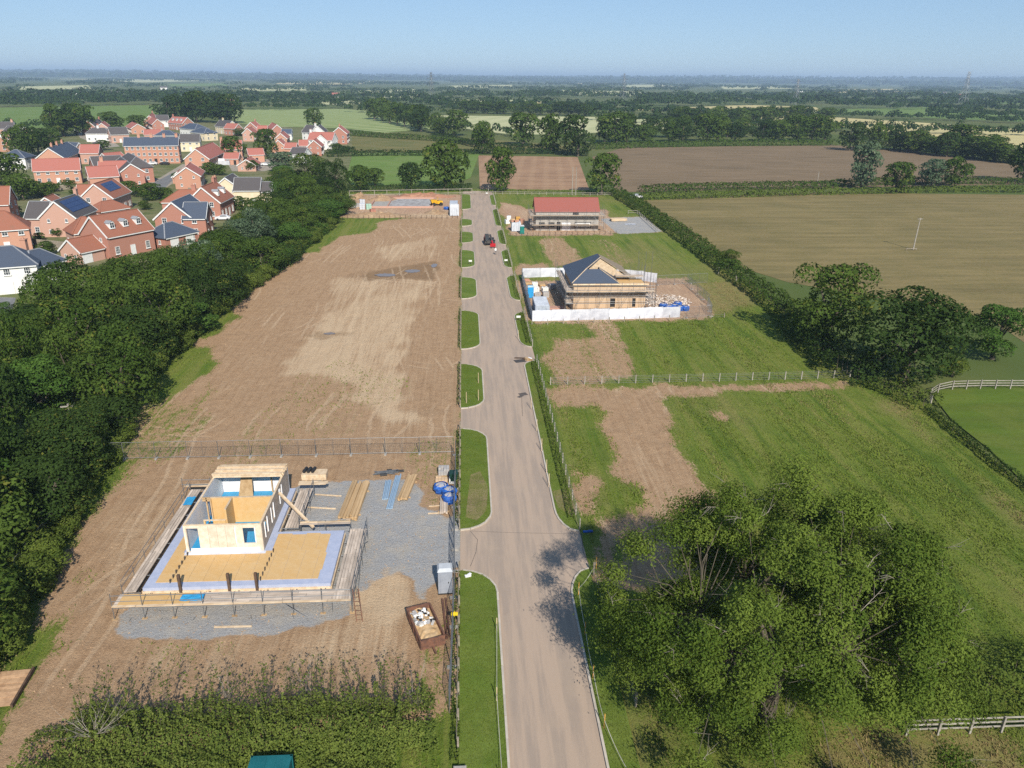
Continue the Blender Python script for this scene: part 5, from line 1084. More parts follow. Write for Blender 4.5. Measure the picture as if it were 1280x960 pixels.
house('double garage with a slate hipped roof below the brick houses', D(p1=(205,279.8), p2=(216,277.7), zr=5.0, e=2.6, W=7.5, kind='hip', wall=br, roof=ts, gd=2), name='garage', cat='garage')
house('red roofed house in front of the grey hipped terrace', D(p1=(107.6,208.9), p2=(144.5,207.2), zr=7.8, e=4.8, W=7.6, wall=og, roof=tr), D(p1=(123.4,202), p2=(158,201.3), zr=8.2, e=5, W=7.6, wall=og, roof=tr, chim=(0.1,), door=None))
house('grey hipped terrace corner with tall brick end walls', D(p1=(113,196.2), p2=(150,194.5), zr=8.2, e=5.2, W=8, wall=br, roof=tg), D(p1=(160,191.5), p2=(170,196), zr=9, e=5.6, W=9, kind='hip', wall=br, roof=tg, door=None), D(p1=(151,196.5), p2=(163,205), zr=8, e=5.2, W=8, wall=br, roof=tg, door=None))
house('red roofed house with a white gable beside the slate terrace', D(p1=(101,181), p2=(124,180.8), zr=8.0, e=4.8, W=8.4, wall=pk, roof=tr), D(p1=(128,192), p2=(150,190), zr=5.4, e=3.4, W=6, wall=pk, roof=tr, door=None))
house('lone red farmhouse beyond the green field', D(p1=(280,123.2), p2=(291,123.4), zr=9.5, e=6, wall=br, roof=tr, chim=(0.3, 0.7)))
def far_house(px, py, w, h, wall, roof, label):
    p = G(px, py); t = thing('farmhouse', label, 'house', (p.x, p.y, 0), 0.2, 'pale houses among the far trees')
    MB().box((0, 0, 0), (w, 8, h)).build('wall', M[wall], t)
    MB().add([(-w/2-.4, -4.4, h-.1), (w/2+.4, -4.4, h-.1), (w/2+.4, 4.4, h-.1), (-w/2-.4, 4.4, h-.1), (-w/2-.4, 0, h+3.6), (w/2+.4, 0, h+3.6)], [(0,1,5,4), (2,3,4,5), (0,4,3), (1,2,5), (3,2,1,0)]).build('roof', M[roof], t)
    for x in np.arange(-w/2+2, w/2-1, 3.2): put(t, 'std', (x, -4.03, 1.0), -math.pi/2)
for px, py, w, wl, rf, lb in ((145, 120, 16, wh, tg, 'tiny white house in the far left trees'), (97, 119, 12, wh, tr, 'tiny red roofed house in the far left trees'), (1200, 122, 22, wh, tr, 'pink roofed farm among the far right trees'), (1180, 118, 14, wh, tg, 'white house among the far right woods'), (205, 112, 18, wh, tg, 'pale farm below the far left fields'), (1000, 115, 18, wh, tg, 'pale farm on the far right slope'), (420, 122, 14, wh, tr, 'pale cottage behind the striped crop'), (870, 104, 40, wh, tg, 'bright farm buildings on the right skyline'), (1085, 106, 30, wh, tr, 'far pale hamlet right of the tall pylon')):
    far_house(px, py, w, 5, wl, rf, lb)

# cars in the village
def car(px, py, rz, col, label):
    p = G(px, py); t = thing('parked_car', label, 'car', (p.x, p.y, 0), rz, 'cars parked in the village')
    m_ = simple('car_paint', col, tuple(v*0.9 for v in col), 1, rough=0.3, spec=0.5)
    prof = [(-2.1, 0.35), (-2.1, 0.85), (-1.7, 0.98), (-1.1, 1.02), (-0.5, 1.42), (0.9, 1.44), (1.65, 1.0), (2.1, 0.9), (2.12, 0.35)]
    b = MB(); n = len(prof); vs = [(x, -0.85 if z < 1.1 else -0.66, z) for x, z in prof]+[(x, 0.85 if z < 1.1 else 0.66, z) for x, z in prof]
    b.add(vs, [tuple(range(n)), tuple(range(2*n-1, n-1, -1))]+[(i, i+n, (i+1) % n+n, (i+1) % n) for i in range(n)]); b.build('body', m_, t)
    for s in (-1, 1): MB().add([(-0.85, s*0.83, 1.06), (-0.45, s*0.70, 1.38), (0.85, s*0.70, 1.39), (1.4, s*0.83, 1.06)], [(0, 1, 2, 3) if s < 0 else (3, 2, 1, 0)]).build('side_window', M['glass'], t)
    MB().add([(-1.12, -0.72, 1.06), (-0.56, -0.6, 1.40), (-0.56, 0.6, 1.40), (-1.12, 0.72, 1.06)], [(0, 1, 2, 3)]).build('windscreen', M['glass'], t)
    for x in (-1.35, 1.35):
        for s in (-1, 1): MB().tube((x, s*0.72, 0.32), (x, s*0.88, 0.32), 0.32, 0.32, 12).build('wheel', M['black'], t)
for a in ((279, 275, 0.1, (0.7, 0.7, 0.72), 'white car parked by the brick house with twin dormers'), (191, 206, 0.0, (0.7, 0.7, 0.7), 'white car at the foot of the three-storey terrace'), (206, 206, 0.0, (0.03, 0.03, 0.035), 'black car at the foot of the three-storey terrace'), (44, 236, 0.6, (0.05, 0.05, 0.06), 'dark car behind the garden trees below the long terrace'), (121, 180, 0.2, (0.06, 0.06, 0.07), 'dark car on the pale drive by the white cottage'), (318, 207, 0.1, (0.6, 0.6, 0.62), 'silver car in front of the double garage'), (332, 207, 0.1, (0.7, 0.7, 0.7), 'white van like car right of the double garage'), (795, 248, 0.3, (0.6, 0.6, 0.6), 'white car on the lane between the far right hedges')):
    car(*a)
# white protective sheeting and boards round the large red roofed house
t = thing('scaffold_screen', 'white sheeted scaffold along the large red roofed house', 'scaffold', G(265, 206))
MB().box((0, 0, 0), (16, 1.2, 1.8)).build('deck', M['sheet_white'], t); MB().box((0, -0.4, 1.81), (12, 0.4, 1.0)).build('rail_sheet', M['membrane_white'], t)
# garden fences
def garden_fence(pts, label):
    a, b = G(*pts[0]), G(*pts[1]); d = b-a; L = d.length; t = thing('garden_fence', label, 'fence', a, math.atan2(d.y, d.x)); n = max(2, int(L/1.83))
    pm = MB().box((0.9, 0, 0.05), (1.72, 0.05, 1.7)).mesh('panel', M['fence_wood']); po = MB().box((0, 0, 0), (0.1, 0.1, 1.85)).mesh('post', M['fence_wood'])
    for i in range(n): ob('panel', pm, t, (i*1.83, 0, 0)); ob('post', po, t, (i*1.83, 0, 0))
for a in ((((-10,303), (24,303.5)), 'weathered panel fence above the slate white house'), (((47,290), (68,289)), 'grey panel fence behind the solar house lawn'), (((24,306), (88,312)), 'dark panel fence round the garden left of the dormer house'), (((60,239), (95,236)), 'garden fence below the long red terrace'), (((236,241), (300,247)), 'garden fence behind the twin dormer house')):
    garden_fence(*a)
# ------------------------------------------------------------------ building sites
def osbmat():
    t = NT('oriented_strand_board'); co = t.co('Object')
    n1 = t.noise(22, 4, 0.8, t.co('Object', (1, 2.2, 1))); n2 = t.noise(1.4, 4, 0.6, co); r = t.n('ObjectInfo').outputs['Random']
    col = t.mix(t.step(n1, 0.3, 0.72), (0.64, 0.40, 0.16), (0.50, 0.30, 0.115)); col = t.mix(t.math('MULTIPLY', t.step(n2, 0.35, 0.75), 0.5), col, (0.62, 0.45, 0.25))
    return t.done(t.mix(t.math('MULTIPLY', r, 0.22), col, (0.66, 0.48, 0.26)), 0.8, 0.25)
M['osb'] = osbmat()
M['panel_wood'] = simple('weathered_panel', (0.52, 0.33, 0.19), (0.38, 0.23, 0.13), 2.5, rnd=0.35)
UP = MB().tube((0, 0, 0), (0, 0, 1), 0.03, None, 6).mesh('standard', M['steel'])
AL = MB().tube((0, 0, 0), (1, 0, 0), 0.026, None, 6).mesh('ledger', M['steel'])
BD = MB().box((0.5, 0, 0), (1, 0.22, 0.05)).mesh('scaffold_board', M['board'])
BDP = MB().box((0.5, 0, 0), (1, 0.22, 0.05)).mesh('toe_board', M['timber_pale'])
def upright(t, x, y, z0, z1): return ob('standard', UP, t, (x-t.location.x, y-t.location.y, z0), scale=(1, 1, z1-z0))
def pole(t, p, q, name='ledger', me=None):
    p, q = Vector(p), Vector(q); d = q-p; o = ob(name, me or AL, t, p-t.location)
    o.rotation_mode = 'QUATERNION'; o.rotation_quaternion = d.to_track_quat('X', 'Z'); o.scale = (d.length, 1, 1); return o
def run_boards(t, p, q, n, off, z, wd=0.235, L=3.6, me=None, nm='scaffold_board'):
    """n boards side by side, offset to the left of p->q, laid end to end"""
    p, q = Vector((*p, z)), Vector((*q, z)); d = (q-p); tot = d.length; d.normalize(); nrm = Vector((-d.y, d.x, 0)); a = math.atan2(d.y, d.x)
    for i in range(n):
        s = 0.0; first = True
        while s < tot-0.3:
            l = min(L*(rng.uniform(0.45, 1) if first else rng.uniform(0.9, 1.05)), tot-s); first = False
            o = ob(nm, me or BD, t, p+d*s+nrm*(off+i*wd)+Vector((0, 0, rng.uniform(-0.008, 0.012)))-t.location, a+rng.uniform(-0.006, 0.006), (l-0.03, rng.uniform(0.93, 1.0), 1)); s += l
def scaffold_side(t, p, q, depth, zb, top, n_boards, bay=2.2, rails=(0.5, 1.0), lifts=None, toe=True, inner=True, z0=0.0):
    p2, q2 = Vector(p), Vector(q); d = (q2-p2); L = d.length; d.normalize(); nrm = Vector((-d.y, d.x)); n = max(1, round(L/bay))
    for i in range(n+1):
        a = p2+d*(L*i/n); upright(t, a.x, a.y, z0, top); b = a+nrm*depth
        if inner: upright(t, b.x, b.y, z0, max(lifts or [zb])+0.05)
        for z in (lifts or [zb]): pole(t, (*a, z-0.06), (*(b+nrm*0.15), z-0.06), 'transom')
    for z in (lifts or [zb]):
        pole(t, (*p2, z-0.11), (*q2, z-0.11))
        for r in rails: pole(t, (*p2, z+r), (*q2, z+r), 'guard_rail')
        run_boards(t, p, q, n_boards, 0.18, z)
        if toe: run_boards(t, tuple(p2-nrm*0.02), tuple(q2-nrm*0.02), 1, 0.0, z+0.05, me=BDP, nm='toe_board')
def mb_part(t, name, mat, *boxes):
    b = MB()
    for c, d in boxes: b.box((c[0]-t.location.x, c[1]-t.location.y, c[2]), d)
    return b.build(name, mat, t)

# --- the timber frame in the left foreground -------------------------------------------
def frame_house():
    t = thing('timber_frame_house', 'half built timber frame house with a raised board floor, nearest to the camera', 'house', (-19, 57, 0))
    X0, X1, Y0, Y1, XB, YB = -25.2, -10.9, 51.3, 58.9, -16.6, 66.6; zf = 1.2
    L = [(X0, Y0), (X1, Y0), (X1, Y1), (XB, Y1), (XB, YB), (X0, YB)]; loc = lambda pts: [(x+19, y-57) for x, y in pts]
    MB().prism(loc(L), zf-0.28, zf).build('floor_deck', M['membrane_blue'], t)
    for (a, b) in zip(L, L[1:]+L[:1]):                        # ring beam under the deck
        MB().beam((a[0]+19, a[1]-57, zf-0.42), (b[0]+19, b[1]-57, zf-0.42), 0.2, 0.25).build('ring_beam', M['timber_pale'], t)
    for x in np.arange(X0+0.6, X1, 2.35):
        for y in (Y0+0.35, 55, Y1-0.4): mb_part(t, 'pier', M['timber_dark'] if y < 52 else M['concrete'], ((x, y, -0.1), (0.35, 0.35, 0.78)))
    for y in (61.5, 64, 66.2):
        for x in (X0+0.5, XB-0.5): mb_part(t, 'pier', M['concrete'], ((x, y, -0.1), (0.35, 0.35, 0.78)))
    # floor panels, each a sheet of its own
    pm = MB().box((0.595, 1.195, 0), (1.185, 2.385, 0.022)).mesh('floor_panel', M['osb'])
    def panels(xa, xb, ya, yb, skip=None):
        x = xa; k = 0
        while x < xb-0.25:
            wx = min(1.2, xb-x); y = ya-(0 if k % 2 else 1.2)
            while y < yb-0.1:
                ys, ye = max(y, ya), min(y+2.4, yb)
                if ye-ys > 0.2 and not (skip and skip(x+wx/2, (ys+ye)/2)):
                    jx = (rng.choice([0, 0, -0.12]) if x+1.3 > xb else 0)
                    ob('floor_panel', pm, t, (x+19, ys-57, zf+0.003), 0, ((wx+jx)/1.2, (ye-ys)/2.4, 1))
                y += 2.4
            x += 1.2; k += 1
    panels(X0+0.75, X1-0.95, Y0+0.65, 56.0); panels(-17.0+0.55, X1-0.95, 56.0, Y1-0.35); panels(X0+0.75, -23.52, 56.0, 60.5)
    mb_part(t, 'membrane_strip', M['sheet_white'], ((-20.2, 55.82, zf+0.026), (6.6, 0.42, 0.012)))
    mb_part(t, 'membrane_strip', M['membrane_blue'], ((-16.75, 57.4, zf+0.028), (0.6, 2.6, 0.012)))
    # walls
    xa, xb, ya, yb, h = -23.4, -17.1, 56.1, 66.2, 2.5; zt = zf+h; th = 0.15
    def wall(name, mat, x0, x1, y0, y1, openings=(), z1=zt, cap=True, z0=zf):
        """openings: (from, to, sill, head) measured along the wall"""
        b = MB(); along = x1-x0 if x1-x0 > y1-y0 else y1-y0; hor = x1-x0 > y1-y0; cuts = [0.0]
        def piece(s0, s1, za, zb_):
            if s1-s0 < 0.01 or zb_-za < 0.01: return
            if hor: b.box(((x0+s0+x0+s1)/2+19, (y0+y1)/2-57, za), (s1-s0, y1-y0, zb_-za))
            else: b.box(((x0+x1)/2+19, (y0+s0+y0+s1)/2-57, za), (x1-x0, s1-s0, zb_-za))
        s = 0.0
        for o0, o1, sl, hd in sorted(openings):
            piece(s, o0, z0, z1); piece(o0, o1, z0, z0+sl); piece(o0, o1, z0+hd, z1); s = o1
        piece(s, along, z0, z1); o = b.build(name, mat, t)
        if cap:
            c = MB()
            if hor: c.box(((x0+x1)/2+19, (y0+y1)/2-57, z1+0.002), (x1-x0+0.02, y1-y0+0.03, 0.05))
            else: c.box(((x0+x1)/2+19, (y0+y1)/2-57, z1+0.003), (y1 and x1-x0+0.03, y1-y0+0.02, 0.05))
            c.build('top_plate', M['timber_pale'], o)
        return o
    M['sheathing'] = simple('pale_sheathing', (0.70, 0.62, 0.50), (0.60, 0.50, 0.38), 2.0, rnd=0.2)
    fw = wall('front_wall', M['sheathing'], xa, xb, ya, ya+th, ((0.22, 1.15, 0.02, 2.25), (4.1, 5.75, 0.7, 2.2)))
    for i, x in enumerate((-22.1, -21.4, -20.7, -20.0, -19.3)):      # sheathing boards on the front wall, proud of it
        z1 = 2.44; MB().box((x+0.34+19, ya-0.03-57, zf+0.02), (0.67, 0.035, z1), 0).build('sheathing_board', M['sheathing'], fw)
    for x, wdt in ((-17.36, 0.5), (-23.3, 0.18)): MB().box((x+19, ya-0.03-57, zf+0.02), (wdt, 0.04, 2.44)).build('sheathing_board', M['sheathing'], fw)
    MB().box((-20.2+19, ya-0.055-57, zf+0.03), (5.6, 0.02, 0.35)).build('foil_skirt', M['membrane_white'], fw)
    for s in (0, 1): MB().box((-19.25+1.6*s+19, ya-0.05-57, zf+0.8), (0.08, 0.08, 1.45)).build('window_jamb', M['membrane_white'], fw)
    lw = wall('left_wall', M['membrane_blue'], xa, xa+th, ya+th+0.002, yb, ((1.6, 2.6, 0.5, 2.1), (4.4, 5.2, 0.9, 2.1), (7.0, 8.0, 0.9, 2.1)))
    rw = wall('right_wall', M['board'], xb-th, xb, ya+th+0.002, yb, ((0.7, 1.7, 0.8, 2.1), (3.0, 3.9, 0.6, 2.1), (6.2, 7.2, 0.8, 2.1)))
    for y0 in (56.95, 59.25, 62.45):
        for y in (y0, y0+0.9): MB().box((xb+0.03+19, y-57, zf+0.75), (0.08, 0.1, 1.45)).build('window_wrap', M['membrane_white'], rw)
    MB().box((xa+th+0.012+19, 61.2-57, zf+0.03), (0.02, 9.6, h-0.05)).build('inner_lining', M['membrane_white'], lw)
    bw = wall('back_wall', M['membrane_white'], xa, xb, yb, yb+th)
    mw = wall('cross_wall', M['osb'], xa+0.9, xb-th-0.01, 60.6, 60.74)
    pw = wall('partition', M['osb'], -20.75, -20.63, 58.6, 60.59); wall('partition', M['osb'], -22.6, -20.76, 58.5, 58.62, ((0.15, 0.8, 0.0, 1.9),), zf+1.5)
    for z in (zt-0.25, zt-0.05): MB().beam((xa+0.16+19, 60.67-57, z), (xa+0.9+19, 60.67-57, z), 0.12, 0.16).build('lintel', M['timber'], t)
    mb_part(t, 'stud', M['timber'], ((xa+0.5, 60.67, zf), (0.1, 0.12, h)), ((xa+0.9, 60.5, zf), (0.1, 0.1, h)))
    # blue insulation boards on the floors of the rooms
    im = MB().box((0.59, 0.59, 0), (1.175, 1.175, 0.03)).mesh('insulation_board', M['blue_sheet'])
    for i in range(5):
        for j in range(8):
            x, y = -23.2+i*1.19, 56.28+j*1.23
            if y > 65.4: continue
            ob('insulation_board', im, t, (x+19, y-57, zf+0.004), 0, (1, 1.03, 1))
    # timber pack carried across the rear walls
    for i in range(9):
        for k in range(2 if i % 3 else 3): MB().box((-20.2+19+rng.uniform(-0.15, 0.15), 64.3+i*0.24-57, zt+0.06+k*0.13), (6.2, 0.21, 0.12)).build('joist', M['timber_pale'], t)
    MB().add([(-21.6+19, 65.2-57, zf+0.05), (-20.2+19, 65.0-57, zf+0.05), (-20.25+19, 65.5-57, zf+2.3), (-21.2+19, 65.6-57, zf+2.3), (-21.6+19, 65.24-57, zf+0.05), (-20.2+19, 65.04-57, zf+0.05), (-20.25+19, 65.54-57, zf+2.3), (-21.2+19, 65.64-57, zf+2.3)], [(0,1,2,3), (7,6,5,4), (0,4,5,1), (1,5,6,2), (2,6,7,3), (3,7,4,0)]).build('leaning_sheet', M['timber'], t)
    mb_part(t, 'stud', M['timber'], ((-18.6, 65.9, zf), (0.12, 0.12, h)))
    # diagonal prop and the three dark posts at the front edge
    MB().beam((-16.95+19, 62.0-57, zf+2.1), (-13.6+19, 59.25-57, zf+0.15), 0.2, 0.2).build('prop', M['timber_pale'], t)
    for x in (-22.3, -18.6, -16.5): MB().beam((x+19, Y0-0.12-57, 0.5), (x-0.05+19, Y0-0.02-57, zf+1.15), 0.2, 0.22).build('steel_post', M['timber_dark'], t)
    for xs, ys, ye in ((-23.3, 51.9, 55.6), (-16.4, 51.9, 55.8)):
        for i in range(7): mb_part(t, 'bracket', M['steel_dark'], ((xs+0.02*i, ys+(ye-ys)*i/6, zf+0.02), (0.05, 0.2, 0.3)))
    mb_part(t, 'edge_timber', M['timber_pale'], ((-16.0, 50.95, 0.62), (9.0, 0.22, 0.22))); mb_part(t, 'edge_timber', M['timber_pale'], ((-21.6, 50.6, 0.5), (5.0, 0.2, 0.2)))
    mb_part(t, 'foil_roll', M['sheet_white'], ((-12.5, 50.85, 0.62), (3.4, 0.3, 0.25))); mb_part(t, 'foil_roll', M['sheet_white'], ((-16.9, 50.8, 0.6), (0.7, 0.3, 0.3)))
frame_house()
def frame_scaffold():
    t = thing('scaffold', 'low board scaffold on steel tubes round the timber frame', 'scaffold', (-18, 49.5, 0)); zb = 1.12
    scaffold_side(t, (-26.6, 49.15), (-9.0, 49.15), 1.55, zb, 2.3, 6, 2.2)
    scaffold_side(t, (-8.95, 49.3), (-8.95, 59.2), 1.55, zb, 2.3, 6, 2.0, toe=False)
    scaffold_side(t, (-26.55, 66.8), (-26.55, 50.9), 1.2, zb, 1.9, 4, 2.4, toe=False)
    scaffold_side(t, (-14.9, 59.6), (-14.9, 66.6), 1.45, zb+0.02, 2.2, 5, 2.3, toe=False, rails=(0.9,))
    scaffold_side(t, (-10.4, 59.55), (-14.8, 59.55), 0.5, zb+0.5, 1.9, 1, 2.0, rails=(0.3,), inner=False)
    run_boards(t, (-16.4, 66.9), (-13.6, 66.9), 3, 0, zb+0.3, me=BDP, nm='toe_board'); run_boards(t, (-27.2, 67.2), (-24.9, 67.2), 2, 0, zb+0.2, me=BDP, nm='toe_board')
    for z in (1.6, 2.1): pole(t, (-27.4, 67.0, z), (-24.6, 67.0, z), 'guard_rail')
    for x in (-27.3, -24.7): upright(t, x, 67.0, 0, 2.3)
    for x in (-25.4, -23.1, -20.7, -16.6, -13.5): pole(t, (x, 49.15, 0.05), (x+0.35, 48.3, -0.02) if x > -18 else (x-0.1, 48.5, -0.02), 'brace'); 
    pole(t, (-14.0, 49.05, 1.05), (-12.2, 48.6, 0.05), 'brace'); pole(t, (-8.9, 52, 0.1), (-8.9, 54, 1.1), 'brace'); pole(t, (-8.9, 57, 1.1), (-8.9, 58.8, 0.1), 'brace')
    for x in np.arange(-26.6, -8.9, 2.2):
        MB().box((x+18, 49.15-49.5, 0.0), (0.4, 0.24, 0.05)).build('sole_board', M['timber'], t)
    pm = MB().box((0.59, 0.6, 0), (1.17, 1.2, 0.02)).mesh('board_sheet', M['osb'])
    for i in range(3): ob('board_sheet', pm, t, (-26.3+i*1.75+18, 49.3-49.5, zb+0.07), 0, (1.48, 1.05, 1))
frame_scaffold()
def laid_sheet(x, y, w, d, z, mat, label, rz=0.0, name='plastic_sheet', cat='sheet'):
    b = MB(); n = 8; vs = []; fs = []
    for j in range(5):
        for i in range(n): vs.append((-w/2+w*i/(n-1), -d/2+d*j/4, rng.uniform(0, 0.07)))
    for j in range(4):
        for i in range(n-1): k = j*n+i; fs.append((k, k+1, k+n+1, k+n))
    o = b.add(vs, fs).build(name, mat); o.location = (x, y, z); o.rotation_euler = (0, 0, rz); tag(o, label, cat)
laid_sheet(-21.0, 49.9, 1.7, 0.8, 1.22, M['blue_sheet'], 'bright blue plastic sheet lying on the front scaffold boards')
laid_sheet(-25.9, 64.5, 0.8, 1.5, 1.22, M['blue_sheet'], 'bright blue board on the left scaffold walkway', 0.05)
# ladder against the right-hand scaffold corner
t = thing('ladder', 'rust brown ladder leaning on the scaffold corner', 'ladder', (-8.3, 48.0, 0))
for s in (-0.22, 0.22): MB().tube((s, 0, 0), (s-0.35, 1.25, 2.1), 0.03).build('stile', M['rust'], t)
for i in range(7): f = (i+0.6)/7.5; MB().tube((-0.22-0.35*f, 1.25*f, 2.1*f), (0.22-0.35*f, 1.25*f, 2.1*f), 0.02).build('rung', M['rust'], t)

# --- stacks and stores in the near yard -------------------------------------------------
def timber_stack(pa, pb, wd, layers, across, mat, label, bearers=True, name='timber_stack', ragged=0.3):
    a, b = G(*pa), G(*pb); d = b-a; L = d.length; t = thing(name, label, 'timber', ((a+b)/2)[:2]+(0.0,) if False else ((a.x+b.x)/2, (a.y+b.y)/2, 0.03), math.atan2(d.y, d.x))
    if bearers:
        for x in (-L*0.33, L*0.3): MB().box((x, 0, 0), (0.12, wd+0.3, 0.12)).build('bearer', M['timber'], t)
    bm = MB().box((0, 0, 0), (1, 1, 1)).mesh('plank', mat); w1 = wd/across
    for k in range(layers):
        for i in range(across):
            if k == layers-1 and rng.random() < ragged*0.6: continue
            l = L*rng.uniform(1-ragged*0.35, 1); ob('plank', bm, t, (rng.uniform(-1, 1)*(L-l)*0.5, -wd/2+w1*(i+0.5), 0.12+k*0.1), rng.uniform(-0.01, 0.01), (l, w1*0.92, 0.095))
    return t
timber_stack((434,653), (452,606), 1.75, 4, 7, M['timber'], 'wide stack of orange brown timber beside the frame')
timber_stack((503,628), (516,597), 0.95, 3, 4, M['timber'], 'narrow stack of brown timber beside the blue lengths')
timber_stack((554.5,644), (555.5,624), 0.75, 2, 4, M['board'], 'short stack of weathered planks by the fence')
for a, b, lb in (((394,619), (427,621), 'upper loose batten lying on the stone by the wide stack'), ((384,635), (420,637), 'lower loose batten lying on the stone by the wide stack'), ((535,643), (552,642), 'loose plank beside the short stack of planks'), ((536,634), (550,633), 'second loose plank behind the short stack'), ((268,785), (315,784), 'plank lying on the stone in front of the scaffold')):
    p, q = G(*a), G(*b); o = MB().beam((0, 0, 0.08), (q-p)+Vector((0, 0, 0.08)), 0.14, 0.07).build('loose_plank', M['timber_pale']); o.location = p+Vector((0, 0, 0.02)); tag(o, lb, 'plank')
def bundle(pa, pb, n, r, mat, label, name='pipe_bundle'):
    a, b = G(*pa), G(*pb); d = b-a; t = thing(name, label, 'pipes', (a.x, a.y, 0.06), math.atan2(d.y, d.x))
    me = MB().tube((0, 0, 0), (d.length, 0, 0), r, None, 8).mesh('pipe', mat)
    for i in range(n): ob('pipe', me, t, (rng.uniform(-0.1, 0.15), (i % 4)*r*2.1, r+(i//4)*r*1.8))
bundle((484.5,626), (488.5,603), 6, 0.075, M['pipe_blue'], 'short bundle of pale blue lengths beside the long one')
bundle((490,637), (501,596), 5, 0.075, M['pipe_blue'], 'long bundle of pale blue lengths on the stone')
t = thing('ply_stack', 'pale plywood stack with black rolls on top', 'plywood', G(394, 598))
for i in range(7): MB().box((0, 0, 0.12+i*0.09), (2.44, 1.22, 0.085)).build('ply_sheet', M['timber_pale'], t)
for x in (-0.8, 0.8): MB().box((x, 0, 0), (0.1, 1.2, 0.12)).build('bearer', M['timber'], t)
for i in range(3): MB().tube((-1.0+i*0.42, -0.3, 0.95), (-0.85+i*0.42, 0.5, 0.95), 0.17, None, 10).build('roll', M['black'], t)
t = thing('steel_offcuts', 'heap of grey steel strips and black bags near the back fence', 'scrap', G(484, 592))
for i in range(9): MB().beam((-1.4+rng.uniform(0, 0.3), rng.uniform(-0.5, 0.4), 0.08+0.02*i), (0.9+rng.uniform(-0.3, 0.3), rng.uniform(-0.4, 0.5), 0.08+0.02*i), 0.12, 0.04).build('strip', M['steel'], t)
for x, y, s in ((-0.3, -0.55, 0.35), (1.3, 0.2, 0.4), (0.2, 0.4, 0.25)):
    b = MB(); b.tube((x-s, y, 0.12), (x+s, y+0.1, 0.14), 0.17, 0.14, 8); b.build('black_bag', M['black'], t)
def pallet(loc, label, mat, wd=1.1, d=1.0, h=0.8, rz=0.0, nx=4, ny=3, nz=3, group=None):
    t = thing('pallet_load', label, 'pallet', loc, rz, group)
    for i in range(4): MB().box((-wd/2+0.09+i*(wd-0.18)/3, 0, 0.1), (0.16, d, 0.03)).build('slat', M['timber'], t)
    for i in range(3): MB().box((0, -d/2+0.06+i*(d-0.12)/2, 0), (wd, 0.1, 0.098)).build('runner', M['timber'], t)
    bm = MB().box((0, 0, 0), (wd/nx*0.95, d/ny*0.94, h/nz*0.95)).mesh('unit', mat)
    for k in range(nz):
        for i in range(nx):
            for j in range(ny):
                if k == nz-1 and rng.random() < 0.15: continue
                ob('unit', bm, t, (-wd/2+wd/nx*(i+0.5), -d/2+d/ny*(j+0.5), 0.135+k*h/nz))
    return t
M['block_grey'] = simple('concrete_block', (0.42, 0.40, 0.38), (0.32, 0.30, 0.29), 4, rnd=0.2)
pallet(G(555, 593), 'pallet of grey bricks by the corner of the near fence', M['block_grey'], h=0.7)
pallet(G(552, 602), 'low pallet of tan blocks in front of the grey bricks', M['block_tan'], 1.2, 0.9, 0.35, nz=1)
t = thing('tool_box', 'white plastic box with an orange lid by the fence', 'box', G(565.5, 603))
MB().box((0, 0, 0), (0.6, 0.7, 0.55)).box((0, -0.36, 0.2), (0.3, 0.04, 0.1)).build('body', M['white'], t); MB().box((0.05, 0.55, 0), (0.6, 0.4, 0.6)).build('crate', M['brick_orange'], t)
M['bin_green'] = simple('dark_green_plastic', (0.01, 0.035, 0.025), (0.015, 0.05, 0.035), 2, rough=0.4)
t = thing('wheelie_bin', 'dark green wheeled bin tight against the fence', 'bin', G(573.5, 604)+Vector((-0.5, 0.2, 0)))
MB().add([(-.3,-.35,.1),(.3,-.35,.1),(.3,.35,.1),(-.3,.35,.1),(-.4,-.45,1.1),(.4,-.45,1.1),(.4,.4,1.1),(-.4,.4,1.1)], [(3,2,1,0),(4,5,6,7),(0,1,5,4),(1,2,6,5),(2,3,7,6),(3,0,4,7)]).build('body', M['bin_green'], t); MB().box((0, -0.02, 1.1), (0.86, 0.94, 0.09)).build('lid', M['bin_green'], t)
for s in (-0.3, 0.3): MB().tube((s-0.04, 0.42, 0.12), (s+0.04, 0.42, 0.12), 0.12, None, 10).build('wheel', M['black'], t)
def bulk_bag(loc, label, r=0.5, h=0.75, seed=1, fill='soil_fill', group='blue bulk bags'):
    g = np.random.default_rng(seed); t = thing('bulk_bag', label, 'bag', loc, g.random()*3, group); n = 20; rows = 7; b = MB(); vs = []
    for j in range(rows):
        f = j/(rows-1); rr = r*(0.9+0.25*math.sin(f*2.6))*(1 if f < 0.99 else 0.82)
        for i in range(n):
            a = 6.2832*i/n; q = 1/max(abs(math.cos(a)), abs(math.sin(a)))**0.45; k = rr*q*(1+0.05*g.normal()); vs.append((math.cos(a)*k, math.sin(a)*k, h*f*(1+0.04*g.normal())))
    fs = [(j*n+i, j*n+(i+1) % n, (j+1)*n+(i+1) % n, (j+1)*n+i) for j in range(rows-1) for i in range(n)]
    b.add(vs, fs).build('sack', M['bag_blue'], t)
    top = [(math.cos(6.2832*i/n)*r*0.8, math.sin(6.2832*i/n)*r*0.8, h*0.88+0.05*g.random()) for i in range(n)]
    MB().add(top+[(0, 0, h*0.98)], [(i, (i+1) % n, n) for i in range(n)]).build('filling', M[fill], t)
    for k in range(4): a = 0.78+1.57*k; MB().tube((math.cos(a)*r*0.9, math.sin(a)*r*0.9, h), (math.cos(a+0.4)*r*0.5, math.sin(a+0.4)*r*0.5, h+0.12), 0.03).build('loop', M['bag_blue'], t)
M['soil_fill'] = simple('bag_sand', (0.50, 0.42, 0.33), (0.30, 0.36, 0.50), 3)
bulk_bag((-2.75, 67.4, 0.03), 'round blue bulk bag standing left of the other two in the near yard', 0.66, 0.85, 1)
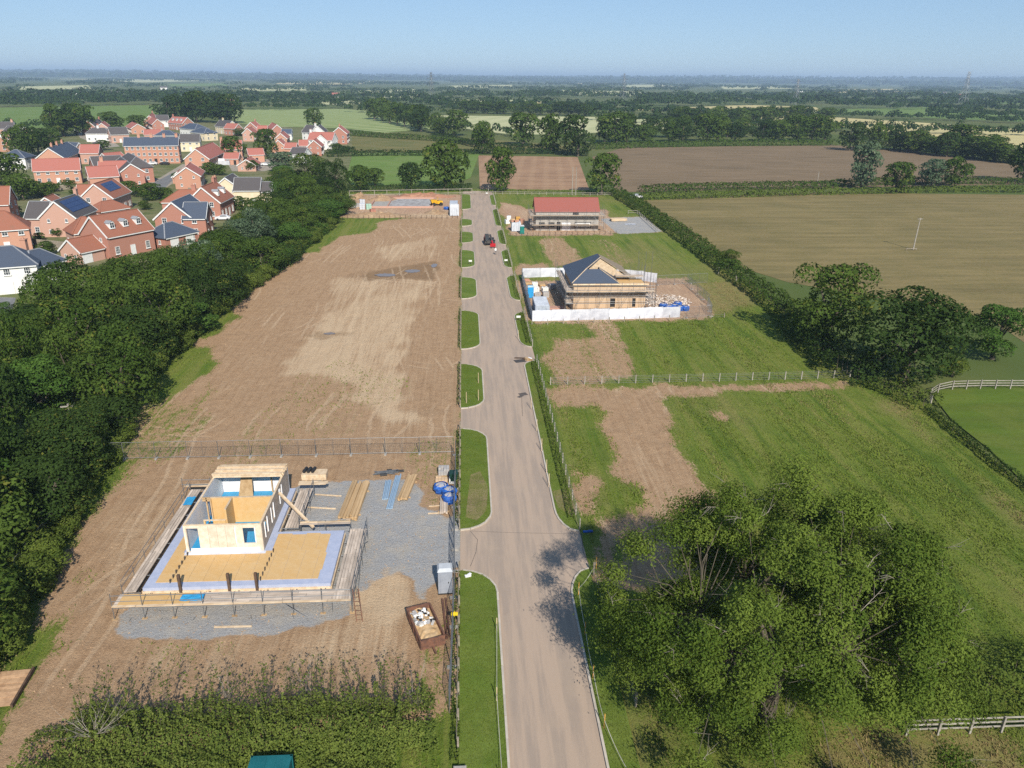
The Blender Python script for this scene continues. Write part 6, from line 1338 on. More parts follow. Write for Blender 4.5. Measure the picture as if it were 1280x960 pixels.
bulk_bag((-1.95, 66.6, 0.03), 'blue bulk bag against the near fence, behind the front one', 0.6, 0.85, 2)
bulk_bag((-1.9, 65.4, 0.03), 'front blue bulk bag against the near fence', 0.58, 0.85, 3)

# --- toilets and cabins
def toilet(loc, rz, mat, roof, label):
    t = thing('portable_toilet', label, 'toilet', loc, rz)
    MB().box((0, 0, 0.1), (1.1, 1.1, 2.0)).build('cabin', mat, t); MB().box((0, 0, 0), (1.16, 1.16, 0.1)).build('base', M['black'], t)
    for s in (-1, 1):
        for y in (-0.3, 0.0, 0.3): MB().box((s*0.56, y, 0.25), (0.03, 0.06, 1.7)).build('rib', mat, t)
    for z in (0.5, 0.9, 1.3, 1.7): MB().box((0, 0.56, z), (0.95, 0.03, 0.06)).build('rib', mat, t); 
    for z in (0.45, 0.8, 1.15, 1.5): MB().box((0, -0.56, z), (0.85, 0.03, 0.05)).build('rib', mat, t)
    d = MB().box((0, -0.57, 0.15), (0.72, 0.03, 1.8)).build('door', mat, t); MB().box((0.26, -0.6, 1.05), (0.06, 0.04, 0.14)).build('handle', M['black'], d)
    w2, e = 0.6, 2.1; MB().add([(-w2,-w2,e),(w2,-w2,e),(w2,w2,e),(-w2,w2,e),(-w2*.75,-w2*.6,e+.2),(w2*.75,-w2*.6,e+.2),(w2*.75,w2*.6,e+.2),(-w2*.75,w2*.6,e+.2)], [(4,5,6,7),(0,1,5,4),(1,2,6,5),(2,3,7,6),(3,0,4,7),(3,2,1,0)]).build('roof', roof, t)
    MB().tube((0.4, 0.4, 2.1), (0.4, 0.4, 2.45), 0.05).build('vent_pipe', M['black'], t)
M['grey_plastic'] = simple('grey_plastic', (0.30, 0.32, 0.36), (0.25, 0.27, 0.31), 1.5, rough=0.45)
M['pale_plastic'] = simple('pale_grey_plastic', (0.52, 0.54, 0.56), (0.44, 0.46, 0.48), 1.5, rough=0.45)
M['blue_plastic'] = simple('blue_plastic', (0.03, 0.30, 0.62), (0.03, 0.25, 0.52), 1.5, rough=0.4)
M['green_plastic'] = simple('green_plastic', (0.02, 0.20, 0.17), (0.015, 0.14, 0.12), 1.5, rough=0.4)
M['blue_pale'] = simple('pale_blue_roof', (0.45, 0.62, 0.72), None, 1.5, rough=0.4)
toilet((-2.0, 51.6, 0.03), 0.05, M['grey_plastic'], M['pale_plastic'], 'grey portable toilet by the near entrance')
toilet(G(663, 372), 0.0, M['blue_plastic'], M['blue_pale'], 'bright blue portable toilet in the white hoarded compound')
toilet(G(652.5, 292.5), 0.0, M['green_plastic'], M['pale_plastic'], 'dark green portable toilet beside the red roofed house')
def container(loc, rz, L, W, h, mat, label, roof=None):
    t = thing('site_container', label, 'container', loc, rz); b = MB()
    b.box((0, 0, 0.1), (L-0.08, W-0.08, h-0.15)); b.build('shell', mat, t)
    for s in (-1, 1):
        n = int(L/0.28)
        for i in range(n): MB().box((-L/2+0.2+i*(L-0.4)/(n-1), s*(W/2-0.03), 0.18), (0.13, 0.06, h-0.32)).build('corrugation', mat, t)
        for x in (-1, 1): MB().box((x*(L/2-0.05), s*(W/2-0.05), 0), (0.12, 0.12, h)).build('corner_post', mat, t)
    rf = MB().box((0, 0, h-0.05), (L-0.02, W-0.02, 0.05)).build('roof', roof or mat, t)
    for i in range(int(L/0.55)): MB().box((-L/2+0.3+i*0.55, 0, h), (0.12, W-0.3, 0.025)).build('roof_rib', roof or mat, rf)
    for y in (-W/4, W/4):
        d = MB().box((-L/2-0.01, y, 0.15), (0.05, W/2-0.12, h-0.3)).build('door', mat, t); MB().tube((-L/2-0.06, y, 0.3), (-L/2-0.06, y, h-0.3), 0.02).build('lock_bar', M['steel'], d)
M['cont_grey'] = simple('grey_container', (0.40, 0.44, 0.50), (0.33, 0.36, 0.42), 1.0, rough=0.55)
M['cont_pale'] = simple('pale_container', (0.55, 0.58, 0.62), (0.46, 0.48, 0.52), 1.0, rough=0.55)
M['cont_teal'] = simple('teal_container', (0.015, 0.13, 0.14), (0.01, 0.10, 0.11), 1.0, rough=0.55)
container((12.6, 127.6, 0.05), math.pi/2, 6.0, 2.4, 2.6, M['cont_grey'], 'grey site container in the corner of the white hoarding', M['cont_pale'])
container(G(644.5, 290)+Vector((0.2, 1.8, 0)), math.pi/2, 3.0, 2.4, 2.4, M['cont_pale'], 'small pale container with red goods on its roof beside the red roofed house')
container((-3.3, 233.0, 0.05), math.pi/2, 6.0, 2.6, 2.6, M['cont_pale'], 'white container at the corner of the far left plot', M['white'])
container((-3.6, 241.0, 0.05), math.pi/2, 5.0, 2.4, 2.6, M['cont_grey'], 'grey cabin behind the white container on the far left plot')
container((-11.35, 32.75, 0.0), 0.0, 2.3, 2.2, 2.2, M['cont_teal'], 'teal roofed metal box at the bottom edge in the brambles')
o = MB().box((0, 0, 0), (0.75, 0.6, 0.35)).box((0, 0, 0.35), (0.65, 0.5, 0.04)).build('inspection_chamber', M['concrete']); o.location = (-0.75, 33.9, 0.1); tag(o, 'small pale concrete block on the grass at the bottom edge', 'block')
# goods on the small container and the compound floor
for i in range(4): 
    o = MB().box((0, 0, 0), (0.9, 0.45, 0.35)).box((0, 0, 0.35), (0.8, 0.4, 0.06)).build('brick_pack', M['brick_orange']); o.location = (G(644.5, 290).x-0.6+0.55*(i % 3), G(644.5, 290).y+0.8+0.7*(i//2), 2.48); tag(o, 'red pack lying on the small container roof', 'pack', 'red packs on the container roof')

# --- skip
def skip_():
    c = (G(527, 820)+G(507, 772)+G(540, 768)+G(556, 812))/4; d = G(507, 772)-G(527, 820); rz = math.atan2(d.y, d.x)-math.pi/2
    t = thing('skip', 'rusty brown waste trailer full of white rubble and sand', 'skip', (c.x, c.y, 0.05), rz); L, W, h = 3.9, 1.75, 0.75
    out = [(-W/2, -L/2), (W/2, -L/2), (W/2, L/2), (-W/2, L/2)]
    MB().box((0, 0, 0.28), (W-0.1, L-0.1, 0.08)).build('floor', M['rust'], t)
    for i in range(4):
        a, b = out[i], out[(i+1) % 4]; o = MB().beam((*a, 0.28+h/2), (*b, 0.28+h/2), 0.07, h).build('side', M['rust'], t); MB().beam((*a, 0.31+h), (*b, 0.31+h), 0.12, 0.06).build('rim', M['rust'], o)
        for k in range(1, 4): f = k/4; MB().beam((a[0]+(b[0]-a[0])*f, a[1]+(b[1]-a[1])*f, 0.3), (a[0]+(b[0]-a[0])*f, a[1]+(b[1]-a[1])*f, 0.3+h), 0.13, 0.1).build('rib', M['rust'], o)
    for s in (-1, 1):
        for y in (-0.5, 0.5): MB().tube((s*W*0.3, y, 0.22), (s*W*0.42, y, 0.22), 0.24, None, 12).build('wheel', M['black'], t)
    MB().box((0, -L/2-0.35, 0.25), (0.12, 0.8, 0.1)).build('drawbar', M['rust'], t)
    b = MB(); n = 14; vs = []; fs = []
    for j in range(n):
        for i in range(8): x = -W/2+0.05+(W-0.1)*i/7; y = -L/2+0.05+(L-0.1)*j/(n-1); vs.append((x, y, 0.62+0.22*math.sin(math.pi*i/7)+rng.uniform(-0.05, 0.05)))
    for j in range(n-1):
        for i in range(7): k = j*8+i; fs.append((k, k+1, k+9, k+8))
    b.add(vs, fs).build('sand_fill', M['timber'], t)
    for k in range(46):
        s = rng.uniform(0.08, 0.24); x, y = rng.uniform(-0.65, 0.65), rng.uniform(-0.1, 1.6); m_ = M['white'] if rng.random() < 0.6 else M['block_grey'] if rng.random() < 0.6 else M['black']
        o = MB().box((0, 0, 0), (s*rng.uniform(1, 2.2), s, s*0.7)).build('rubble_piece', m_, t); o.location = (x, y, 0.74+rng.uniform(0, 0.16)); o.rotation_euler = (rng.uniform(-.5, .5), rng.uniform(-.5, .5), rng.uniform(0, 3))
skip_()
o = MB().tube((0, 0, 0.1), (0.45, -4.6, 0.1), 0.09, None, 8).tube((0.25, 0.1, 0.1), (0.65, -4.4, 0.1), 0.07, None, 8).build('steel_tubes', M['rust']); o.location = (-2.2, 50.3, 0.05); tag(o, 'pair of rusty tubes lying along the near fence', 'tubes')
t = thing('fallen_fence_panel', 'orange brown boarded panel with a dark end post at the bottom left', 'fence panel', (-32.3, 41.9, 0.12), 0.10)
for i in range(13): MB().box((rng.uniform(-0.05, 0.05), -1.55+i*0.26, rng.uniform(0, 0.03)+0.1), (5.2, 0.245, 0.03)).build('board', M['panel_wood'], t)
for x in (-1.6, 0.9): MB().box((x, 0, 0), (0.1, 3.3, 0.09)).build('batten', M['timber_dark'], t)
MB().box((2.68, 0, 0), (0.14, 3.5, 0.25)).build('end_post', M['timber_dark'], t)
# --- welded mesh fence panels
def panel_mesh():
    f = MB(); L, h = 3.4, 2.0; r = 0.022
    for x in (0.0, L): f.tube((x, 0, 0.05), (x, 0, h), r)
    for z in (0.2, h): f.tube((0, 0, z), (L, 0, z), r)
    f.tube((L/2, 0, 0.2), (L/2, 0, h), r*0.8)
    w_ = MB()
    for i in range(1, 17): w_.box((L*i/17, 0, 0.2), (0.009, 0.009, h-0.2))
    for i in range(1, 9): w_.box((L/2, 0.01, 0.2+(h-0.2)*i/9), (L, 0.009, 0.009))
    return f.mesh('panel', M['steel']), w_.mesh('wire_mesh', M['steel']), MB().box((0, 0, 0), (0.25, 0.65, 0.14)).mesh('foot', M['concrete'])
PF, PW, PB = panel_mesh()
PW_IN = PW
def mesh_fence(pts, label, group=None, jit=0.03):
    t = thing('mesh_fence', label, 'fence', (*pts[0], 0.03), 0, group); o0 = Vector(pts[0])
    for a, b in zip(pts[:-1], pts[1:]):
        a, b = Vector(a), Vector(b); d = b-a; L = d.length; n = max(1, round(L/3.45)); ang = math.atan2(d.y, d.x)
        for i in range(n):
            p = a+d*(i/n)-o0; pn = ob('panel', PF, t, (p.x, p.y, 0), ang+rng.uniform(-jit, jit), (L/n/3.45, 1, 1)); w_ = ob('wire_mesh', PW_IN, pn); w_['kind'] = 'stuff'; ob('foot', PB, t, (p.x, p.y, 0), ang)
    return t
mesh_fence([(-39.6, 75.6), (-20, 75.7), (-1.6, 75.8)], 'steel mesh fence panels across the bare field behind the frame')
mesh_fence([(-1.42, 75.2), (-1.36, 60.6)], 'steel mesh fence panels beside the blue bags')
mesh_fence([(-1.34, 60.4), (-1.3, 54.0), (-1.3, 47), (-1.42, 38.6)], 'steel mesh fence panels along the near left verge')
mesh_fence([(-39.6, 75.2), (-37.6, 69.6), (-36.2, 54.5), (-33.5, 47.0)], 'steel mesh fence panels along the left tree belt')
mesh_fence([tuple(G(822,357)[:2]), tuple(G(884,354)[:2])], 'steel mesh fence behind the blue bags of the hoarded plot')
mesh_fence([tuple(G(858,398)[:2]), tuple(G(889,396)[:2]), tuple(G(884,384)[:2])], 'mesh panels at the right corner of the hoarded plot')
mesh_fence([tuple(G(886,382)[:2]), tuple(G(858,356)[:2])], 'mesh fence slanting back from the hoarded plot corner')
o = MB().box((0, 0, 0), (0.5, 0.03, 0.3)).box((0, 0.02, -0.1), (0.04, 0.02, 0.5)).build('notice', simple('yellow_sign', (0.75, 0.55, 0.02), None, 2)); o.location = (-1.2, 46.8, 1.3); tag(o, 'small yellow notice tied to the near mesh fence', 'sign')
# --- wooden post and rail, wire fences, pegs and rope
def rail_fence(pts, label, rails=(0.45, 0.8, 1.15), sp=2.2, h=1.3, mat='fence_wood', rw=0.10, pw=0.12, name='rail_fence', wire=False, z=0.03, lean=0.0):
    t = thing(name, label, 'fence', (*pts[0], z)); o0 = Vector((*pts[0], z)); pm = MB().box((0, 0, -0.1), (pw, pw, h+0.1)).mesh('post', M[mat]); prev = None; tops = []
    for a, b in zip(pts[:-1], pts[1:]):
        a, b = Vector((*a, z)), Vector((*b, z)); n = max(1, round((b-a).length/sp))
        for i in range(n+(1 if b == Vector((*pts[-1], z)) else 0)): tops.append(a+(b-a)*(i/n))
    for p in tops: o = ob('post', pm, t, p-o0, rng.uniform(-0.1, 0.1)); o.rotation_euler.x = rng.uniform(-1, 1)*0.03
    for p, q in zip(tops[:-1], tops[1:]):
        d = (q-p); nrm = Vector((-d.y, d.x, 0)).normalized()*(pw/2+0.02)
        for r in rails:
            if wire: MB().tube(p-o0+Vector((0, 0, r)), q-o0+Vector((0, 0, r)), 0.012, None, 4).build('wire', M['steel'], t)
            else: MB().beam(p-o0+nrm+Vector((0, 0, r+rng.uniform(-.01, .01))), q-o0+nrm+Vector((0, 0, r+rng.uniform(-.01, .01))), 0.04, rw).build('rail', M[mat], t)
    return t
for i, v in enumerate(L_):
    y0 = max(v[0], 35.5); x = -0.8-0.0016*(y0+v[1])/2
    rail_fence([(x, y0+0.15), (x, v[1]-0.15)], 'low wooden rail fence behind the '+['near left verge', 'worn left verge by the blue bags', 'second left verge', 'third left verge', 'fourth left verge', 'fifth left verge', 'sixth left verge', 'seventh left verge', 'farthest left verge'][i], rails=(0.95,), sp=2.4 if i < 3 else 3, h=1.05, z=0.08, pw=0.11, rw=0.09)
for i, v in enumerate(R_[1:], 1):
    x = 10.05-0.0014*(v[0]+v[1])/2
    rail_fence([(x, v[0]+0.3), (x, v[1]-0.3)], 'post and wire fence behind the '+['', 'long right verge', 'verge below the white hoarding', 'verge beside the blue toilet', 'verge with the white sign', 'verge next to the telehandler', 'verge before the red roofed house', 'farthest right verge'][i], rails=(0.3, 0.7, 1.05), sp=2.6, h=1.15, wire=True, mat='fence_pale', pw=0.09, name='wire_fence')
rail_fence([(10.1, 53.0), (10.25, 46), (10.6, 38.6)], 'post and wire fence under the left side of the ash tree', rails=(0.3, 0.7, 1.05), sp=2.4, h=1.25, wire=True, mat='fence_wood', pw=0.13, name='wire_fence')
a, b = G(688, 482), G(1062, 473)
rail_fence([tuple(a[:2]), tuple(b[:2])], 'netted post fence crossing the right hand plots', rails=(0.15, 0.4, 0.65, 0.9, 1.1), sp=2.3, h=1.2, wire=True, mat='fence_pale', pw=0.11, name='wire_fence')
rail_fence([tuple(G(665,407)[:2]), tuple(G(855,400)[:2]), tuple(G(905,398)[:2])], 'low netted fence in front of the white hoarding', rails=(0.3, 0.7), sp=2.6, h=0.95, wire=True, name='wire_fence')
rail_fence([tuple(G(638,296)[:2]), tuple(G(770,293)[:2])], 'low post fence in front of the red roofed plot', rails=(0.3, 0.8), sp=1.5, h=0.95, wire=True, name='wire_fence', mat='timber_dark')
rail_fence([tuple(G(428,274)[:2]), tuple(G(572,273)[:2])], 'low dark post fence in front of the far left plot', rails=(0.3, 0.8), sp=1.5, h=1.0, wire=True, name='wire_fence', mat='timber_dark')
rail_fence([tuple(G(437,246)[:2]), tuple(G(590,243)[:2])], 'pale rail fence behind the far left plot', rails=(0.6, 1.9), sp=4.0, h=2.1, mat='fence_pale', pw=0.16, rw=0.16)
rail_fence([tuple(G(592,243)[:2]), tuple(G(765,245)[:2])], 'low rail fence across the end of the road', rails=(0.5, 1.0), sp=2.6, h=1.15, mat='fence_pale')
rail_fence([tuple(G(822,291)[:2]), tuple(G(797,268)[:2]), tuple(G(785,268)[:2])], 'steel rail fence at the right of the far gravel yard', rails=(0.5, 1.1), sp=2.4, h=1.2, mat='fence_pale')
rail_fence([tuple(G(*p)[:2]) for p in ((1163,506), (1163,497), (1172,491), (1190,487), (1225,486), (1300,486))], 'pale curved rail fence round the green paddock', mat='fence_pale', sp=2.0, z=0.0)
rail_fence([tuple(G(*p)[:2]) for p in ((1132,921), (1290,915))], 'weathered three rail fence at the lower right', mat='fence_pale', sp=2.3, z=0.05, rw=0.11)
def pegs(pts, mat, label, h=1.15, z=0.12, drop=0.3):
    t = thing('rope_line', label, 'rope', (*pts[0], z)); o0 = Vector((*pts[0], z))
    for i, p in enumerate(pts): MB().box((p[0]-o0.x, p[1]-o0.y, -0.05), (0.05, 0.05, h+0.05), 0, 0).build('stake', mat, t)
    for p, q in zip(pts[:-1], pts[1:]):
        b = MB(); n = 6; P = [Vector((p[0]+(q[0]-p[0])*i/n, p[1]+(q[1]-p[1])*i/n, h*0.55-drop*4*(i/n)*(1-i/n)))-Vector((o0.x, o0.y, 0)) for i in range(n+1)]
        for u_, v_ in zip(P[:-1], P[1:]): b.tube(u_, v_, 0.018, None, 4, 0, False)
        b.build('rope', M['rope'], t)
M['stake_orange'] = simple('orange_stake', (0.60, 0.33, 0.08), None, 2)
pegs([tuple(G(628,985)[:2]), tuple(G(621,878)[:2]), tuple(G(621,790)[:2])], M['timber_pale'], 'white rope on stakes along the near left kerb')
pegs([tuple(G(790,985)[:2]), tuple(G(755,912)[:2]), tuple(G(741,850)[:2]), tuple(G(731,795)[:2]), tuple(G(723,745)[:2]), tuple(G(745,712)[:2])], M['stake_orange'], 'white rope on orange stakes along the near right kerb')
o = MB().box((0, 0, 0), (0.5, 0.25, 0.12), 0.3).box((0.1, 0.05, 0.12), (0.4, 0.2, 0.08), 0.8).build('sandbag', M['membrane_white']); o.location = (-0.2, 53.2, 0.13); tag(o, 'small white bag lying at the corner of the near left verge', 'bag')
o = MB().box((0, 0, 0), (0.9, 0.18, 0.12), 0).box((0.2, 0.02, 0.12), (0.3, 0.12, 0.05), 0).build('blue_marker', M['bag_blue']); o.location = (10.6, 59.5, 0.05); tag(o, 'short blue pipe end at the right entrance', 'pipe')
# flat dark patches on the road, and little heap
strip([(6.6, 92.2), (7.6, 92.6)], 0.9, 0.019, M['tar'], 'road_stain', 'dark oil stain on the road by the long right verge')
strip([(6.4, 91.3), (7.0, 92.0)], 0.5, 0.021, M['tar'], 'road_stain', 'small dark oil spot on the road by the long right verge')
t = thing('rubble_heap', 'small heap of sandbags and timber at the kerb by the second entrance', 'heap', G(659, 450))
MB().box((-1.1, -0.4, 0), (1.6, 1.2, 0.02), 0.3).build('dark_mat', M['steel_dark'], t)
for x, y, s, m_ in ((0, 0, 0.5, 'timber'), (0.35, 0.3, 0.4, 'membrane_white'), (-0.3, 0.3, 0.4, 'timber_dark'), (0.4, -0.3, 0.4, 'timber')): MB().box((x, y, 0), (s*1.5, s, s*0.6), rng.random()*3).build('sandbag', M[m_], t)
MB().beam((-1.8, 0.7, 0.12), (-0.3, 0.35, 0.2), 0.16, 0.1).build('timber_piece', M['timber_dark'], t)
# small white name boards on the verges
def plate(px, py, label):
    t = thing('plot_sign', label, 'sign', G(px, py)+Vector((0, 0, 0.1)))
    for s in (-0.28, 0.28): MB().box((s, 0, 0), (0.05, 0.05, 0.9)).build('post', M['fence_wood'], t)
    MB().box((0, -0.05, 0.6), (0.7, 0.03, 0.35)).build('board', M['white'], t)
plate(632.5, 330, 'small white board on the verge right of the telehandler'); plate(588, 331, 'small white board on the verge left of the telehandler'); plate(648, 402, 'small white board on the verge below the hoarding'); plate(608.5, 244.5, 'white board at the closed end of the road')
def saplings():
    for i, (px, py) in enumerate(((664,512), (671,540), (677,565), (683,592), (686,610), (648,425), (583,505), (598,480), (598,502), (645,362))):
        p = G(px, py); t = thing('sapling', 'thin staked sapling on the mown verge', 'sapling', (p.x, p.y, 0.12), 0, 'staked saplings on the verges')
        MB().box((0, 0, 0), (0.05, 0.05, 1.5)).build('stake', M['timber_pale'], t); MB().tube((0.1, 0, 0), (0.12, 0.02, 1.7), 0.02, 0.01, 5).build('stem', M['bark'], t)
saplings()
# ------------------------------------------------------------------ the slate roofed house behind white hoarding
M['batten_tan'] = simple('roof_battens', (0.30, 0.24, 0.17), (0.22, 0.17, 0.12), 2.0, stretch=(6, 1, 1))
def slate_house():
    ox, oy = 24.5, 136.0
    t = thing('house', 'unfinished blockwork house with a blue slate roof inside white hoarding', 'house', (ox, oy, 0))
    e, zr = 5.0, 8.5; xl, xr, xm, yf, yb, yg = 18.1, 29.2, 23.65, 129.7, 143.2, 134.4
    def poly(name, mat, pts, th=0.14, parent=t, flip=False):
        P = [Vector((x-ox, y-oy, z)) for x, y, z in pts]; n = (P[1]-P[0]).cross(P[2]-P[0]).normalized(); n = n if n.z > 0 else -n; k = len(P)
        Q = [p+n*th for p in P]; f = [tuple(range(k)), tuple(range(2*k-1, k-1, -1))]+[(i, i+k, (i+1) % k+k, (i+1) % k) for i in range(k)]
        b = MB().add(P+Q, f); o = b.build(name, mat, parent)
        import bmesh; bm = bmesh.new(); bm.from_mesh(o.data); bmesh.ops.recalc_face_normals(bm, faces=bm.faces); bm.to_mesh(o.data); bm.free(); return o
    # walls with openings
    def wall_y(y, x0, x1, z1, ops, face=-1):
        b = MB(); s = x0
        for a, c, sl, hd in ops:
            b.box(((s+a)/2-ox, y-oy, 0), (a-s, 0.3, z1)); b.box(((a+c)/2-ox, y-oy, 0), (c-a, 0.3, sl)); b.box(((a+c)/2-ox, y-oy, hd), (c-a, 0.3, z1-hd)); s = c
        b.box(((s+x1)/2-ox, y-oy, 0), (x1-s, 0.3, z1)); return b.build('front_wall', M['block_tan'], t)
    fw = wall_y(130.4, 18.5, 31.2, 4.95, [(25.0, 25.9, 0.7, 2.3), (28.9, 29.5, 0.7, 2.3)])
    for x0, x1, sl, hd in ((25.0, 25.9, 0.7, 2.3), (28.9, 29.5, 0.7, 2.3)): MB().box(((x0+x1)/2-ox, 130.52-oy, sl), (x1-x0, 0.05, hd-sl)).build('window_opening', M['black'], fw)
    MB().box((18.62-ox, 136.7-oy, 0), (0.3, 12.2, 4.95)).build('left_wall', M['block_tan'], t)
    MB().box((31.05-ox, 136.2-oy, 0), (0.3, 11.2, 3.4)).build('right_wall', M['block_tan'], t); MB().box((28.9-ox, 138.6-oy, 0), (0.3, 8.4, 4.9)).build('right_wall', M['block_tan'], t)
    MB().box((24.8-ox, 142.7-oy, 0), (12.4, 0.3, 3.3)).build('back_wall', M['block_tan'], t)
    MB().add([(18.6-ox, yg-oy, 4.9), (28.8-ox, yg-oy, 4.9), (xm-ox, yg-oy, zr-0.05), (18.6-ox, yg+0.25-oy, 4.9), (28.8-ox, yg+0.25-oy, 4.9), (xm-ox, yg+0.25-oy, zr-0.05)], [(0,1,2), (5,4,3), (0,3,4,1), (1,4,5,2), (2,5,3,0)]).build('gable', M['timber_pale'], t)
    # roof planes
    r = poly('slate_roof', M['tile_slate'], [(xl, yb, e), (xl, yf, e), (21.0, 132.8, 6.82), (xm, yg-0.2, zr), (xm, 137.6, zr)])
    poly('slate_roof', M['tile_slate'], [(xl, yf, e), (26.3, yf, e), (23.3, 132.8, 6.82), (21.0, 132.8, 6.82)])
    poly('slate_roof', M['tile_slate'], [(26.3, yf, e), (26.3, yg, e), (23.3, yg, 6.82), (23.3, 132.8, 6.82)])
    poly('batten_roof', M['batten_tan'], [(xm, yg-0.2, zr), (xr, yg-0.2, e), (xr, yb, e), (xm, 137.6, zr)])
    poly('slate_roof', M['tile_slate'], [(xl, yb, e), (xm, 137.6, zr), (xr, yb, e)])
    poly('batten_roof', M['batten_tan'], [(29.3, 130.0, 3.4), (31.6, 130.0, 3.2), (31.6, 141.9, 3.2), (29.3, 141.9, 4.5)])
    for p, q in (((xl, yf, e), (21.0, 132.8, 6.82)), ((21.0, 132.8, 6.82), (xm, yg, zr)), ((26.3, yf, e), (23.3, 132.8, 6.82))): MB().beam(Vector(p)-Vector((ox, oy, -0.2)), Vector(q)-Vector((ox, oy, -0.2)), 0.13, 0.06).build('hip_line', M['timber_pale'], r)
    MB().box((28.7-ox, 132.4-oy, 4.7), (4.6, 3.8, 0.12)).build('upper_floor', M['osb'], t)
    MB().box((24.9-ox, 129.62-oy, 4.85), (13.2, 0.1, 0.22)).build('fascia', M['timber_pale'], t)
    # scaffold round it
    s = thing('scaffold', 'tall steel tube scaffold round the slate roofed house', 'scaffold', (24, 129, 0))
    scaffold_side(s, (17.0, 128.4), (32.4, 128.4), 1.3, 4.0, 5.6, 4, 1.9, (0.5, 1.0), lifts=[4.0], toe=True)
    for z in (0.5, 1.9, 2.9): pole(s, (17.0, 128.4, z), (32.4, 128.4, z)); pole(s, (17.0, 129.6, z), (32.4, 129.6, z))
    for x in (18, 22, 26, 30): pole(s, (x, 128.35, 0.1), (x+2, 128.35, 3.9), 'brace')
    scaffold_side(s, (16.9, 144.2), (16.9, 128.6), 1.2, 4.0, 6.2, 5, 2.4, (0.5, 1.0), lifts=[2.0, 4.0], toe=False)
    scaffold_side(s, (32.6, 128.6), (32.6, 143.0), 1.1, 2.2, 6.4, 4, 2.4, (0.5, 1.0), lifts=[2.2], toe=False)
    scaffold_side(s, (26.2, 132.6), (31.2, 132.6), 1.3, 5.6, 7.4, 5, 2.3, (0.5, 1.0), toe=True, z0=3.6)
    for x in (31.6, 33.0, 34.2): upright(s, x, 139.5, 0, 8.6)
    # hoarding: white sheets hung on mesh panels, each panel a part
    def sheet_panel():
        b = MB(); n = 9; vs = []; fs = []
        for j in range(4):
            for i in range(n): vs.append((3.4*i/(n-1), 0.05*math.sin(i*1.9+j*1.3)+rng.uniform(-0.03, 0.03), 0.05+1.95*j/3+(rng.uniform(-0.06, 0.02) if j == 3 else 0)))
        for j in range(3):
            for i in range(n-1): k = j*n+i; fs.append((k, k+1, k+n+1, k+n))
        return b.add(vs, fs).mesh('panel', M['sheet_white'], True)
    SP = [sheet_panel() for _ in range(4)]; PO = MB().tube((0, 0.09, 0), (0, 0.09, 2.1), 0.035).mesh('post', M['steel'])
    def hoarding(pts, label):
        t2 = thing('hoarding', label, 'hoarding', (*pts[0], 0)); o0 = Vector(pts[0])
        for a, b in zip(pts[:-1], pts[1:]):
            a, b = Vector(a), Vector(b); d = b-a; n = max(1, round(d.length/3.45)); ang = math.atan2(d.y, d.x)
            for i in range(n): p = a+d*(i/n)-o0; ob('panel', rng.choice(SP), t2, (p.x, p.y, 0), ang, (d.length/n/3.42, 1, rng.uniform(0.97, 1.03))); ob('post', PO, t2, (p.x, p.y, 0), ang)
    hoarding([(10.9, 124.3), (24, 125.0), (36.4, 126.0)], 'white sheeted hoarding along the front of the slate house plot')
    hoarding([(11.2, 154.5), (10.9, 124.6)], 'white sheeted hoarding along the road side of the slate house plot')
    hoarding([(11.4, 154.8), (19.0, 155.2), (27, 154.4), (34.3, 152.5), (38.0, 150.0)], 'white sheeted hoarding behind the slate house')
    # stores inside the compound
    for i, (px, py, rz) in enumerate(((670, 366, 0.1), (672, 373, 0.0), (681, 366, 0.2), (682, 372, 0.1), (668.5, 360, 0.0), (690, 362, 0.3))):
        pallet(G(px, py), ['pallet of pale blocks right of the blue toilet', 'front pallet of pale blocks right of the blue toilet', 'upper pallet of grey blocks in the hoarded compound', 'lower pallet of grey blocks in the hoarded compound', 'pallet of blocks behind the blue toilet', 'pallet of blocks against the left scaffold'][i], M['block_grey'] if i % 2 else M['render_white'], 1.1, 1.1, 1.0, rz, 3, 3, 3)
    for i, (px, py) in enumerate(((657, 352), (659, 356), (676, 358))): timber_stack((px-3, py), (px+5, py-0.6), 1.2, 3, 4, M['timber'] if i else M['brick_orange'], ['stack of red goods by the upper hoarding corner', 'timber stack by the upper hoarding corner', 'scattered timber below the back hoarding'][i], ragged=0.6)
    o = MB().box((0, 0, 0), (4.0, 3.0, 0.12)).box((0.4, 0.3, 0.12), (2.6, 1.6, 0.1)).build('brick_stack', M['brick_pink']); o.location = G(692, 386); tag(o, 'low stack of red bricks beside the grey container', 'bricks')
    # pale rubble spread
    g = np.random.default_rng(8); c = G(828, 377); n = 900; V = []; F = []
    for k in range(n):
        a, q = g.random()*6.28, g.random()**0.6; x, y = math.cos(a)*5.2*q, math.sin(a)*5.5*q; sz = 0.10+0.22*g.random(); zc = 0.25*(1-q)
        u = g.normal(size=(4, 3)); u /= np.linalg.norm(u, axis=1)[:, None]; V += [(x+w[0]*sz, y+w[1]*sz, max(0.0, zc+w[2]*sz*0.7+0.06)) for w in u]; b = 4*k; F += [(b, b+1, b+2), (b, b+2, b+3), (b, b+3, b+1), (b+1, b+3, b+2)]
    o = ob('rubble', mesh_np('rubble', V, F, simple('pale_rubble', (0.66, 0.58, 0.50), (0.50, 0.42, 0.36), 1.2)), loc=(c.x, c.y, 0.02)); tag(o, 'spread of pale broken rubble right of the slate house', kind='stuff')
    labs = ['crumpled blue bag at the left of the heap by the hoarding end', 'second blue bag in the heap by the hoarding end', 'third blue bag in the heap by the hoarding end', 'fourth blue bag in the heap by the hoarding end', 'upright blue bag in front of the heap by the hoarding end', 'blue bag at the right of the heap by the hoarding end', 'blue bag at the back of the heap by the hoarding end']
